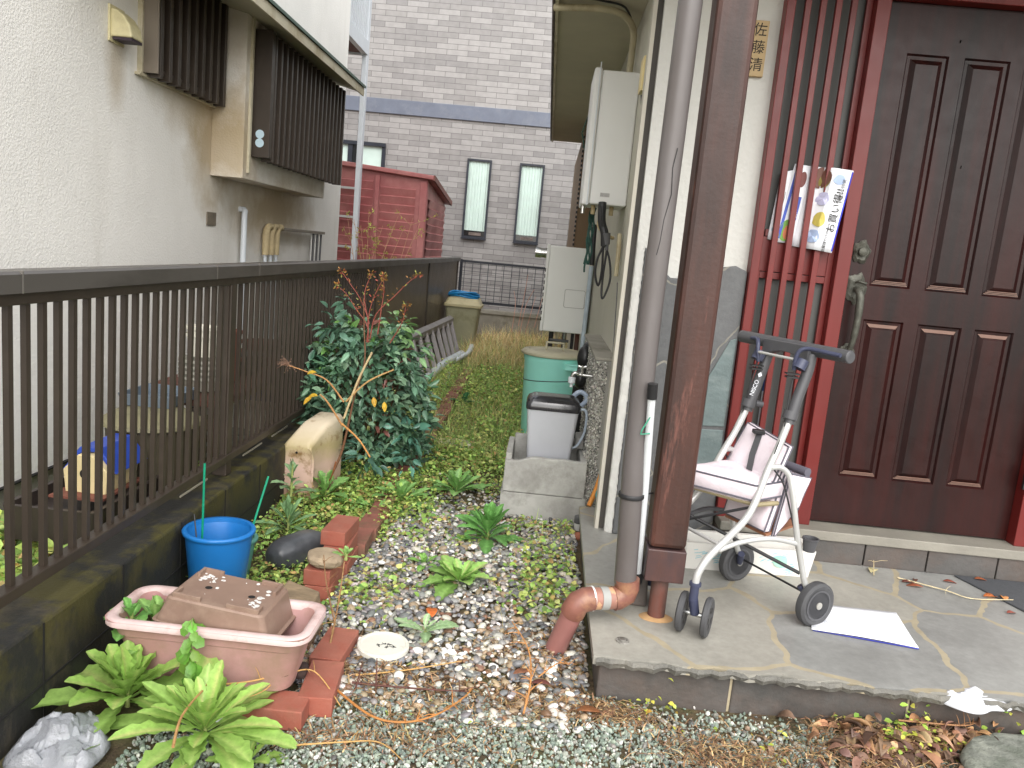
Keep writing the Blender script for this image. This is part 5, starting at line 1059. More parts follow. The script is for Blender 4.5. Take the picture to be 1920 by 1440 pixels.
def stack(x, y, z, n, r, lb, mt, dz=.03, nm='plant_pot', grp='pots stored behind the brown fence', top=.11):
    for i in range(n):
        g = MB(); zz = z + i * dz; g.lathe([(r * .72, zz), (r * .95, zz + top), (r * 1.02, zz + top), (r * 1.02, zz + top + .014), (r * .97, zz + top + .014), (r * .7, zz + .01)], x, y, 24)
        tag(g.build(nm, mt, smooth=True, sharp=40, loc=(x, y, zz)), lb % ('topmost' if i == n - 1 else 'pot %s from the bottom' % ['one', 'two', 'three', 'four', 'five', 'six'][i]), 'pot', grp)
stack(-1.68, 3.93, .53, 4, .115, 'grey pot of the wide lower stack on the bench, %s', mat('grey pot', (150, 148, 138), .6, .12, 8), .028, top=.06)
stack(-1.68, 3.93, .70, 2, .085, 'white pot on the upper stack behind the fence, %s', M_offw, .035, top=.10)
stack(-1.68, 4.22, .53, 4, .085, 'terracotta pot stacked next to the white pots, %s', M_terr, .05)
stack(-1.68, 4.50, .53, 3, .10, 'dark tray pot in the low stack beyond the terracotta, %s', M_tray, .03, top=.04)
stack(-1.70, 4.85, .53, 2, .12, 'brown pot at the far end of the bench, %s', M_rustwood, .05, top=.08)
stack(-1.60, 4.1, .03, 3, .11, 'speckled grey pot below the bench, %s', mat('speckled pot', (120, 126, 118), .6, .4, 40), .06)
for (x, y, c_, lb) in ((-1.62, 4.5, (206, 204, 196), 'white ribbed crate below the bench'), (-1.62, 4.85, (50, 70, 150), 'blue crate next to the white crate below the bench')):
    g = MB(); g.rings([rrect(x - .1, x + .1, y - .12, y + .12, .12, .01), rrect(x - .12, x + .12, y - .14, y + .14, .34, .01), rrect(x - .11, x + .11, y - .13, y + .13, .34, .01), rrect(x - .1, x + .1, y - .12, y + .12, .14, .01)]); tag(g.build('crate', mat('crate %d' % c_[0], c_, .5), smooth=True, sharp=30, loc=(x, y, .12)), lb, 'crate')
g = MB(); g.rings([rrect(-1.85, -1.62, 3.45, 3.72, .523, .02), rrect(-1.86, -1.61, 3.44, 3.73, .575, .02), rrect(-1.85, -1.62, 3.45, 3.72, .575, .02), rrect(-1.85, -1.62, 3.45, 3.72, .53, .02)]); tag(g.build('tray', mat('blue grey tray', (104, 116, 128), .5), smooth=True, sharp=30, loc=(-1.75, 3.6, .523)), 'blue grey tray resting on the olive barrel lid', 'tray')
# ------------------------------------------------------------------ pebbles and gravel
M_peb = attr_mat('pebble', .42, .5, var=.2, scale=60)
def free(x, y, pad=0.):
    if x > .255 - pad and y > 2.3 - pad: return False
    if x < -1.21: return False
    if -.12 < x < .4 and y > 3.93: return False
    return True
N_ = 12500; X = rng.uniform(-.70, .27, N_); Y = rng.uniform(2.15, 4.6, N_)
dens = .5 + .5 * vnoise(np.stack([X * 2.4, Y * 2.4, X * 0], 1), 3)
pk = (rng.uniform(0, 1, N_) < np.clip(1.15 - .75 * np.clip(Y - 3.3, 0, 2) - np.where(Y < 2.4, .55, 0) + .5 * (dens - .5), .04, 1)) & (X < .265)
X, Y = X[pk], Y[pk]; n = len(X); r = np.clip(rng.lognormal(-4.78, .34, n), .004, .019)
pal = [((190, 184, 172), .20), ((228, 226, 220), .10), ((116, 116, 117), .24), ((142, 139, 134), .20), ((84, 84, 84), .07), ((160, 140, 114), .15), ((130, 98, 78), .035)]
Z = np.array([gz(a, b) for a, b in zip(X, Y)]) + r * .25 + rng.uniform(0, .012, n)
mb = MB(); mb.inst(ICO1[0], ICO1[1], np.stack([X, Y, Z], 1), yawframes(n, .3), np.stack([r * rng.uniform(.9, 1.5, n), r * rng.uniform(.75, 1.1, n), r * rng.uniform(.45, .75, n)], 1), colvar(n, None, .12, pal, .03))
tag(mb.build('pebbles', M_peb, smooth=True, sharp=0), 'rounded white, grey and black pebbles covering the garden strip beside the porch', 'pebbles', kind='stuff')
N_ = 52000; X = rng.uniform(-.95, 2.1, N_); Y = rng.uniform(1.45, 2.50, N_)
lim = 2.26 + .07 * vnoise(np.stack([X * 2, X * 0, X * 0 + 1], 1), 5) + .05 * rng.normal(size=N_)
pk = (Y < lim) & ((Y < 2.345) | (X < .27)) & ((X > -.62) | (Y < 1.95)); X, Y = X[pk], Y[pk]; n = len(X); r = np.clip(rng.lognormal(-5.33, .33, n), .0022, .011)
pal = [((132, 143, 130), .30), ((156, 165, 151), .24), ((112, 124, 114), .17), ((184, 187, 177), .10), ((142, 140, 131), .09), ((100, 102, 100), .04), ((206, 204, 197), .03), ((146, 122, 102), .03)]
Z = np.array([gz(a, b) for a, b in zip(X, Y)]) + r * .2 + rng.uniform(0, .007, n)
mb = MB(); mb.inst(ICO0[0], ICO0[1], np.stack([X, Y, Z], 1), rframes(n), np.stack([r * rng.uniform(.8, 1.5, n), r * rng.uniform(.7, 1.1, n), r * rng.uniform(.5, .9, n)], 1), colvar(n, None, .14, pal, .03))
tag(mb.build('green_gravel', attr_mat('gravel', .5, .45, var=.2, scale=90), smooth=False), 'fine grey green crushed gravel in front of the porch step', 'gravel', kind='stuff')
# ------------------------------------------------------------------ plants
M_leafA = attr_mat('weed leaf', .42, .4, trans=.25, var=.22, scale=60, bump=.3, bscale=150)
M_leafB = attr_mat('bush leaf', .30, .5, trans=.12, var=.2, scale=40)
M_dry = attr_mat('dry plant matter', .8, .2, var=.3, scale=80)
M_stem = attr_mat('stem', .6, .3, var=.2, scale=50)
def spoon(t): return max(.04, math.sin(math.pi * min(1, .06 + .93 * t) ** 1.9) ** .75)
def rosette(x, y, n, L, wd, up, c_, label, seed, z0=0., serr=.16, name='leafy_weed', grp='leafy rosette weeds', cat='weed', rise=0.):
    r_ = np.random.default_rng(seed); t = thing(name, label, cat, (x, y, z0), grp); g = MB(); nn = 12
    for i in range(n):
        a = i * 2.39996 + r_.uniform(-.4, .4); f = i / n; l = L * (1.0 - .5 * f) * r_.uniform(.8, 1.15); el = R_(8 + 62 * f * up + r_.uniform(-12, 16)); zz = z0 + .005 + rise * f
        d = np.array([math.cos(a) * math.cos(el), math.sin(a) * math.cos(el), math.sin(el)]); side = np.array([-math.sin(a), math.cos(a), 0]); nr = np.cross(d, side) * -1
        if nr[2] < 0: nr = -nr
        V = []; droop = r_.uniform(.35, .75) * (1 - .5 * f); base = lin(c_)[:3]; cv = np.array(base) * r_.uniform(.8, 1.35) * (1 + .2 * f); C_ = []
        tw = r_.uniform(-.25, .25)
        for k in range(nn + 1):
            u = k / nn; w_ = spoon(u) * wd * l / L * .5 * (1 + (serr if k % 2 else -serr) * (1 if 0 < k < nn else 0)); p = np.array([x, y, zz]) + d * l * u - np.array([0, 0, 1]) * droop * l * u * u * .55 + side * math.sin(u * 3) * .02 * tw
            p[2] = max(p[2], z0 + .004); ruf = .10 * w_ * math.sin(k * 2.1 + i)
            V += [p - side * w_ + nr * (w_ * .35 + ruf), p - side * w_ * .5 + nr * w_ * .12, p, p + side * w_ * .5 + nr * w_ * .12, p + side * w_ + nr * (w_ * .35 - ruf)]
            C_ += [cv, cv * 1.0, np.minimum(cv * 1.5 + .02, .6), cv * 1.0, cv]
        F = [(5 * k + j, 5 * k + j + 1, 5 * k + j + 6, 5 * k + j + 5) for k in range(nn) for j in range(4)]
        g.add(V, F, np.array(C_))
    g.build('foliage', M_leafA, t, smooth=True, sharp=0)
    g = MB(); g.tube([(x, y, z0 - .01), (x + .003, y, z0 + .02 + rise)], [.007, .004], 8, c=np.array(lin((150, 160, 96))[:3])); g.build('stem', M_stem, t, smooth=True); return t
GA = (126, 162, 84); GB = (120, 162, 92); GC = (138, 170, 86)
rosette(-1.04, 2.0, 34, .27, .088, 1.3, GC, 'large bright green serrated weed in front of the pink planter, left of its twin', 1, .03, .13, rise=.03)
rosette(-.64, 1.84, 12, .13, .04, 1.0, GC, 'small young rosette right of the two large leafy weeds', 17, .0, .15)
rosette(-.78, 1.90, 44, .31, .068, .95, GC, 'large spreading bright green weed nearest the camera, right of its twin', 2, .02, .13, rise=.03)
rosette(-.64, 4.0, 24, .25, .062, 1, GB, 'green rosette weed at the end of the stacked brick row', 3, .0, rise=.03)
rosette(-.38, 4.28, 26, .24, .06, 1, GB, 'green rosette weed farthest back on the pebbles by the sink', 4, .0, rise=.03)
rosette(-.155, 3.60, 40, .22, .058, 1.25, (100, 148, 78), 'tall dense dark green weed on the pebbles before the sink', 5, .0, .14, rise=.09)
rosette(-.23, 3.08, 30, .20, .072, .7, (134, 172, 90), 'flat light green rosette weed in the middle of the pebbles', 6, rise=.02)
rosette(-.40, 3.24, 12, .11, .036, .9, (116, 160, 78), 'small green sprout left of the flat rosette on the pebbles', 7)
rosette(-1.02, 3.92, 18, .21, .075, 1.3, GB, 'light green leafy weed beside the standing cream planter', 8, .02, rise=.05)
rosette(-1.06, 3.45, 24, .18, .04, 1.3, (112, 144, 100), 'upright grey green weed between block wall and black stone', 9, .0, .05, rise=.09)
rosette(-.30, 2.60, 9, .15, .04, .9, (140, 168, 122), 'pale green weed leaning over the white drain cover', 10, .02, .2)
rosette(-1.22, 4.3, 9, .10, .03, 1.4, (96, 136, 86), 'sprig of leaves before the standing cream planter', 12, .1, .05, rise=.1)
rosette(-1.13, 3.70, 14, .12, .045, 1.4, (120, 148, 108), 'pale leafy sprig left of the standing cream planter', 13, .10, .05, rise=.14)
rosette(-.66, 4.85, 12, .17, .07, 1.2, (78, 122, 92), 'bluish green young plant right of the bush', 14, .02, .1, rise=.06)
rosette(-.58, 6.6, 11, .18, .085, 1.2, (72, 122, 82), 'broad leaved weed beside the far brick edging', 15, .03, .1, rise=.04)
rosette(-.62, 2.72, 10, .06, .022, 1.3, (128, 164, 92), 'small leaf tuft on the tall dry stalk by the bricks', 16, .22, .0)
# weeds of the planter
rosette(-1.03, 2.14, 14, .17, .05, 1.1, (120, 158, 84), 'weed growing in the left half of the pink planter', 20, .165, .12, rise=.05)
rosette(-.94, 2.17, 12, .15, .045, 1.0, (124, 164, 88), 'trailing weed in the pink planter beside the upturned planter', 21, .165, .12, rise=.06)
rosette(-1.09, 2.11, 10, .11, .055, 1.1, (100, 146, 74), 'round leaved weed at the left rim of the pink planter', 22, .19, .1, rise=.04)
# hanging mint-like sprig over the planter rim
t = thing('hanging_sprig', 'drooping green sprig hanging over the front rim of the pink planter', 'sprig', (-.87, 2.02, .26))
pts = smoothpath([(-.88, 2.08, .22), (-.875, 2.03, .285), (-.865, 2.0, .27), (-.86, 1.992, .22), (-.858, 1.99, .17)], 5); g = MB(); g.tube(pts, .0022, 6, c=np.array(lin((120, 140, 80))[:3])); g.build('stem', M_stem, t, smooth=True)
LT6, LF6 = leaf_t(6, -.3, .25, spoon, .12); g = MB(); L_ = []; 
for i in range(12):
    p = pts[min(len(pts) - 1, 3 + int(i * 1.5))]; a = i * 2.4; L_.append((p, (math.cos(a), -abs(math.sin(a)) - .4, -.5 - .05 * i), .035 + .004 * (i > 6)))
L_.append((pts[-1], (.1, -.2, -1), .075)); L_.append((pts[-3], (.6, -.4, -.9), .055)); L_.append((pts[-6], (-.7, -.4, -.6), .05)); L_.append((pts[-9], (.8, -.5, -.2), .045)); L_.append((pts[-4], (-.3, -.3, -1), .06))
g.inst(LT6, LF6, [tuple(q[0]) for q in L_], frames([q[1] for q in L_], np.array([0, -1., .6])), [(q[2] * .75, q[2], q[2]) for q in L_], colvar(len(L_), (104, 152, 62), .15)); g.build('foliage', M_leafA, t, smooth=True, sharp=0)

# ground cover stuff: clover-like leaflets and small weeds
def cover(name, label, N_, area, dfun, sz, pal, hgt, kind='leaf', seed=1, mt=M_leafA, tilt=.5):
    X = rng.uniform(area[0], area[1], N_); Y = rng.uniform(area[2], area[3], N_); D = dfun(X, Y); pk = rng.uniform(0, 1, N_) < D; X, Y, D = X[pk], Y[pk], D[pk]; n = len(X)
    Z = np.array([gz(a, b) for a, b in zip(X, Y)]) + np.abs(rng.normal(0, 1, n)) * hgt * np.clip(D, .3, 1) + .006
    if kind == 'leaf':
        T, F = leaf_t(3, -.25, .2); s_ = rng.uniform(sz[0], sz[1], n); fr_ = yawframes(n, tilt); g = MB(); g.inst(T, F, np.stack([X, Y, Z], 1), fr_, np.stack([s_ * rng.uniform(.5, .95, n), s_, s_], 1), colvar(n, None, .2, pal, .06))
    else:
        T = np.array([(-.5, 0, 0), (.5, 0, 0), (.42, .35, .02), (-.42, .35, .02), (.25, .7, .10), (-.25, .7, .10), (0, 1, .25)], float); F4 = np.array([(0, 1, 2, 3), (3, 2, 4, 5)]); F3 = np.array([(5, 4, 6)])
        a = rng.uniform(0, 6.28, n); el = np.clip(rng.normal(kind[0], kind[1], n), .05, 1.5); d = np.stack([np.cos(a) * np.cos(el), np.sin(a) * np.cos(el), np.sin(el)], 1); nr = np.stack([-np.cos(a), -np.sin(a), np.ones(n)], 1)
        s_ = rng.uniform(sz[0], sz[1], n); fr_ = frames(d, nr); wdt = rng.uniform(kind[2], kind[3], n); Z = np.array([gz(q, w_) for q, w_ in zip(X, Y)]) + .0; c_ = colvar(n, None, .2, pal, .06)
        g = MB(); sc3 = np.stack([wdt, s_, -s_], 1); P_ = np.stack([X, Y, Z], 1)
        v = np.einsum('nki,nij->nkj', T[None] * sc3[:, None, :], fr_) + P_[:, None, :]; base = g.n; k = 7
        f4 = (F4[None] + (np.arange(n) * k)[:, None, None]).reshape(-1, 4); f3 = (F3[None] + (np.arange(n) * k)[:, None, None]).reshape(-1, 3)
        g.v.append(v.reshape(-1, 3)); g.c.append(np.hstack([np.repeat(c_, k, 0), np.ones((n * k, 1))])); g.hascol = True; g.f += [f4, f3]; g.mi += [np.zeros(len(f4), int), np.zeros(len(f3), int)]; g.n += n * k
    return tag(g.build(name, mt, smooth=True, sharp=0), label, name.replace('_', ' '), kind='stuff')
def nz2(X, Y, s_, sd): return vnoise(np.stack([X * s_, Y * s_, X * 0 + sd], 1), sd)
def blk(X, Y):  # nothing grows inside objects
    m_ = np.ones(len(X)); m_[(X > .25) & (Y > 2.3) & (Y < 3.9)] = 0; m_[(X > -.13) & (Y > 3.94) & (Y < 4.42)] = 0; m_[(X > .28) & (Y > 3.9)] = 0; m_[X < -1.21] = 0; return m_
gp = [((156, 186, 98), .3), ((178, 198, 108), .28), ((128, 164, 86), .2), ((204, 208, 124), .14), ((186, 158, 104), .09)]
cover('ground_weeds', 'low bright green ground weeds filling the bed along the block wall', 26000, (-1.21, -.62, 2.35, 4.4), lambda X, Y: blk(X, Y) * np.clip(.55 + .6 * nz2(X, Y, 3, 11), .05, 1) * np.where((X > -.80) & (Y < 3.5), .1, 1), (.012, .028), gp, .055)
cover('clover', 'patches of small clover leaves creeping between the pebbles', 22000, (-.65, .28, 2.1, 5.2), lambda X, Y: blk(X, Y) * np.clip(-.30 + 1.0 * nz2(X, Y, 3.2, 21) + .62 * np.clip(Y - 3.3, 0, 1.2) + .25 * ((X > .0) & (Y > 2.9)), 0, 1), (.008, .018), gp, .028)
cover('far_weeds', 'thick weeds covering the far half of the garden strip', 42000, (-1.2, .30, 4.3, 8.4), lambda X, Y: blk(X, Y) * np.clip(.45 + .6 * nz2(X, Y, 2.1, 31), .05, 1) * np.where((abs(X + .70) < .07), .6, 1), (.014, .034), gp, .075)
cover('far_grass', 'fresh green grass and weeds at the far end of the garden', 42000, (-1.25, .30, 5.0, 10.4), lambda X, Y: blk(X, Y) * np.clip(.42 + .5 * nz2(X, Y, 1.5, 41), .03, 1) * np.where((abs(X + .70) < .08), .5, 1), (.05, .17), [((160, 182, 104), .35), ((134, 164, 92), .3), ((190, 192, 122), .2), ((206, 186, 134), .15)], 0, (.95, .35, .0025, .006))
cover('dry_grass', 'dry straw coloured grass at the end wall of the garden', 26000, (-.9, .75, 8.6, 12.15), lambda X, Y: np.clip(.35 + 1.0 * nz2(X, Y, 2.3, 51) + .25 * (Y > 10.2), 0.03, 1), (.08, .30), [((224, 200, 148), .45), ((200, 170, 116), .25), ((236, 218, 172), .15), ((178, 186, 116), .15)], 0, (.55, .5, .003, .007), mt=M_dry)
cover('mixed_weeds', 'leafy light green weeds in front of the sink and along the porch edge', 14000, (-.66, .27, 2.75, 5.2), lambda X, Y: blk(X, Y) * np.clip(-.35 + 1.1 * nz2(X, Y, 4.1, 91) + .75 * (Y > 3.75) + .45 * ((X > .02) & (Y > 2.85) & (Y < 3.8)) + .2 * ((X < -.45) & (Y > 3.1)), 0, 1), (.013, .032), gp, .05)
cover('sprouts', 'thin upright sprouting stems among the pebbles and weeds', 2200, (-1.18, .26, 2.7, 6.5), lambda X, Y: blk(X, Y) * np.clip(-.1 + .9 * nz2(X, Y, 5.2, 95) + .3 * (Y > 3.7), 0, 1), (.06, .16), [((150, 176, 96), .6), ((190, 170, 110), .25), ((150, 110, 80), .15)], 0, (1.2, .2, .002, .004))
cover('tall_grass', 'tall loose yellow green grass tufts leaning over the far path', 15000, (-1.2, .28, 4.9, 10.5), lambda X, Y: blk(X, Y) * np.clip(-.25 + 1.2 * nz2(X, Y, 2.6, 43) + .25 * ((X < -.55) | (X > -.1)), 0, 1), (.14, .34), [((176, 190, 112), .4), ((146, 172, 96), .25), ((206, 190, 134), .35)], 0, (1.0, .35, .0025, .005))
cover('tall_weeds', 'taller leafy weeds rising irregularly from the garden strip', 11000, (-1.18, .25, 3.6, 9.0), lambda X, Y: blk(X, Y) * np.clip(-.45 + 1.3 * nz2(X, Y, 2.9, 47) + .2 * (X < -.7), 0, 1), (.02, .05), gp, .13)
cover('bed_weeds', 'tall leafy stems crowding between the blue bucket, the bricks and the bush', 9000, (-1.2, -.72, 2.75, 4.5), lambda X, Y: blk(X, Y) * np.clip(-.25 + 1.2 * nz2(X, Y, 4.4, 83) + .2 * (Y > 3.3), 0, 1) * np.where((X > -.84) & (Y < 3.5), 0, 1), (.022, .05), gp, .10)
cover('gravel_weeds', 'low green weeds spilling over the pebbles beside the bricks', 5200, (-.68, -.15, 2.55, 4.1), lambda X, Y: np.clip(-.5 + 1.3 * nz2(X, Y, 4.0, 87) + .35 * (X < -.45) + .25 * (Y > 3.5), 0, 1), (.014, .034), gp, .04)
cover('weed_carpet', 'weeds on the soil behind the fence', 9000, (-2.15, -1.4, 1.9, 4.2), lambda X, Y: np.clip(.25 + .8 * nz2(X, Y, 2.5, 61), .0, 1), (.03, .07), gp, .04)
cover('side_tufts', 'thin grass tufts among ground weeds near sink and porch', 2600, (-1.15, .25, 2.6, 5.0), lambda X, Y: blk(X, Y) * np.clip(-.25 + .8 * nz2(X, Y, 3.7, 71) + .25 * (Y > 3.6), 0, 1), (.04, .10), gp, 0, (1.0, .3, .002, .005))
# litter: dry brown fibres near the pipe, porch foot and heap
def litter(name, label, N_, fn, sz, pal, wd=(.0008, .002), zr=.015):
    P_ = fn(N_); n = len(P_); a = rng.uniform(0, 6.28, n); el = rng.normal(.05, .25, n); d = np.stack([np.cos(a) * np.cos(el), np.sin(a) * np.cos(el), np.sin(el)], 1)
    T = np.array([(-1, -.5, 0), (1, -.5, 0), (1, 0, .12), (-1, 0, .12), (1, .5, 0), (-1, .5, 0)], float); F = np.array([(0, 1, 2, 3), (3, 2, 4, 5)]); l = rng.uniform(*sz, n); Z = np.array([gz(a_, b_) for a_, b_ in P_]) + rng.uniform(.004, zr, n)
    g = MB(); g.inst(T, F, np.column_stack([P_, Z]), frames(d, np.tile([0, 0, 1.], (n, 1))), np.stack([rng.uniform(*wd, n), l, l], 1), colvar(n, None, .25, pal, .06)); return tag(g.build(name, M_dry, smooth=False), label, name.replace('_', ' '), kind='stuff')
bp = [((146, 116, 84), .4), ((116, 90, 68), .3), ((182, 154, 114), .2), ((96, 76, 60), .1)]
def blob(cs):
    def f(N_):
        k = rng.integers(0, len(cs), N_); c_ = np.array(cs)[k]; P_ = c_[:, :2] + rng.normal(size=(N_, 2)) * c_[:, 2:4]; ok = ~((P_[:, 0] > .26) & (P_[:, 1] > 2.33)); return P_[ok]
    return f
litter('dry_litter', 'dry brown plant fibres strewn where pebbles meet gravel', 4600, blob([(-.1, 2.32, .22, .05), (.15, 2.28, .12, .05), (-.25, 2.2, .2, .06), (.05, 2.6, .1, .08), (-.5, 2.35, .12, .1), (.2, 2.75, .04, .2), (.3, 2.24, .1, .03), (-.35, 2.0, .2, .05)]), (.015, .05), bp)
litter('brown_needles', 'brown dry needles under the leaf heap by the porch edge', 3500, blob([(1.2, 2.27, .14, .07), (1.05, 2.14, .1, .06), (1.35, 2.33, .1, .04), (.65, 2.10, .12, .06)]), (.015, .045), bp, zr=.03)
# leaf heap: broad dry leaves
def drop(name, label, pts, sz, pal, zr, kind='stuff', curl=-.5, grp=None, cat='leaves', seed=3, zb=None):
    n = len(pts); T, F = leaf_t(5, curl, .45); s_ = rng.uniform(*sz, n); Z = (np.array([gz(a, b) for a, b in pts]) if zb is None else np.full(n, zb)) + rng.uniform(.006, zr, n)
    g = MB(); g.inst(T, F, np.column_stack([pts, Z]), yawframes(n, .38), np.stack([s_ * rng.uniform(.38, .6, n), s_, s_], 1), colvar(n, None, .22, pal, .05)); return tag(g.build(name, attr_mat('dry leaf', .55, .35, var=.35, scale=45), smooth=True, sharp=0, solid=.0006), label, cat, grp, kind=kind)
lp = [((158, 120, 88), .25), ((132, 102, 82), .28), ((136, 104, 90), .12), ((186, 152, 112), .18), ((100, 78, 66), .17)]
drop('leaf_litter', 'heap of brown and orange fallen leaves against the porch edge', blob([(1.22, 2.27, .13, .06), (1.10, 2.16, .10, .05), (1.37, 2.32, .07, .03), (1.48, 2.35, .09, .02), (1.25, 2.1, .1, .06), (1.3, 2.29, .15, .04), (1.2, 2.2, .12, .06)])(330), (.032, .07), lp, .05)
cover('yellow_oxalis', 'yellow green clover patches growing on the gravel before the step', 900, (.38, 1.55, 2.02, 2.34), lambda X, Y: np.clip(1.6 * np.exp(-((X - .47) ** 2 + (Y - 2.28) ** 2) / .0035) + 1.4 * np.exp(-((X - .80) ** 2 + (Y - 2.16) ** 2) / .0025) + .8 * np.exp(-((X - 1.3) ** 2 * .4 + (Y - 2.29) ** 2) / .004), 0, 1), (.010, .02), [((196, 196, 84), .45), ((168, 184, 76), .35), ((186, 150, 70), .2)], .035)
cover('heap_clover', 'green clover leaves growing through the fallen leaf heap', 420, (1.05, 1.5, 2.12, 2.34), lambda X, Y: np.clip(nz2(X, Y, 11, 79) + .2, 0, 1), (.012, .024), [((160, 188, 80), .6), ((196, 196, 90), .4)], .06)
cover('edge_oxalis', 'small green clover clumps rooted along the porch edge', 1800, (1.0, 1.75, 2.28, 2.44), lambda X, Y: np.clip(nz2(X, Y, 9, 77) + .15, 0, 1) * (np.abs(Y - 2.31) < .022), (.012, .022), [((150, 186, 76), .6), ((190, 196, 90), .4)], .06)
for nm, c_, lb in (('a', (.47, 2.28), 'yellowish clover clump below the front of the porch corner'), ('b', (.80, 2.16), 'yellow clover clump on the open gravel')):
    pass
# single fallen leaves on the porch and the pebbles
LT7, LF7 = leaf_t(6, -.3, .18)
def one_leaf(x, y, z, l, yaw, c_, label, grp='single fallen leaves'):
    g = MB(); fr_ = np.array([[[math.sin(yaw), -math.cos(yaw), 0], [math.cos(yaw), math.sin(yaw), .12], [0, 0, 1]]], float); g.inst(LT7, LF7, [(x, y, z)], fr_, [(l * .42, l, l * .8)], colvar(1, c_, .02)); tag(g.build('fallen_leaf', attr_mat('dry leaf', .55, .35, var=.35, scale=45), smooth=True, sharp=0, loc=(x, y, z), solid=.0006), label, 'leaf', grp)
one_leaf(-.292, 2.73, .022, .10, 1.75, (206, 112, 50), 'long orange fallen leaf lying on the pebbles right of the drain cover')
one_leaf(1.60, 3.23, .156, .06, .2, (122, 66, 54), 'dark red fallen leaf on the porch nearest the walker side of the twig')
one_leaf(1.67, 3.19, .156, .07, 2.9, (150, 88, 60), 'brown curled leaf in the middle of the dry twig on the porch')
one_leaf(1.66, 3.24, .158, .05, 1.2, (98, 58, 50), 'small dark leaf lying above the dry twig')
one_leaf(1.80, 3.29, .156, .06, .0, (150, 84, 62), 'reddish leaf lying alone between twig and sill')
one_leaf(1.90, 3.16, .156, .08, .3, (178, 110, 60), 'orange brown leaf at the right end of the twig')
one_leaf(1.97, 3.13, .160, .07, 1.2, (196, 140, 84), 'tan leaf lying against the rubber mat')
one_leaf(1.91, 3.01, .156, .05, .4, (156, 90, 74), 'single reddish leaf in front of the twig near the right edge')
one_leaf(1.955, 3.34, .162, .06, .1, (168, 104, 66), 'brown leaf lying on the top of the rubber mat')
one_leaf(1.50, 3.30, .156, .09, 1.0, (196, 180, 140), 'pale tan leaf standing near the dry twig')
one_leaf(.14, 2.34, .03, .07, 3.0, (110, 62, 56), 'dark red leaf on the gravel below the outlet pipe')
one_leaf(.22, 2.22, .025, .08, .2, (134, 82, 54), 'brown leaf on the gravel left of the porch corner')
one_leaf(.02, 2.38, .03, .07, .6, (150, 96, 70), 'brown leaf among the dry fibres')
def twig(pts, r, c_, label, name='dry_twig', grp='dry twigs lying on the ground', side=0, cat='twig', seed=0, k=6):
    P_ = smoothpath(pts, k); r_ = np.random.default_rng(seed); g = MB(); g.tube(P_, list(np.linspace(r, r * .5, len(P_))), 6, c=np.array(lin(c_)[:3]))
    for i in range(side):
        j = int(r_.uniform(.15, .98) * (len(P_) - 1)); d = Vector(r_.normal(size=3)); d.z = abs(d.z) * .7; d.normalize(); l = r_.uniform(.02, .06); q = P_[j] + d * l; g.tube([P_[j], P_[j] + d * l * .5 + Vector((0, 0, .004)), q], [r * .45, r * .35, r * .2], 5, c=np.array(lin(c_)[:3]))
    return tag(g.build(name, M_stem, smooth=True, loc=pts[0]), label, cat, grp)
tan_ = (190, 150, 92); br_ = (118, 72, 48)
twig([(-.586, 2.25, .05), (-.478, 2.152, .035), (-.367, 2.077, .022), (-.273, 2.068, .022), (-.188, 2.111, .03), (-.12, 2.208, .035), (-.101, 2.257, .04)], .0042, (176, 120, 66), 'long orange brown twig curving across the gravel', side=10, seed=1)
twig([(-.815, 2.02, .10), (-.717, 2.03, .115), (-.634, 2.11, .105), (-.564, 2.163, .09), (-.463, 2.082, .04)], .003, tan_, 'pale twig lying over the bricks under the planter', side=4, seed=2)
twig([(-.65, 2.12, .10), (-.67, 2.04, .09), (-.72, 2.0, .08)], .0025, tan_, 'short pale twig hanging from the planter corner', side=1, seed=3)
twig([(-.465, 2.228, .03), (-.399, 2.227, .03), (-.237, 2.235, .03), (-.107, 2.24, .035)], .004, (92, 58, 50), 'dark twig lying straight in front of the drain cover', side=8, seed=4)
twig([(-.465, 2.27, .03), (-.32, 2.331, .03), (-.15, 2.407, .04)], .003, tan_, 'pale straw stalk between drain cover and dark twig', side=5, seed=5)
twig([(-.536, 1.908, .025), (-.422, 1.934, .03), (-.326, 1.959, .025), (-.25, 1.90, .02)], .0025, tan_, 'pale stalk on the gravel nearest the camera', side=4, seed=6)
twig([(-.772, 1.70, .13), (-.80, 1.807, .14), (-.803, 1.95, .13), (-.78, 2.0, .12)], .004, (168, 128, 84), 'tan stalk lying across the large leafy weed', side=1, seed=7)
twig([(-.57, 2.30, .02), (-.585, 2.45, .08), (-.605, 2.6, .14), (-.615, 2.68, .22)], .004, (150, 116, 78), 'tall dry stalk standing between planter and bricks', side=12, seed=8)
twig([(-.59, 2.48, .09), (-.66, 2.62, .16), (-.70, 2.72, .22)], .003, (140, 106, 74), 'thin branching dry stalk leaning towards the bricks', side=10, seed=9)
twig([(.06, 2.18, .02), (.075, 2.30, .06), (.06, 2.42, .10), (.0, 2.56, .12)], .0035, (186, 132, 80), 'dry branching weed skeleton left of the outlet pipe', side=22, seed=10)
twig([(.10, 2.36, .04), (.16, 2.42, .06), (.2, 2.44, .05)], .0025, (186, 132, 80), 'short dry sprig leaning at the outlet pipe', side=14, seed=11)
twig([(1.60, 3.27, .156), (1.75, 3.17, .16), (1.83, 3.12, .156), (2.0, 3.13, .165)], .003, (198, 184, 150), 'pale dry twig lying on the porch paving by the mat', side=3, seed=12)
twig([(1.50, 3.27, .156), (1.53, 3.36, .19)], .002, (198, 180, 140), 'thin pale sprig standing on the porch', side=2, seed=13)
twig([(1.203, 2.30, .06), (1.381, 2.29, .07), (1.45, 2.33, .06)], .003, (150, 110, 76), 'brown twig in the leaf heap', side=6, seed=14)
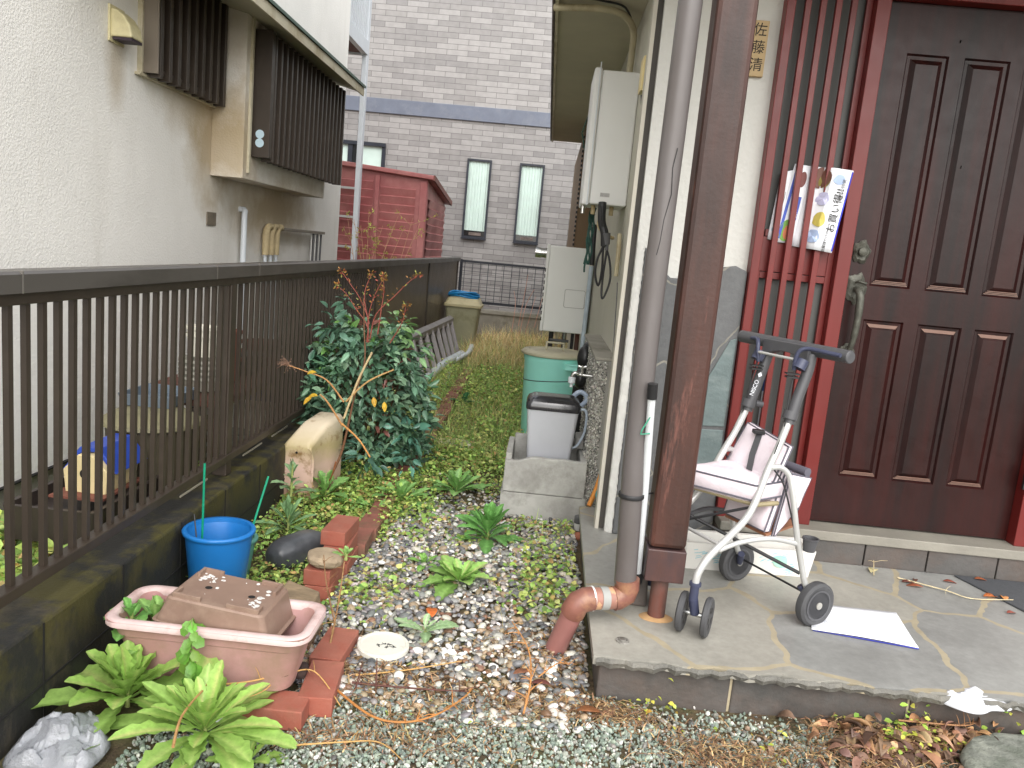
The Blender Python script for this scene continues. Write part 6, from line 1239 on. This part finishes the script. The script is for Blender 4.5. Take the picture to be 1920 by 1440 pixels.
twig([(-.45, 2.21, .02), (-.44, 2.24, .09)], .003, (90, 56, 48), 'dark short stalk standing before the drain cover', side=3, seed=15)
twig([(-.39, 2.22, .02), (-.40, 2.26, .10)], .003, (90, 56, 48), 'second dark short stalk standing before the drain cover', side=3, seed=16)
# bare cane plant in front of the bush
cn = thing('bare_cane_plant', 'orange brown bare stemmed plant with cut straw canes before the green bush', 'plant', (-1.06, 4.05, 0))
def cane(parent, pts, r0, r1, c_, nm='stem', k=6):
    P_ = smoothpath(pts, k); g = MB(); g.tube(P_, list(np.linspace(r0, r1, len(P_))), 8, c=np.array(lin(c_)[:3])); return g.build(nm, M_stem, parent, smooth=True)
cane(cn, [(-1.08, 4.0, -.02), (-1.041, 4.02, .067), (-.978, 4.04, .236), (-.947, 4.05, .428), (-.931, 4.06, .544), (-.894, 4.08, .718), (-.91, 4.1, .885), (-.928, 4.12, 1.049)], .008, .0028, (112, 78, 56))
cane(cn, [(-.97, 4.02, .43), (-.905, 4.0, .634), (-.837, 3.98, .792)], .0058, .0055, (206, 184, 142), 'cut_cane')
cane(cn, [(-.963, 4.02, .52), (-.85, 3.98, .64), (-.716, 3.95, .72)], .0052, .0038, (196, 158, 106), 'cut_cane')
cane(cn, [(-.971, 4.0, .52), (-1.059, 3.98, .627), (-1.157, 3.96, .664), (-1.255, 3.95, .691)], .005, .0022, (184, 136, 88), 'side_branch')
cane(cn, [(-.966, 3.98, .40), (-1.039, 3.95, .518), (-1.082, 3.95, .556)], .005, .004, (184, 136, 88), 'side_branch')
cane(cn, [(-.97, 3.98, .41), (-.868, 3.93, .35), (-.796, 3.90, .27)], .005, .004, (196, 140, 82), 'side_branch')
cane(cn, [(-1.06, 4.0, .05), (-.99, 3.9, .14), (-.96, 3.86, .24)], .005, .003, (150, 92, 60), 'side_branch')
g = MB(); r2 = np.random.default_rng(5)
for i in range(40):
    p = Vector((-1.27 + r2.normal(0, .03), 3.95 + r2.normal(0, .02), .70 + r2.normal(0, .025))); g.tube([(-1.25, 3.95, .69), (Vector((-1.25, 3.95, .69)) + p) / 2 + Vector((0, 0, .01)), p], [.0012, .001, .0008], 4, c=np.array(lin((140, 110, 92))[:3])); v, f = ICO0; g.add(v * .003 + np.array(p), f, np.array(lin((156, 128, 110))[:3]))
g.build('withered_flowers', M_stem, cn)['kind'] = 'stuff'
g = MB(); TL, FL = leaf_t(5, -.2, .3); g.inst(TL, FL, [(-1.09, 3.94, .55), (-1.15, 3.94, .655), (-.86, 4.2, .52), (-1.12, 3.94, .54), (-.80, 4.2, .50)], frames([(-1, .1, -.1), (.6, -.2, .3), (.3, -.4, -1), (-.6, -.3, -.5), (.2, -.4, -1)], np.array([0, -.7, 1.])), [(.028, .055, .05)] * 5, colvar(5, (214, 178, 60), .12)); g.build('yellow_leaves', M_leafA, cn, smooth=True, sharp=0)
# nandina bush
bu = thing('nandina_bush', 'dense dark blue green bush with pointed leaves and reddish budding tips by the fence', 'bush', (-.97, 4.55, 0))
CL = []; r2 = np.random.default_rng(11)
def bz(h):  # radius profile by height
    return .36 * math.sin(math.pi * min(1, max(0, (h + .10) / 1.02))) ** .55 + .02
LTn, LFn = leaf_t(4, -.18, .22, lambda t: math.sin(math.pi * (t ** .8)) ** .9 + .02)
pos = []; dr = []; sz = []; cl = []; tw = MB()
for i in range(430):
    h = r2.beta(1.3, 1.2) * .86 + .02; a = r2.uniform(0, 6.28); rad = bz(h) * r2.uniform(.45, 1.0) ** .5 * (1 + .12 * math.sin(a * 3 + h * 5))
    cx_, cy_ = -1.01 + .05 * (1 - h), 4.58; c_ = Vector((cx_ + rad * math.cos(a) * (.95 if math.cos(a) < 0 else .90), cy_ + rad * math.sin(a) * .85, h))
    if c_.x < -1.27: c_.x = -1.27 + r2.uniform(0, .04)
    out = Vector((math.cos(a), math.sin(a), r2.uniform(-.3, .5))).normalized(); base_c = np.array(lin(((88, 120, 98), (104, 138, 112), (130, 160, 130), (86, 122, 92))[r2.integers(0, 4)])[:3]) * r2.uniform(.7, 1.35)
    if r2.uniform() < .06 and h > .45: base_c = np.array(lin((112, 156, 84))[:3])
    if r2.uniform() < .03: base_c = np.array(lin((150, 100, 90))[:3])
    tw.tube([c_ - out * .10, c_], [.002, .0012], 4, c=np.array(lin((96, 74, 58))[:3]))
    m_ = r2.integers(7, 12)
    for k in range(m_):
        d = (out + Vector(r2.normal(size=3)) * .65 + Vector((0, 0, -.15))).normalized(); o = c_ + Vector(r2.normal(size=3)) * .028
        pos.append(tuple(o)); dr.append(tuple(d)); s_ = r2.uniform(.042, .082); sz.append((s_ * r2.uniform(.36, .48), s_, s_)); cl.append(base_c * r2.uniform(.85, 1.18))
for (bx, by, bzz, sp_, n_, cc_) in ((-1.30, 4.45, .70, .05, 26, (84, 128, 104)), (-1.28, 4.4, .60, .05, 22, (84, 128, 104)), (-.70, 4.45, .62, .06, 34, (104, 142, 116)), (-.68, 4.35, .30, .05, 26, (84, 130, 112)), (-.66, 4.3, .18, .05, 24, (90, 136, 118)), (-.80, 4.5, .86, .07, 40, (132, 168, 108)), (-.70, 4.5, .76, .07, 36, (124, 160, 110)), (-1.15, 4.4, .86, .06, 30, (96, 132, 112)), (-.86, 4.15, .20, .06, 30, (80, 116, 100)), (-1.08, 4.35, 1.0, .03, 10, (104, 142, 120))):
    for k in range(n_):
        d = Vector(r2.normal(size=3)); pos.append(tuple(Vector((bx, by, bzz)) + d * sp_ * .7)); d.z = d.z * .5 - .2; dr.append(tuple(d)); s_ = r2.uniform(.045, .085); sz.append((s_ * r2.uniform(.36, .46), s_, s_)); cl.append(np.array(lin(cc_)[:3]) * r2.uniform(.75, 1.25))
nv = np.array([0, 0, 1.]) + rng.normal(size=(len(pos), 3)) * .55
g = MB(); g.inst(LTn, LFn, pos, frames(dr, nv), sz, np.clip(cl, .004, .9)); g.build('foliage', M_leafB, bu, smooth=True, sharp=0)
tw.build('twigs', M_stem, bu)['kind'] = 'stuff'
for i in range(9):
    a = i * .7; p0 = Vector((-.97 + .05 * math.cos(a), 4.56 + .05 * math.sin(a), -.01)); p1 = Vector((-.97 + .2 * math.cos(a), 4.56 + .15 * math.sin(a), .62 + .02 * i)); cane(bu, [p0, (p0 + p1) / 2 + Vector((0, 0, .03)), p1], .008, .003, (104, 80, 60))
reds = [[(-.937, 4.3, .80), (-.937, 4.3, .921), (-.988, 4.3, 1.032), (-1.051, 4.3, 1.113), (-1.098, 4.3, 1.171)], [(-.93, 4.3, .85), (-.937, 4.3, .921), (-.916, 4.3, 1.039), (-.865, 4.3, 1.159)], [(-.92, 4.3, .82), (-.896, 4.3, .954), (-.801, 4.3, 1.064), (-.734, 4.3, 1.142), (-.68, 4.3, 1.19)], [(-.93, 4.3, .8), (-.941, 4.3, .892), (-1.005, 4.3, .973), (-1.062, 4.3, 1.049), (-1.117, 4.3, 1.092)], [(-.88, 4.3, .85), (-.869, 4.3, .986), (-.861, 4.3, 1.088), (-.871, 4.3, 1.158)], [(-.93, 4.3, .9), (-.97, 4.32, 1.05), (-.94, 4.33, 1.17)], [(-.82, 4.35, .8), (-.76, 4.35, .92), (-.745, 4.35, 1.02)]]
for q in reds:
    cane(bu, q, .004, .0015, (140, 76, 66), 'red_shoot'); g = MB(); P_ = smoothpath(q, 6); pp_ = []; dd_ = []
    for i in range(20):
        p = P_[min(len(P_) - 1, int(len(P_) * r2.uniform(.35, 1)))]; d = Vector(r2.normal(size=3)); d.z = abs(d.z); pp_.append(tuple(p + d.normalized() * r2.uniform(0, .022))); dd_.append(tuple(d))
    e = P_[-1]
    for i in range(14): d = Vector(r2.normal(size=3)); pp_.append(tuple(e + d * .006)); dd_.append(tuple(d))
    n = len(pp_); g.inst(TL, FL, pp_, frames(dd_, rng.normal(size=(n, 3))), [(.007, .018, .018)] * n, colvar(n, None, .15, [((176, 130, 70), .5), ((160, 84, 64), .3), ((150, 150, 80), .2)])); g.build('young_leaves', M_leafA, bu, smooth=True, sharp=0)
# shrub twigs before the red shed
sh = thing('twiggy_shrub', 'sparse budding shrub twigs rising above the brown fence before the red shed', 'shrub', (-2.1, 9.2, 0))
r2 = np.random.default_rng(21); bp_ = []; bd_ = []
for i in range(11):
    x = -2.35 + .085 * i; top = 1.35 + r2.uniform(0, .35); p0 = Vector((-2.05 + r2.normal(0, .1), 9.3, .0)); p1 = Vector((x, 9.3, top)); q = [p0, p0.lerp(p1, .5) + Vector((r2.normal(0, .03), 0, .05)), p1]; cane(sh, q, .007, .002, (186, 146, 118)); P_ = smoothpath(q, 6)
    for k in range(3):
        b_ = P_[r2.integers(8, 12)]; e = b_ + Vector((r2.normal(0, .1), r2.normal(0, .05), r2.uniform(.05, .18))); cane(sh, [b_, (b_ + e) / 2, e], .003, .0015, (176, 140, 104), k=3)
        for m_ in range(6): bp_.append(tuple(b_.lerp(e, r2.uniform(.3, 1)))); bd_.append(tuple(r2.normal(size=3)))
n = len(bp_); g = MB(); g.inst(TL, FL, bp_, frames(bd_, rng.normal(size=(n, 3))), [(.014, .04, .04)] * n, colvar(n, (170, 168, 84), .2)); g.build('buds', M_leafA, sh, smooth=True, sharp=0)['kind'] = 'stuff'
# pale dead stems before the mesh fence
ds = thing('dead_stems', 'thin pinkish dead stems standing in front of the mesh fence', 'plant', (-.35, 11.6, 0))
for q in ([(-.30, 11.6, .2), (-.25, 11.6, .6), (-.15, 11.6, .85)], [(-.42, 11.6, .2), (-.40, 11.6, .6), (-.44, 11.6, .8)], [(-.33, 11.6, .3), (-.28, 11.6, .8), (-.26, 11.6, 1.05)], [(-.1, 11.6, .3), (-.02, 11.6, .75)], [(-.22, 11.6, .2), (-.12, 11.6, .75)]): cane(ds, q, .006, .003, (196, 150, 134))
# crumpled plastic
def film(c_, s_, seed, mt, name, label, cat, n=34, peak=.06, k=7):
    r_ = np.random.default_rng(seed); P_ = []; pts = r_.uniform(-1, 1, (k * 4, 2)); hh = r_.uniform(.1, 1, k * 4)
    for j in range(n + 1):
        for i in range(n + 1):
            u, v = 2 * i / n - 1, 2 * j / n - 1; a = math.atan2(v, u); rr = max(abs(u), abs(v)); sq = rr / max(1e-6, math.hypot(u, v)) if rr else 1
            uu, vv = u * sq, v * sq; ed = 1 + .14 * math.sin(3 * a + seed) + .07 * math.sin(5 * a + 2 * seed)
            d = np.hypot(pts[:, 0] - uu, pts[:, 1] - vv); o = np.argsort(d); h = hh[o[0]] + (hh[o[1]] - hh[o[0]]) * (.5 * d[o[0]] / (d[o[1]] + 1e-6)) + .35 * (d[o[1]] - d[o[0]])
            P_.append((c_[0] + uu * s_[0] * ed, c_[1] + vv * s_[1] * ed, c_[2] + peak * h * (1 - rr ** 3) + .004))
    g = MB(); g.add(P_, [(j * (n + 1) + i, j * (n + 1) + i + 1, (j + 1) * (n + 1) + i + 1, (j + 1) * (n + 1) + i) for j in range(n) for i in range(n)]); return tag(g.build(name, mt, smooth=True, sharp=24, loc=c_, solid=.0008), label, cat)
bm = NT('thin plastic film'); bm.p.inputs['Base Color'].default_value = (.62, .64, .68, 1); bm.p.inputs['Roughness'].default_value = .2; bm.p.inputs['Transmission Weight'].default_value = .6; bm.p.inputs['Specular IOR Level'].default_value = .8; bm.bump(bm.noise(28, 5, .7).outputs[0], .8, .01); M_bag = bm.m
film((-1.10, 1.80, .02), (.115, .115), 3, M_bag, 'plastic_bag', 'crumpled clear plastic bag on the ground left of the leafy weeds', 'bag', peak=.09)
film((-.765, 1.985, .04), (.03, .05), 5, M_paper, 'paper_scrap', 'white crumpled scrap between the leaves and front brick', 'scrap', n=16, peak=.04)
film((1.43, 2.345, .12), (.105, .07), 8, mat('white film', (206, 208, 214), .35, .08, 12), 'torn_bag', 'white torn plastic bag on the porch edge above the leaf heap', 'bag', n=26, peak=.07, k=3)
g = MB(); rock(g, (-.61, 2.17, .085), (.022, .022, .02), 7, .3); tag(g.build('seed_head', mat('dark seed head', (52, 38, 34), .9, .4, 60, bump=1), smooth=True, loc=(-.61, 2.17, .08)), 'dark round seed head lying on the brick at the planter corner', 'seed head')
# ------------------------------------------------------------------ walker
WO = Vector((.965, 2.90, .15)); WF = Vector((-.872, -.49, 0)); WW = Vector((-.49, .872, 0))
def L3(f, w_, z): return WO + WF * f + WW * w_ + Vector((0, 0, z))
wk = thing('walker', 'silver walking frame cart with a pale pink cushioned seat and grey handle on the porch', 'walker', tuple(WO))
M_wgrey = mat('walker grey plastic', (76, 76, 79), .42, .1, 10); M_navy = mat('navy fitting', (62, 66, 88), .45, .15, 10); M_tyre = mat('grey tyre', (70, 70, 72), .65, .12, 20)
M_fab = mat('pale pink fabric', (226, 214, 220), .8, .05, 12, c2=(212, 180, 190), c2lo=.55, c2hi=.75, dirt=(178, 122, 134), dscale=6, dlo=.66, dhi=.85, bump=.25, bscale=40, bdist=.01); M_pip = mat('grey piping', (92, 90, 100), .7)
def wt(name, pts, r, mt=M_alu, k=6, n=12, par=None):
    g = MB(); g.tube(smoothpath([L3(*p) for p in pts], k), r, n); return g.build(name, mt, par or wk, smooth=True)
for sgn in (-1, 1):
    wt('front_leg', [(.495, .125 * sgn, .175), (.49, .126 * sgn, .215), (.455, .128 * sgn, .27), (.38, .13 * sgn, .335), (.315, .13 * sgn, .395), (.275, .125 * sgn, .46), (.235, .115 * sgn, .55), (.19, .108 * sgn, .64), (.15, .102 * sgn, .74)], .0125)
    wt('rear_leg', [(.02, .175 * sgn, .125), (.045, .172 * sgn, .17), (.105, .168 * sgn, .33), (.135, .15 * sgn, .47), (.15, .135 * sgn, .535), (.185, .125 * sgn, .565), (.225, .118 * sgn, .565)], .0105)
    up_ = wt('upper_tube', [(.155, .102 * sgn, .715), (.13, .10 * sgn, .80), (.10, .10 * sgn, .90), (.09, .095 * sgn, .955)], .0195, M_wgrey)
    wt('clamp', [(.155, .102 * sgn, .73), (.148, .101 * sgn, .757)], .026, M_wgrey, par=up_)
    wt('knob', [(.13, .09 * sgn, .745), (.105, .08 * sgn, .742)], .012, M_wgrey, par=up_)
    wt('brake_fitting', [(.145, .10 * sgn, .905), (.13, .10 * sgn, .935)], .022, M_navy, par=up_)
    g = MB(); a = L3(.155, .085 * sgn, .875); g.box(a.x - .02, a.x + .02, a.y - .015, a.y + .015, a.z - .004, a.z + .002); g.box(a.x - .022, a.x + .022, a.y - .015, a.y + .015, a.z + .008, a.z + .013); g.build('fin', M_dark, up_)
    wt('brake_lever', [(.15, .085 * sgn, .90), (.155, .09 * sgn, .94), (.15, .10 * sgn, .968), (.135, .125 * sgn, .978), (.115, .19 * sgn, .974), (.105, .23 * sgn, .972)], .0075, M_navy)
    wt('brake_cable', [(.15, .09 * sgn, .90), (.165, .095 * sgn, .80), (.175, .105 * sgn, .70), (.22, .12 * sgn, .58), (.17, .14 * sgn, .50), (.10, .17 * sgn, .30)], .003, M_cable)
    # rear wheel
    wc = L3(0, .2 * sgn, .078); ax_ = WW * sgn
    def AX(v, wc=wc): return wc + WF * v.x + Vector((0, 0, v.y)) + WW * v.z
    g = MB(); g.lathe([(.056, -.016), (.070, -.019), (.080, -.013), (.082, 0), (.080, .013), (.070, .019), (.056, .016)], 0, 0, 40, ax=AX)
    # open the torus: faces capped by lathe are hidden by the rim disc
    tyre = g.build('rear_wheel', M_tyre, wk, smooth=True)
    g = MB(); g.lathe([(.057, -.0185), (.050, -.0195), (.050, -.0185)], 0, 0, 32, ax=AX); g.lathe([(.057, .0185), (.050, .0195), (.050, .0185)], 0, 0, 32, ax=AX); g.build('rim_ring', M_wgrey, tyre, smooth=True)
    g = MB()
    for k in range(4):
        a = R_(45 + 90 * k)
        for s2 in (-1, 1):
            g.lathe([(.0125, 0), (.0125, .0012)], 0, 0, 18, sx=1, sy=1, ax=lambda v, a=a, s2=s2: AX(Vector((math.cos(a) * (.034 + v.x * .6) - math.sin(a) * v.y * 1.25, math.sin(a) * (.034 + v.x * .6) + math.cos(a) * v.y * 1.25, s2 * (.0165 + v.z)))))
    g.build('spoke_gap', M_dark, tyre)
    g = MB()
    for s2 in (-1, 1): g.lathe([(.013, 0), (.013, .006), (.008, .008)], 0, 0, 20, ax=lambda v, s2=s2: AX(Vector((v.x, v.y, s2 * (.0165 + v.z)))))
    g.build('hub_cap', mat('hub cap', (150, 148, 142), .4), tyre, smooth=True)
    wt('axle_bracket', [(.03, .15 * sgn, .13), (.01, .172 * sgn, .095), (.0, .185 * sgn, .078)], .013, M_navy)
    # caster: twin wheels
    cst = thing('caster', None, None, tuple(L3(.495, .125 * sgn, .08)))
    cst.parent = wk; cst.location = cst.location - wk.location
    g = MB(); g.tube([L3(.495, .125 * sgn, .183), L3(.495, .125 * sgn, .172)], .020, 16); g.tube([L3(.495, .125 * sgn, .172), L3(.495, .125 * sgn, .12)], .015, 16); g.tube([L3(.495, .125 * sgn, .125), L3(.48, .125 * sgn, .07)], .016, 12); g.build('fork', M_navy, cst, smooth=True)
    yaw = R_(-38)
    cd = (WF * math.cos(yaw) + WW * math.sin(yaw)); cw = Vector((0, 0, 1)).cross(cd)
    for s2 in (-1, 1):
        cc_ = L3(.48, .125 * sgn, .068) + cw * (.042 * s2)
        g = MB(); g.lathe([(.050, -.010), (.062, -.011), (.068, -.006), (.068, .006), (.062, .011), (.050, .010)], 0, 0, 32, ax=lambda v: cc_ + cd * v.x + Vector((0, 0, v.y)) + cw * v.z); wh = g.build('wheel', M_tyre, cst, smooth=True)
        g = MB()
        for k in range(5):
            a = R_(72 * k)
            for s3 in (-1, 1): g.lathe([(.010, 0), (.010, .001)], 0, 0, 14, ax=lambda v, a=a, s3=s3: cc_ + cd * (math.cos(a) * .030 + v.x) + Vector((0, 0, math.sin(a) * .030 + v.y)) + cw * (s3 * (.0105 + v.z)))
        g.build('spoke_gap', M_dark, wh)
    g = MB(); g.tube([L3(.48, .125 * sgn, .068) - cw * .04, L3(.48, .125 * sgn, .068) + cw * .04], .008, 10); g.build('axle', M_chrome, cst, smooth=True)
# handle
g = MB(); g.tube([L3(.062, -.235, .968), L3(.062, -.232, .968), L3(.115, .225, .975)], [.020, .0225, .0225], 20); hb = g.build('handle_bar', M_wgrey, wk, smooth=True)
g = MB(); a, b = L3(.09, -.10, .97), L3(.105, .10, .97); dz = Vector((0, 0, 1)); dn_ = WF * .022
V = []; n = 12
for i in range(n + 1):
    u = i / n; p = a.lerp(b, u); hh = .055 - .035 * math.sin(math.pi * u) ** .7
    V += [p + dn_ + dz * .014, p + dn_ - dz * hh, p - dn_ * .8 - dz * hh, p - dn_ * .8 + dz * .014]
g.add([tuple(v) for v in V], [(4 * i + k, 4 * i + 4 + k, 4 * i + 4 + (k + 1) % 4, 4 * i + (k + 1) % 4) for i in range(n) for k in range(4)] + [(0, 1, 2, 3), (4 * n + 3, 4 * n + 2, 4 * n + 1, 4 * n)]); g.build('handle_bridge', M_wgrey, hb, bevel=.003)
wt('lever_link', [(.155, -.085, .935), (.155, .085, .935)], .005, M_alu, k=2)
# logo marks on far tube
p0, p1 = L3(.148, .101, .765), L3(.105, .10, .885); dd = (p1 - p0).normalized(); nn_ = (Vector((0, 0, 1.36)) + Vector((0, 0, 0)) - p0); nn_ = Vector((-p0.x, -p0.y, 1.36 - p0.z)).normalized(); nn_ = (nn_ - dd * nn_.dot(dd)).normalized(); ss = dd.cross(nn_)
M4 = Matrix(((dd.x, -ss.x * -1 * -1, nn_.x, 0), (dd.y, -ss.y, nn_.y, 0), (dd.z, -ss.z, nn_.z, 0), (0, 0, 0, 1)))
c_ = p0.lerp(p1, .28) + nn_ * .0205; M4.translation = c_
try: text_mesh('NISCO', .020, M4, M_paper, 'lettering', wk, .0003)
except Exception as e: print('txt', e)
g = MB(); c_ = p0.lerp(p1, .68) + nn_ * .0205; g.add([tuple(c_ - dd * .010), tuple(c_ + ss * .008), tuple(c_ + dd * .012), tuple(c_ - ss * .008)], [(0, 1, 2, 3)]); g.build('logo_mark', M_paper, wk)
# seat, back, bag
def pad(name, corners, th, mt, par, pipe=True, puff=.012, nx_=12, up=Vector((0, 0, 1))):
    A_, B_, C_, D_ = [L3(*c) for c in corners]; V = []; nn2 = nx_
    for lay in (1, -1):
        for j in range(nn2 + 1):
            for i in range(nn2 + 1):
                u, v = i / nn2, j / nn2; p = A_.lerp(B_, u).lerp(D_.lerp(C_, u), v); e = (max(0, 1 - abs(2 * u - 1) ** 6) * max(0, 1 - abs(2 * v - 1) ** 6)) ** .5
                V.append(tuple(p + up * lay * (th * .35 + (th * .15 + puff) * e + .003 * math.sin(u * 9 + v * 5) * e)))
    m1 = (nn2 + 1) ** 2; F = [(j * (nn2 + 1) + i, j * (nn2 + 1) + i + 1, (j + 1) * (nn2 + 1) + i + 1, (j + 1) * (nn2 + 1) + i) for j in range(nn2) for i in range(nn2)]; F2_ = [tuple(m1 + q for q in f[::-1]) for f in F]; S_ = []
    for i in range(nn2): S_ += [(i, m1 + i, m1 + i + 1, i + 1), (nn2 * (nn2 + 1) + i + 1, m1 + nn2 * (nn2 + 1) + i + 1, m1 + nn2 * (nn2 + 1) + i, nn2 * (nn2 + 1) + i), ((i + 1) * (nn2 + 1), m1 + (i + 1) * (nn2 + 1), m1 + i * (nn2 + 1), i * (nn2 + 1)), (i * (nn2 + 1) + nn2, m1 + i * (nn2 + 1) + nn2, m1 + (i + 1) * (nn2 + 1) + nn2, (i + 1) * (nn2 + 1) + nn2)]
    g = MB(); g.add(V, F + F2_ + S_); o = g.build(name, mt, par, smooth=True, sharp=60)
    if pipe:
        g = MB()
        for s2 in (1, -1): q = [p + up * s2 * th * .38 for p in (A_, B_, C_, D_, A_)]; g.tube(q, .0035, 6)
        g.build('piping', M_pip, o, smooth=True)
    return o
seat = pad('seat', [(.15, -.115, .485), (.275, -.115, .475), (.40, .13, .475), (.15, .13, .485)], .07, M_fab, wk, puff=.014)
for s2 in (-1, 1):
    g = MB(); g.tube([L3(.16, .11 * s2, .432), L3(.26 + .05 * (s2 > 0), .11 * s2, .432)], .009, 8); g.build('seat_rail', mat('tan board', (150, 138, 108), .6), wk)
g = MB(); g.tube([L3(.265, -.11, .434), L3(.36, .11, .434)], .009, 8); g.build('seat_rail', MATS['tan board'], wk)
pad('backrest', [(.19, -.115, .51), (.19, .13, .51), (.115, .12, .665), (.125, -.10, .63)], .024, M_fab, wk, up=WF, puff=.012)
g = MB(); q = [L3(.235, -.03, .532), L3(.20, .0, .58), L3(.15, .03, .645)]
V = []
for p in q: V += [tuple(p - WW * .014), tuple(p + WW * .014)]
g.add(V, [(0, 2, 3, 1), (2, 4, 5, 3)]); g.build('strap', M_wgrey, wk, solid=.002)
g = MB(); a = L3(.15, .035, .652); g.box(a.x - .02, a.x + .02, a.y - .016, a.y + .016, a.z - .007, a.z + .007); g.build('buckle', M_dark, wk, bevel=.002)
bag = pad('bag', [(.13, -.11, .545), (.13, .11, .545), (.19, .10, .33), (.19, -.11, .33)], .03, M_fab, wk, up=WF, puff=.012)
pad('bag_side', [(.13, -.12, .54), (.03, -.12, .52), (.07, -.12, .42), (.17, -.12, .31)], .012, M_fab, wk, up=WW, puff=.008)
pad('bag_flap', [(.035, -.115, .535), (.035, .11, .535), (.06, .10, .40), (.06, -.11, .40)], .014, M_fab, wk, up=WF, puff=.008)
g = MB(); g.tube([L3(.045, -.12, .54), L3(.045, .12, .54)], .016, 12); g.build('bag_roll', M_pip, wk, smooth=True)
pad('bag_base', [(.19, -.11, .315), (.19, .10, .315), (.04, .10, .345), (.04, -.11, .345)], .012, mat('tan lining', (150, 104, 78), .8), wk, pipe=False, puff=0)
# cross members
for sgn in (-1, 1):
    wt('side_stay', [(.42, .13 * sgn, .29), (.33, .14 * sgn, .315), (.22, .16 * sgn, .325), (.10, .168 * sgn, .30)], .009, M_alu if sgn < 0 else M_wgrey)
wt('cross_bar', [(.36, .125, .33), (.06, -.165, .185)], .0065, M_cable, k=2); wt('cross_bar', [(.36, -.125, .33), (.06, .165, .185)], .0065, M_cable, k=2)
wt('rear_axle', [(.005, -.17, .10), (.005, .17, .10)], .004, M_cable, k=2); wt('front_bar', [(.42, -.125, .31), (.42, .125, .31)], .006, M_alu, k=2)
wt('folding_bar', [(.28, -.12, .43), (.42, .12, .30)], .005, M_cable, k=2)
g = MB(); cp = L3(.055, -.185, .305); g.lathe([(.020, -.03), (.026, .012), (.029, .014), (.029, .018), (.024, .018), (.02, -.02)], 0, 0, 24, ax=lambda v: cp + v); g.build('cup_holder', M_wgrey, wk, smooth=True)
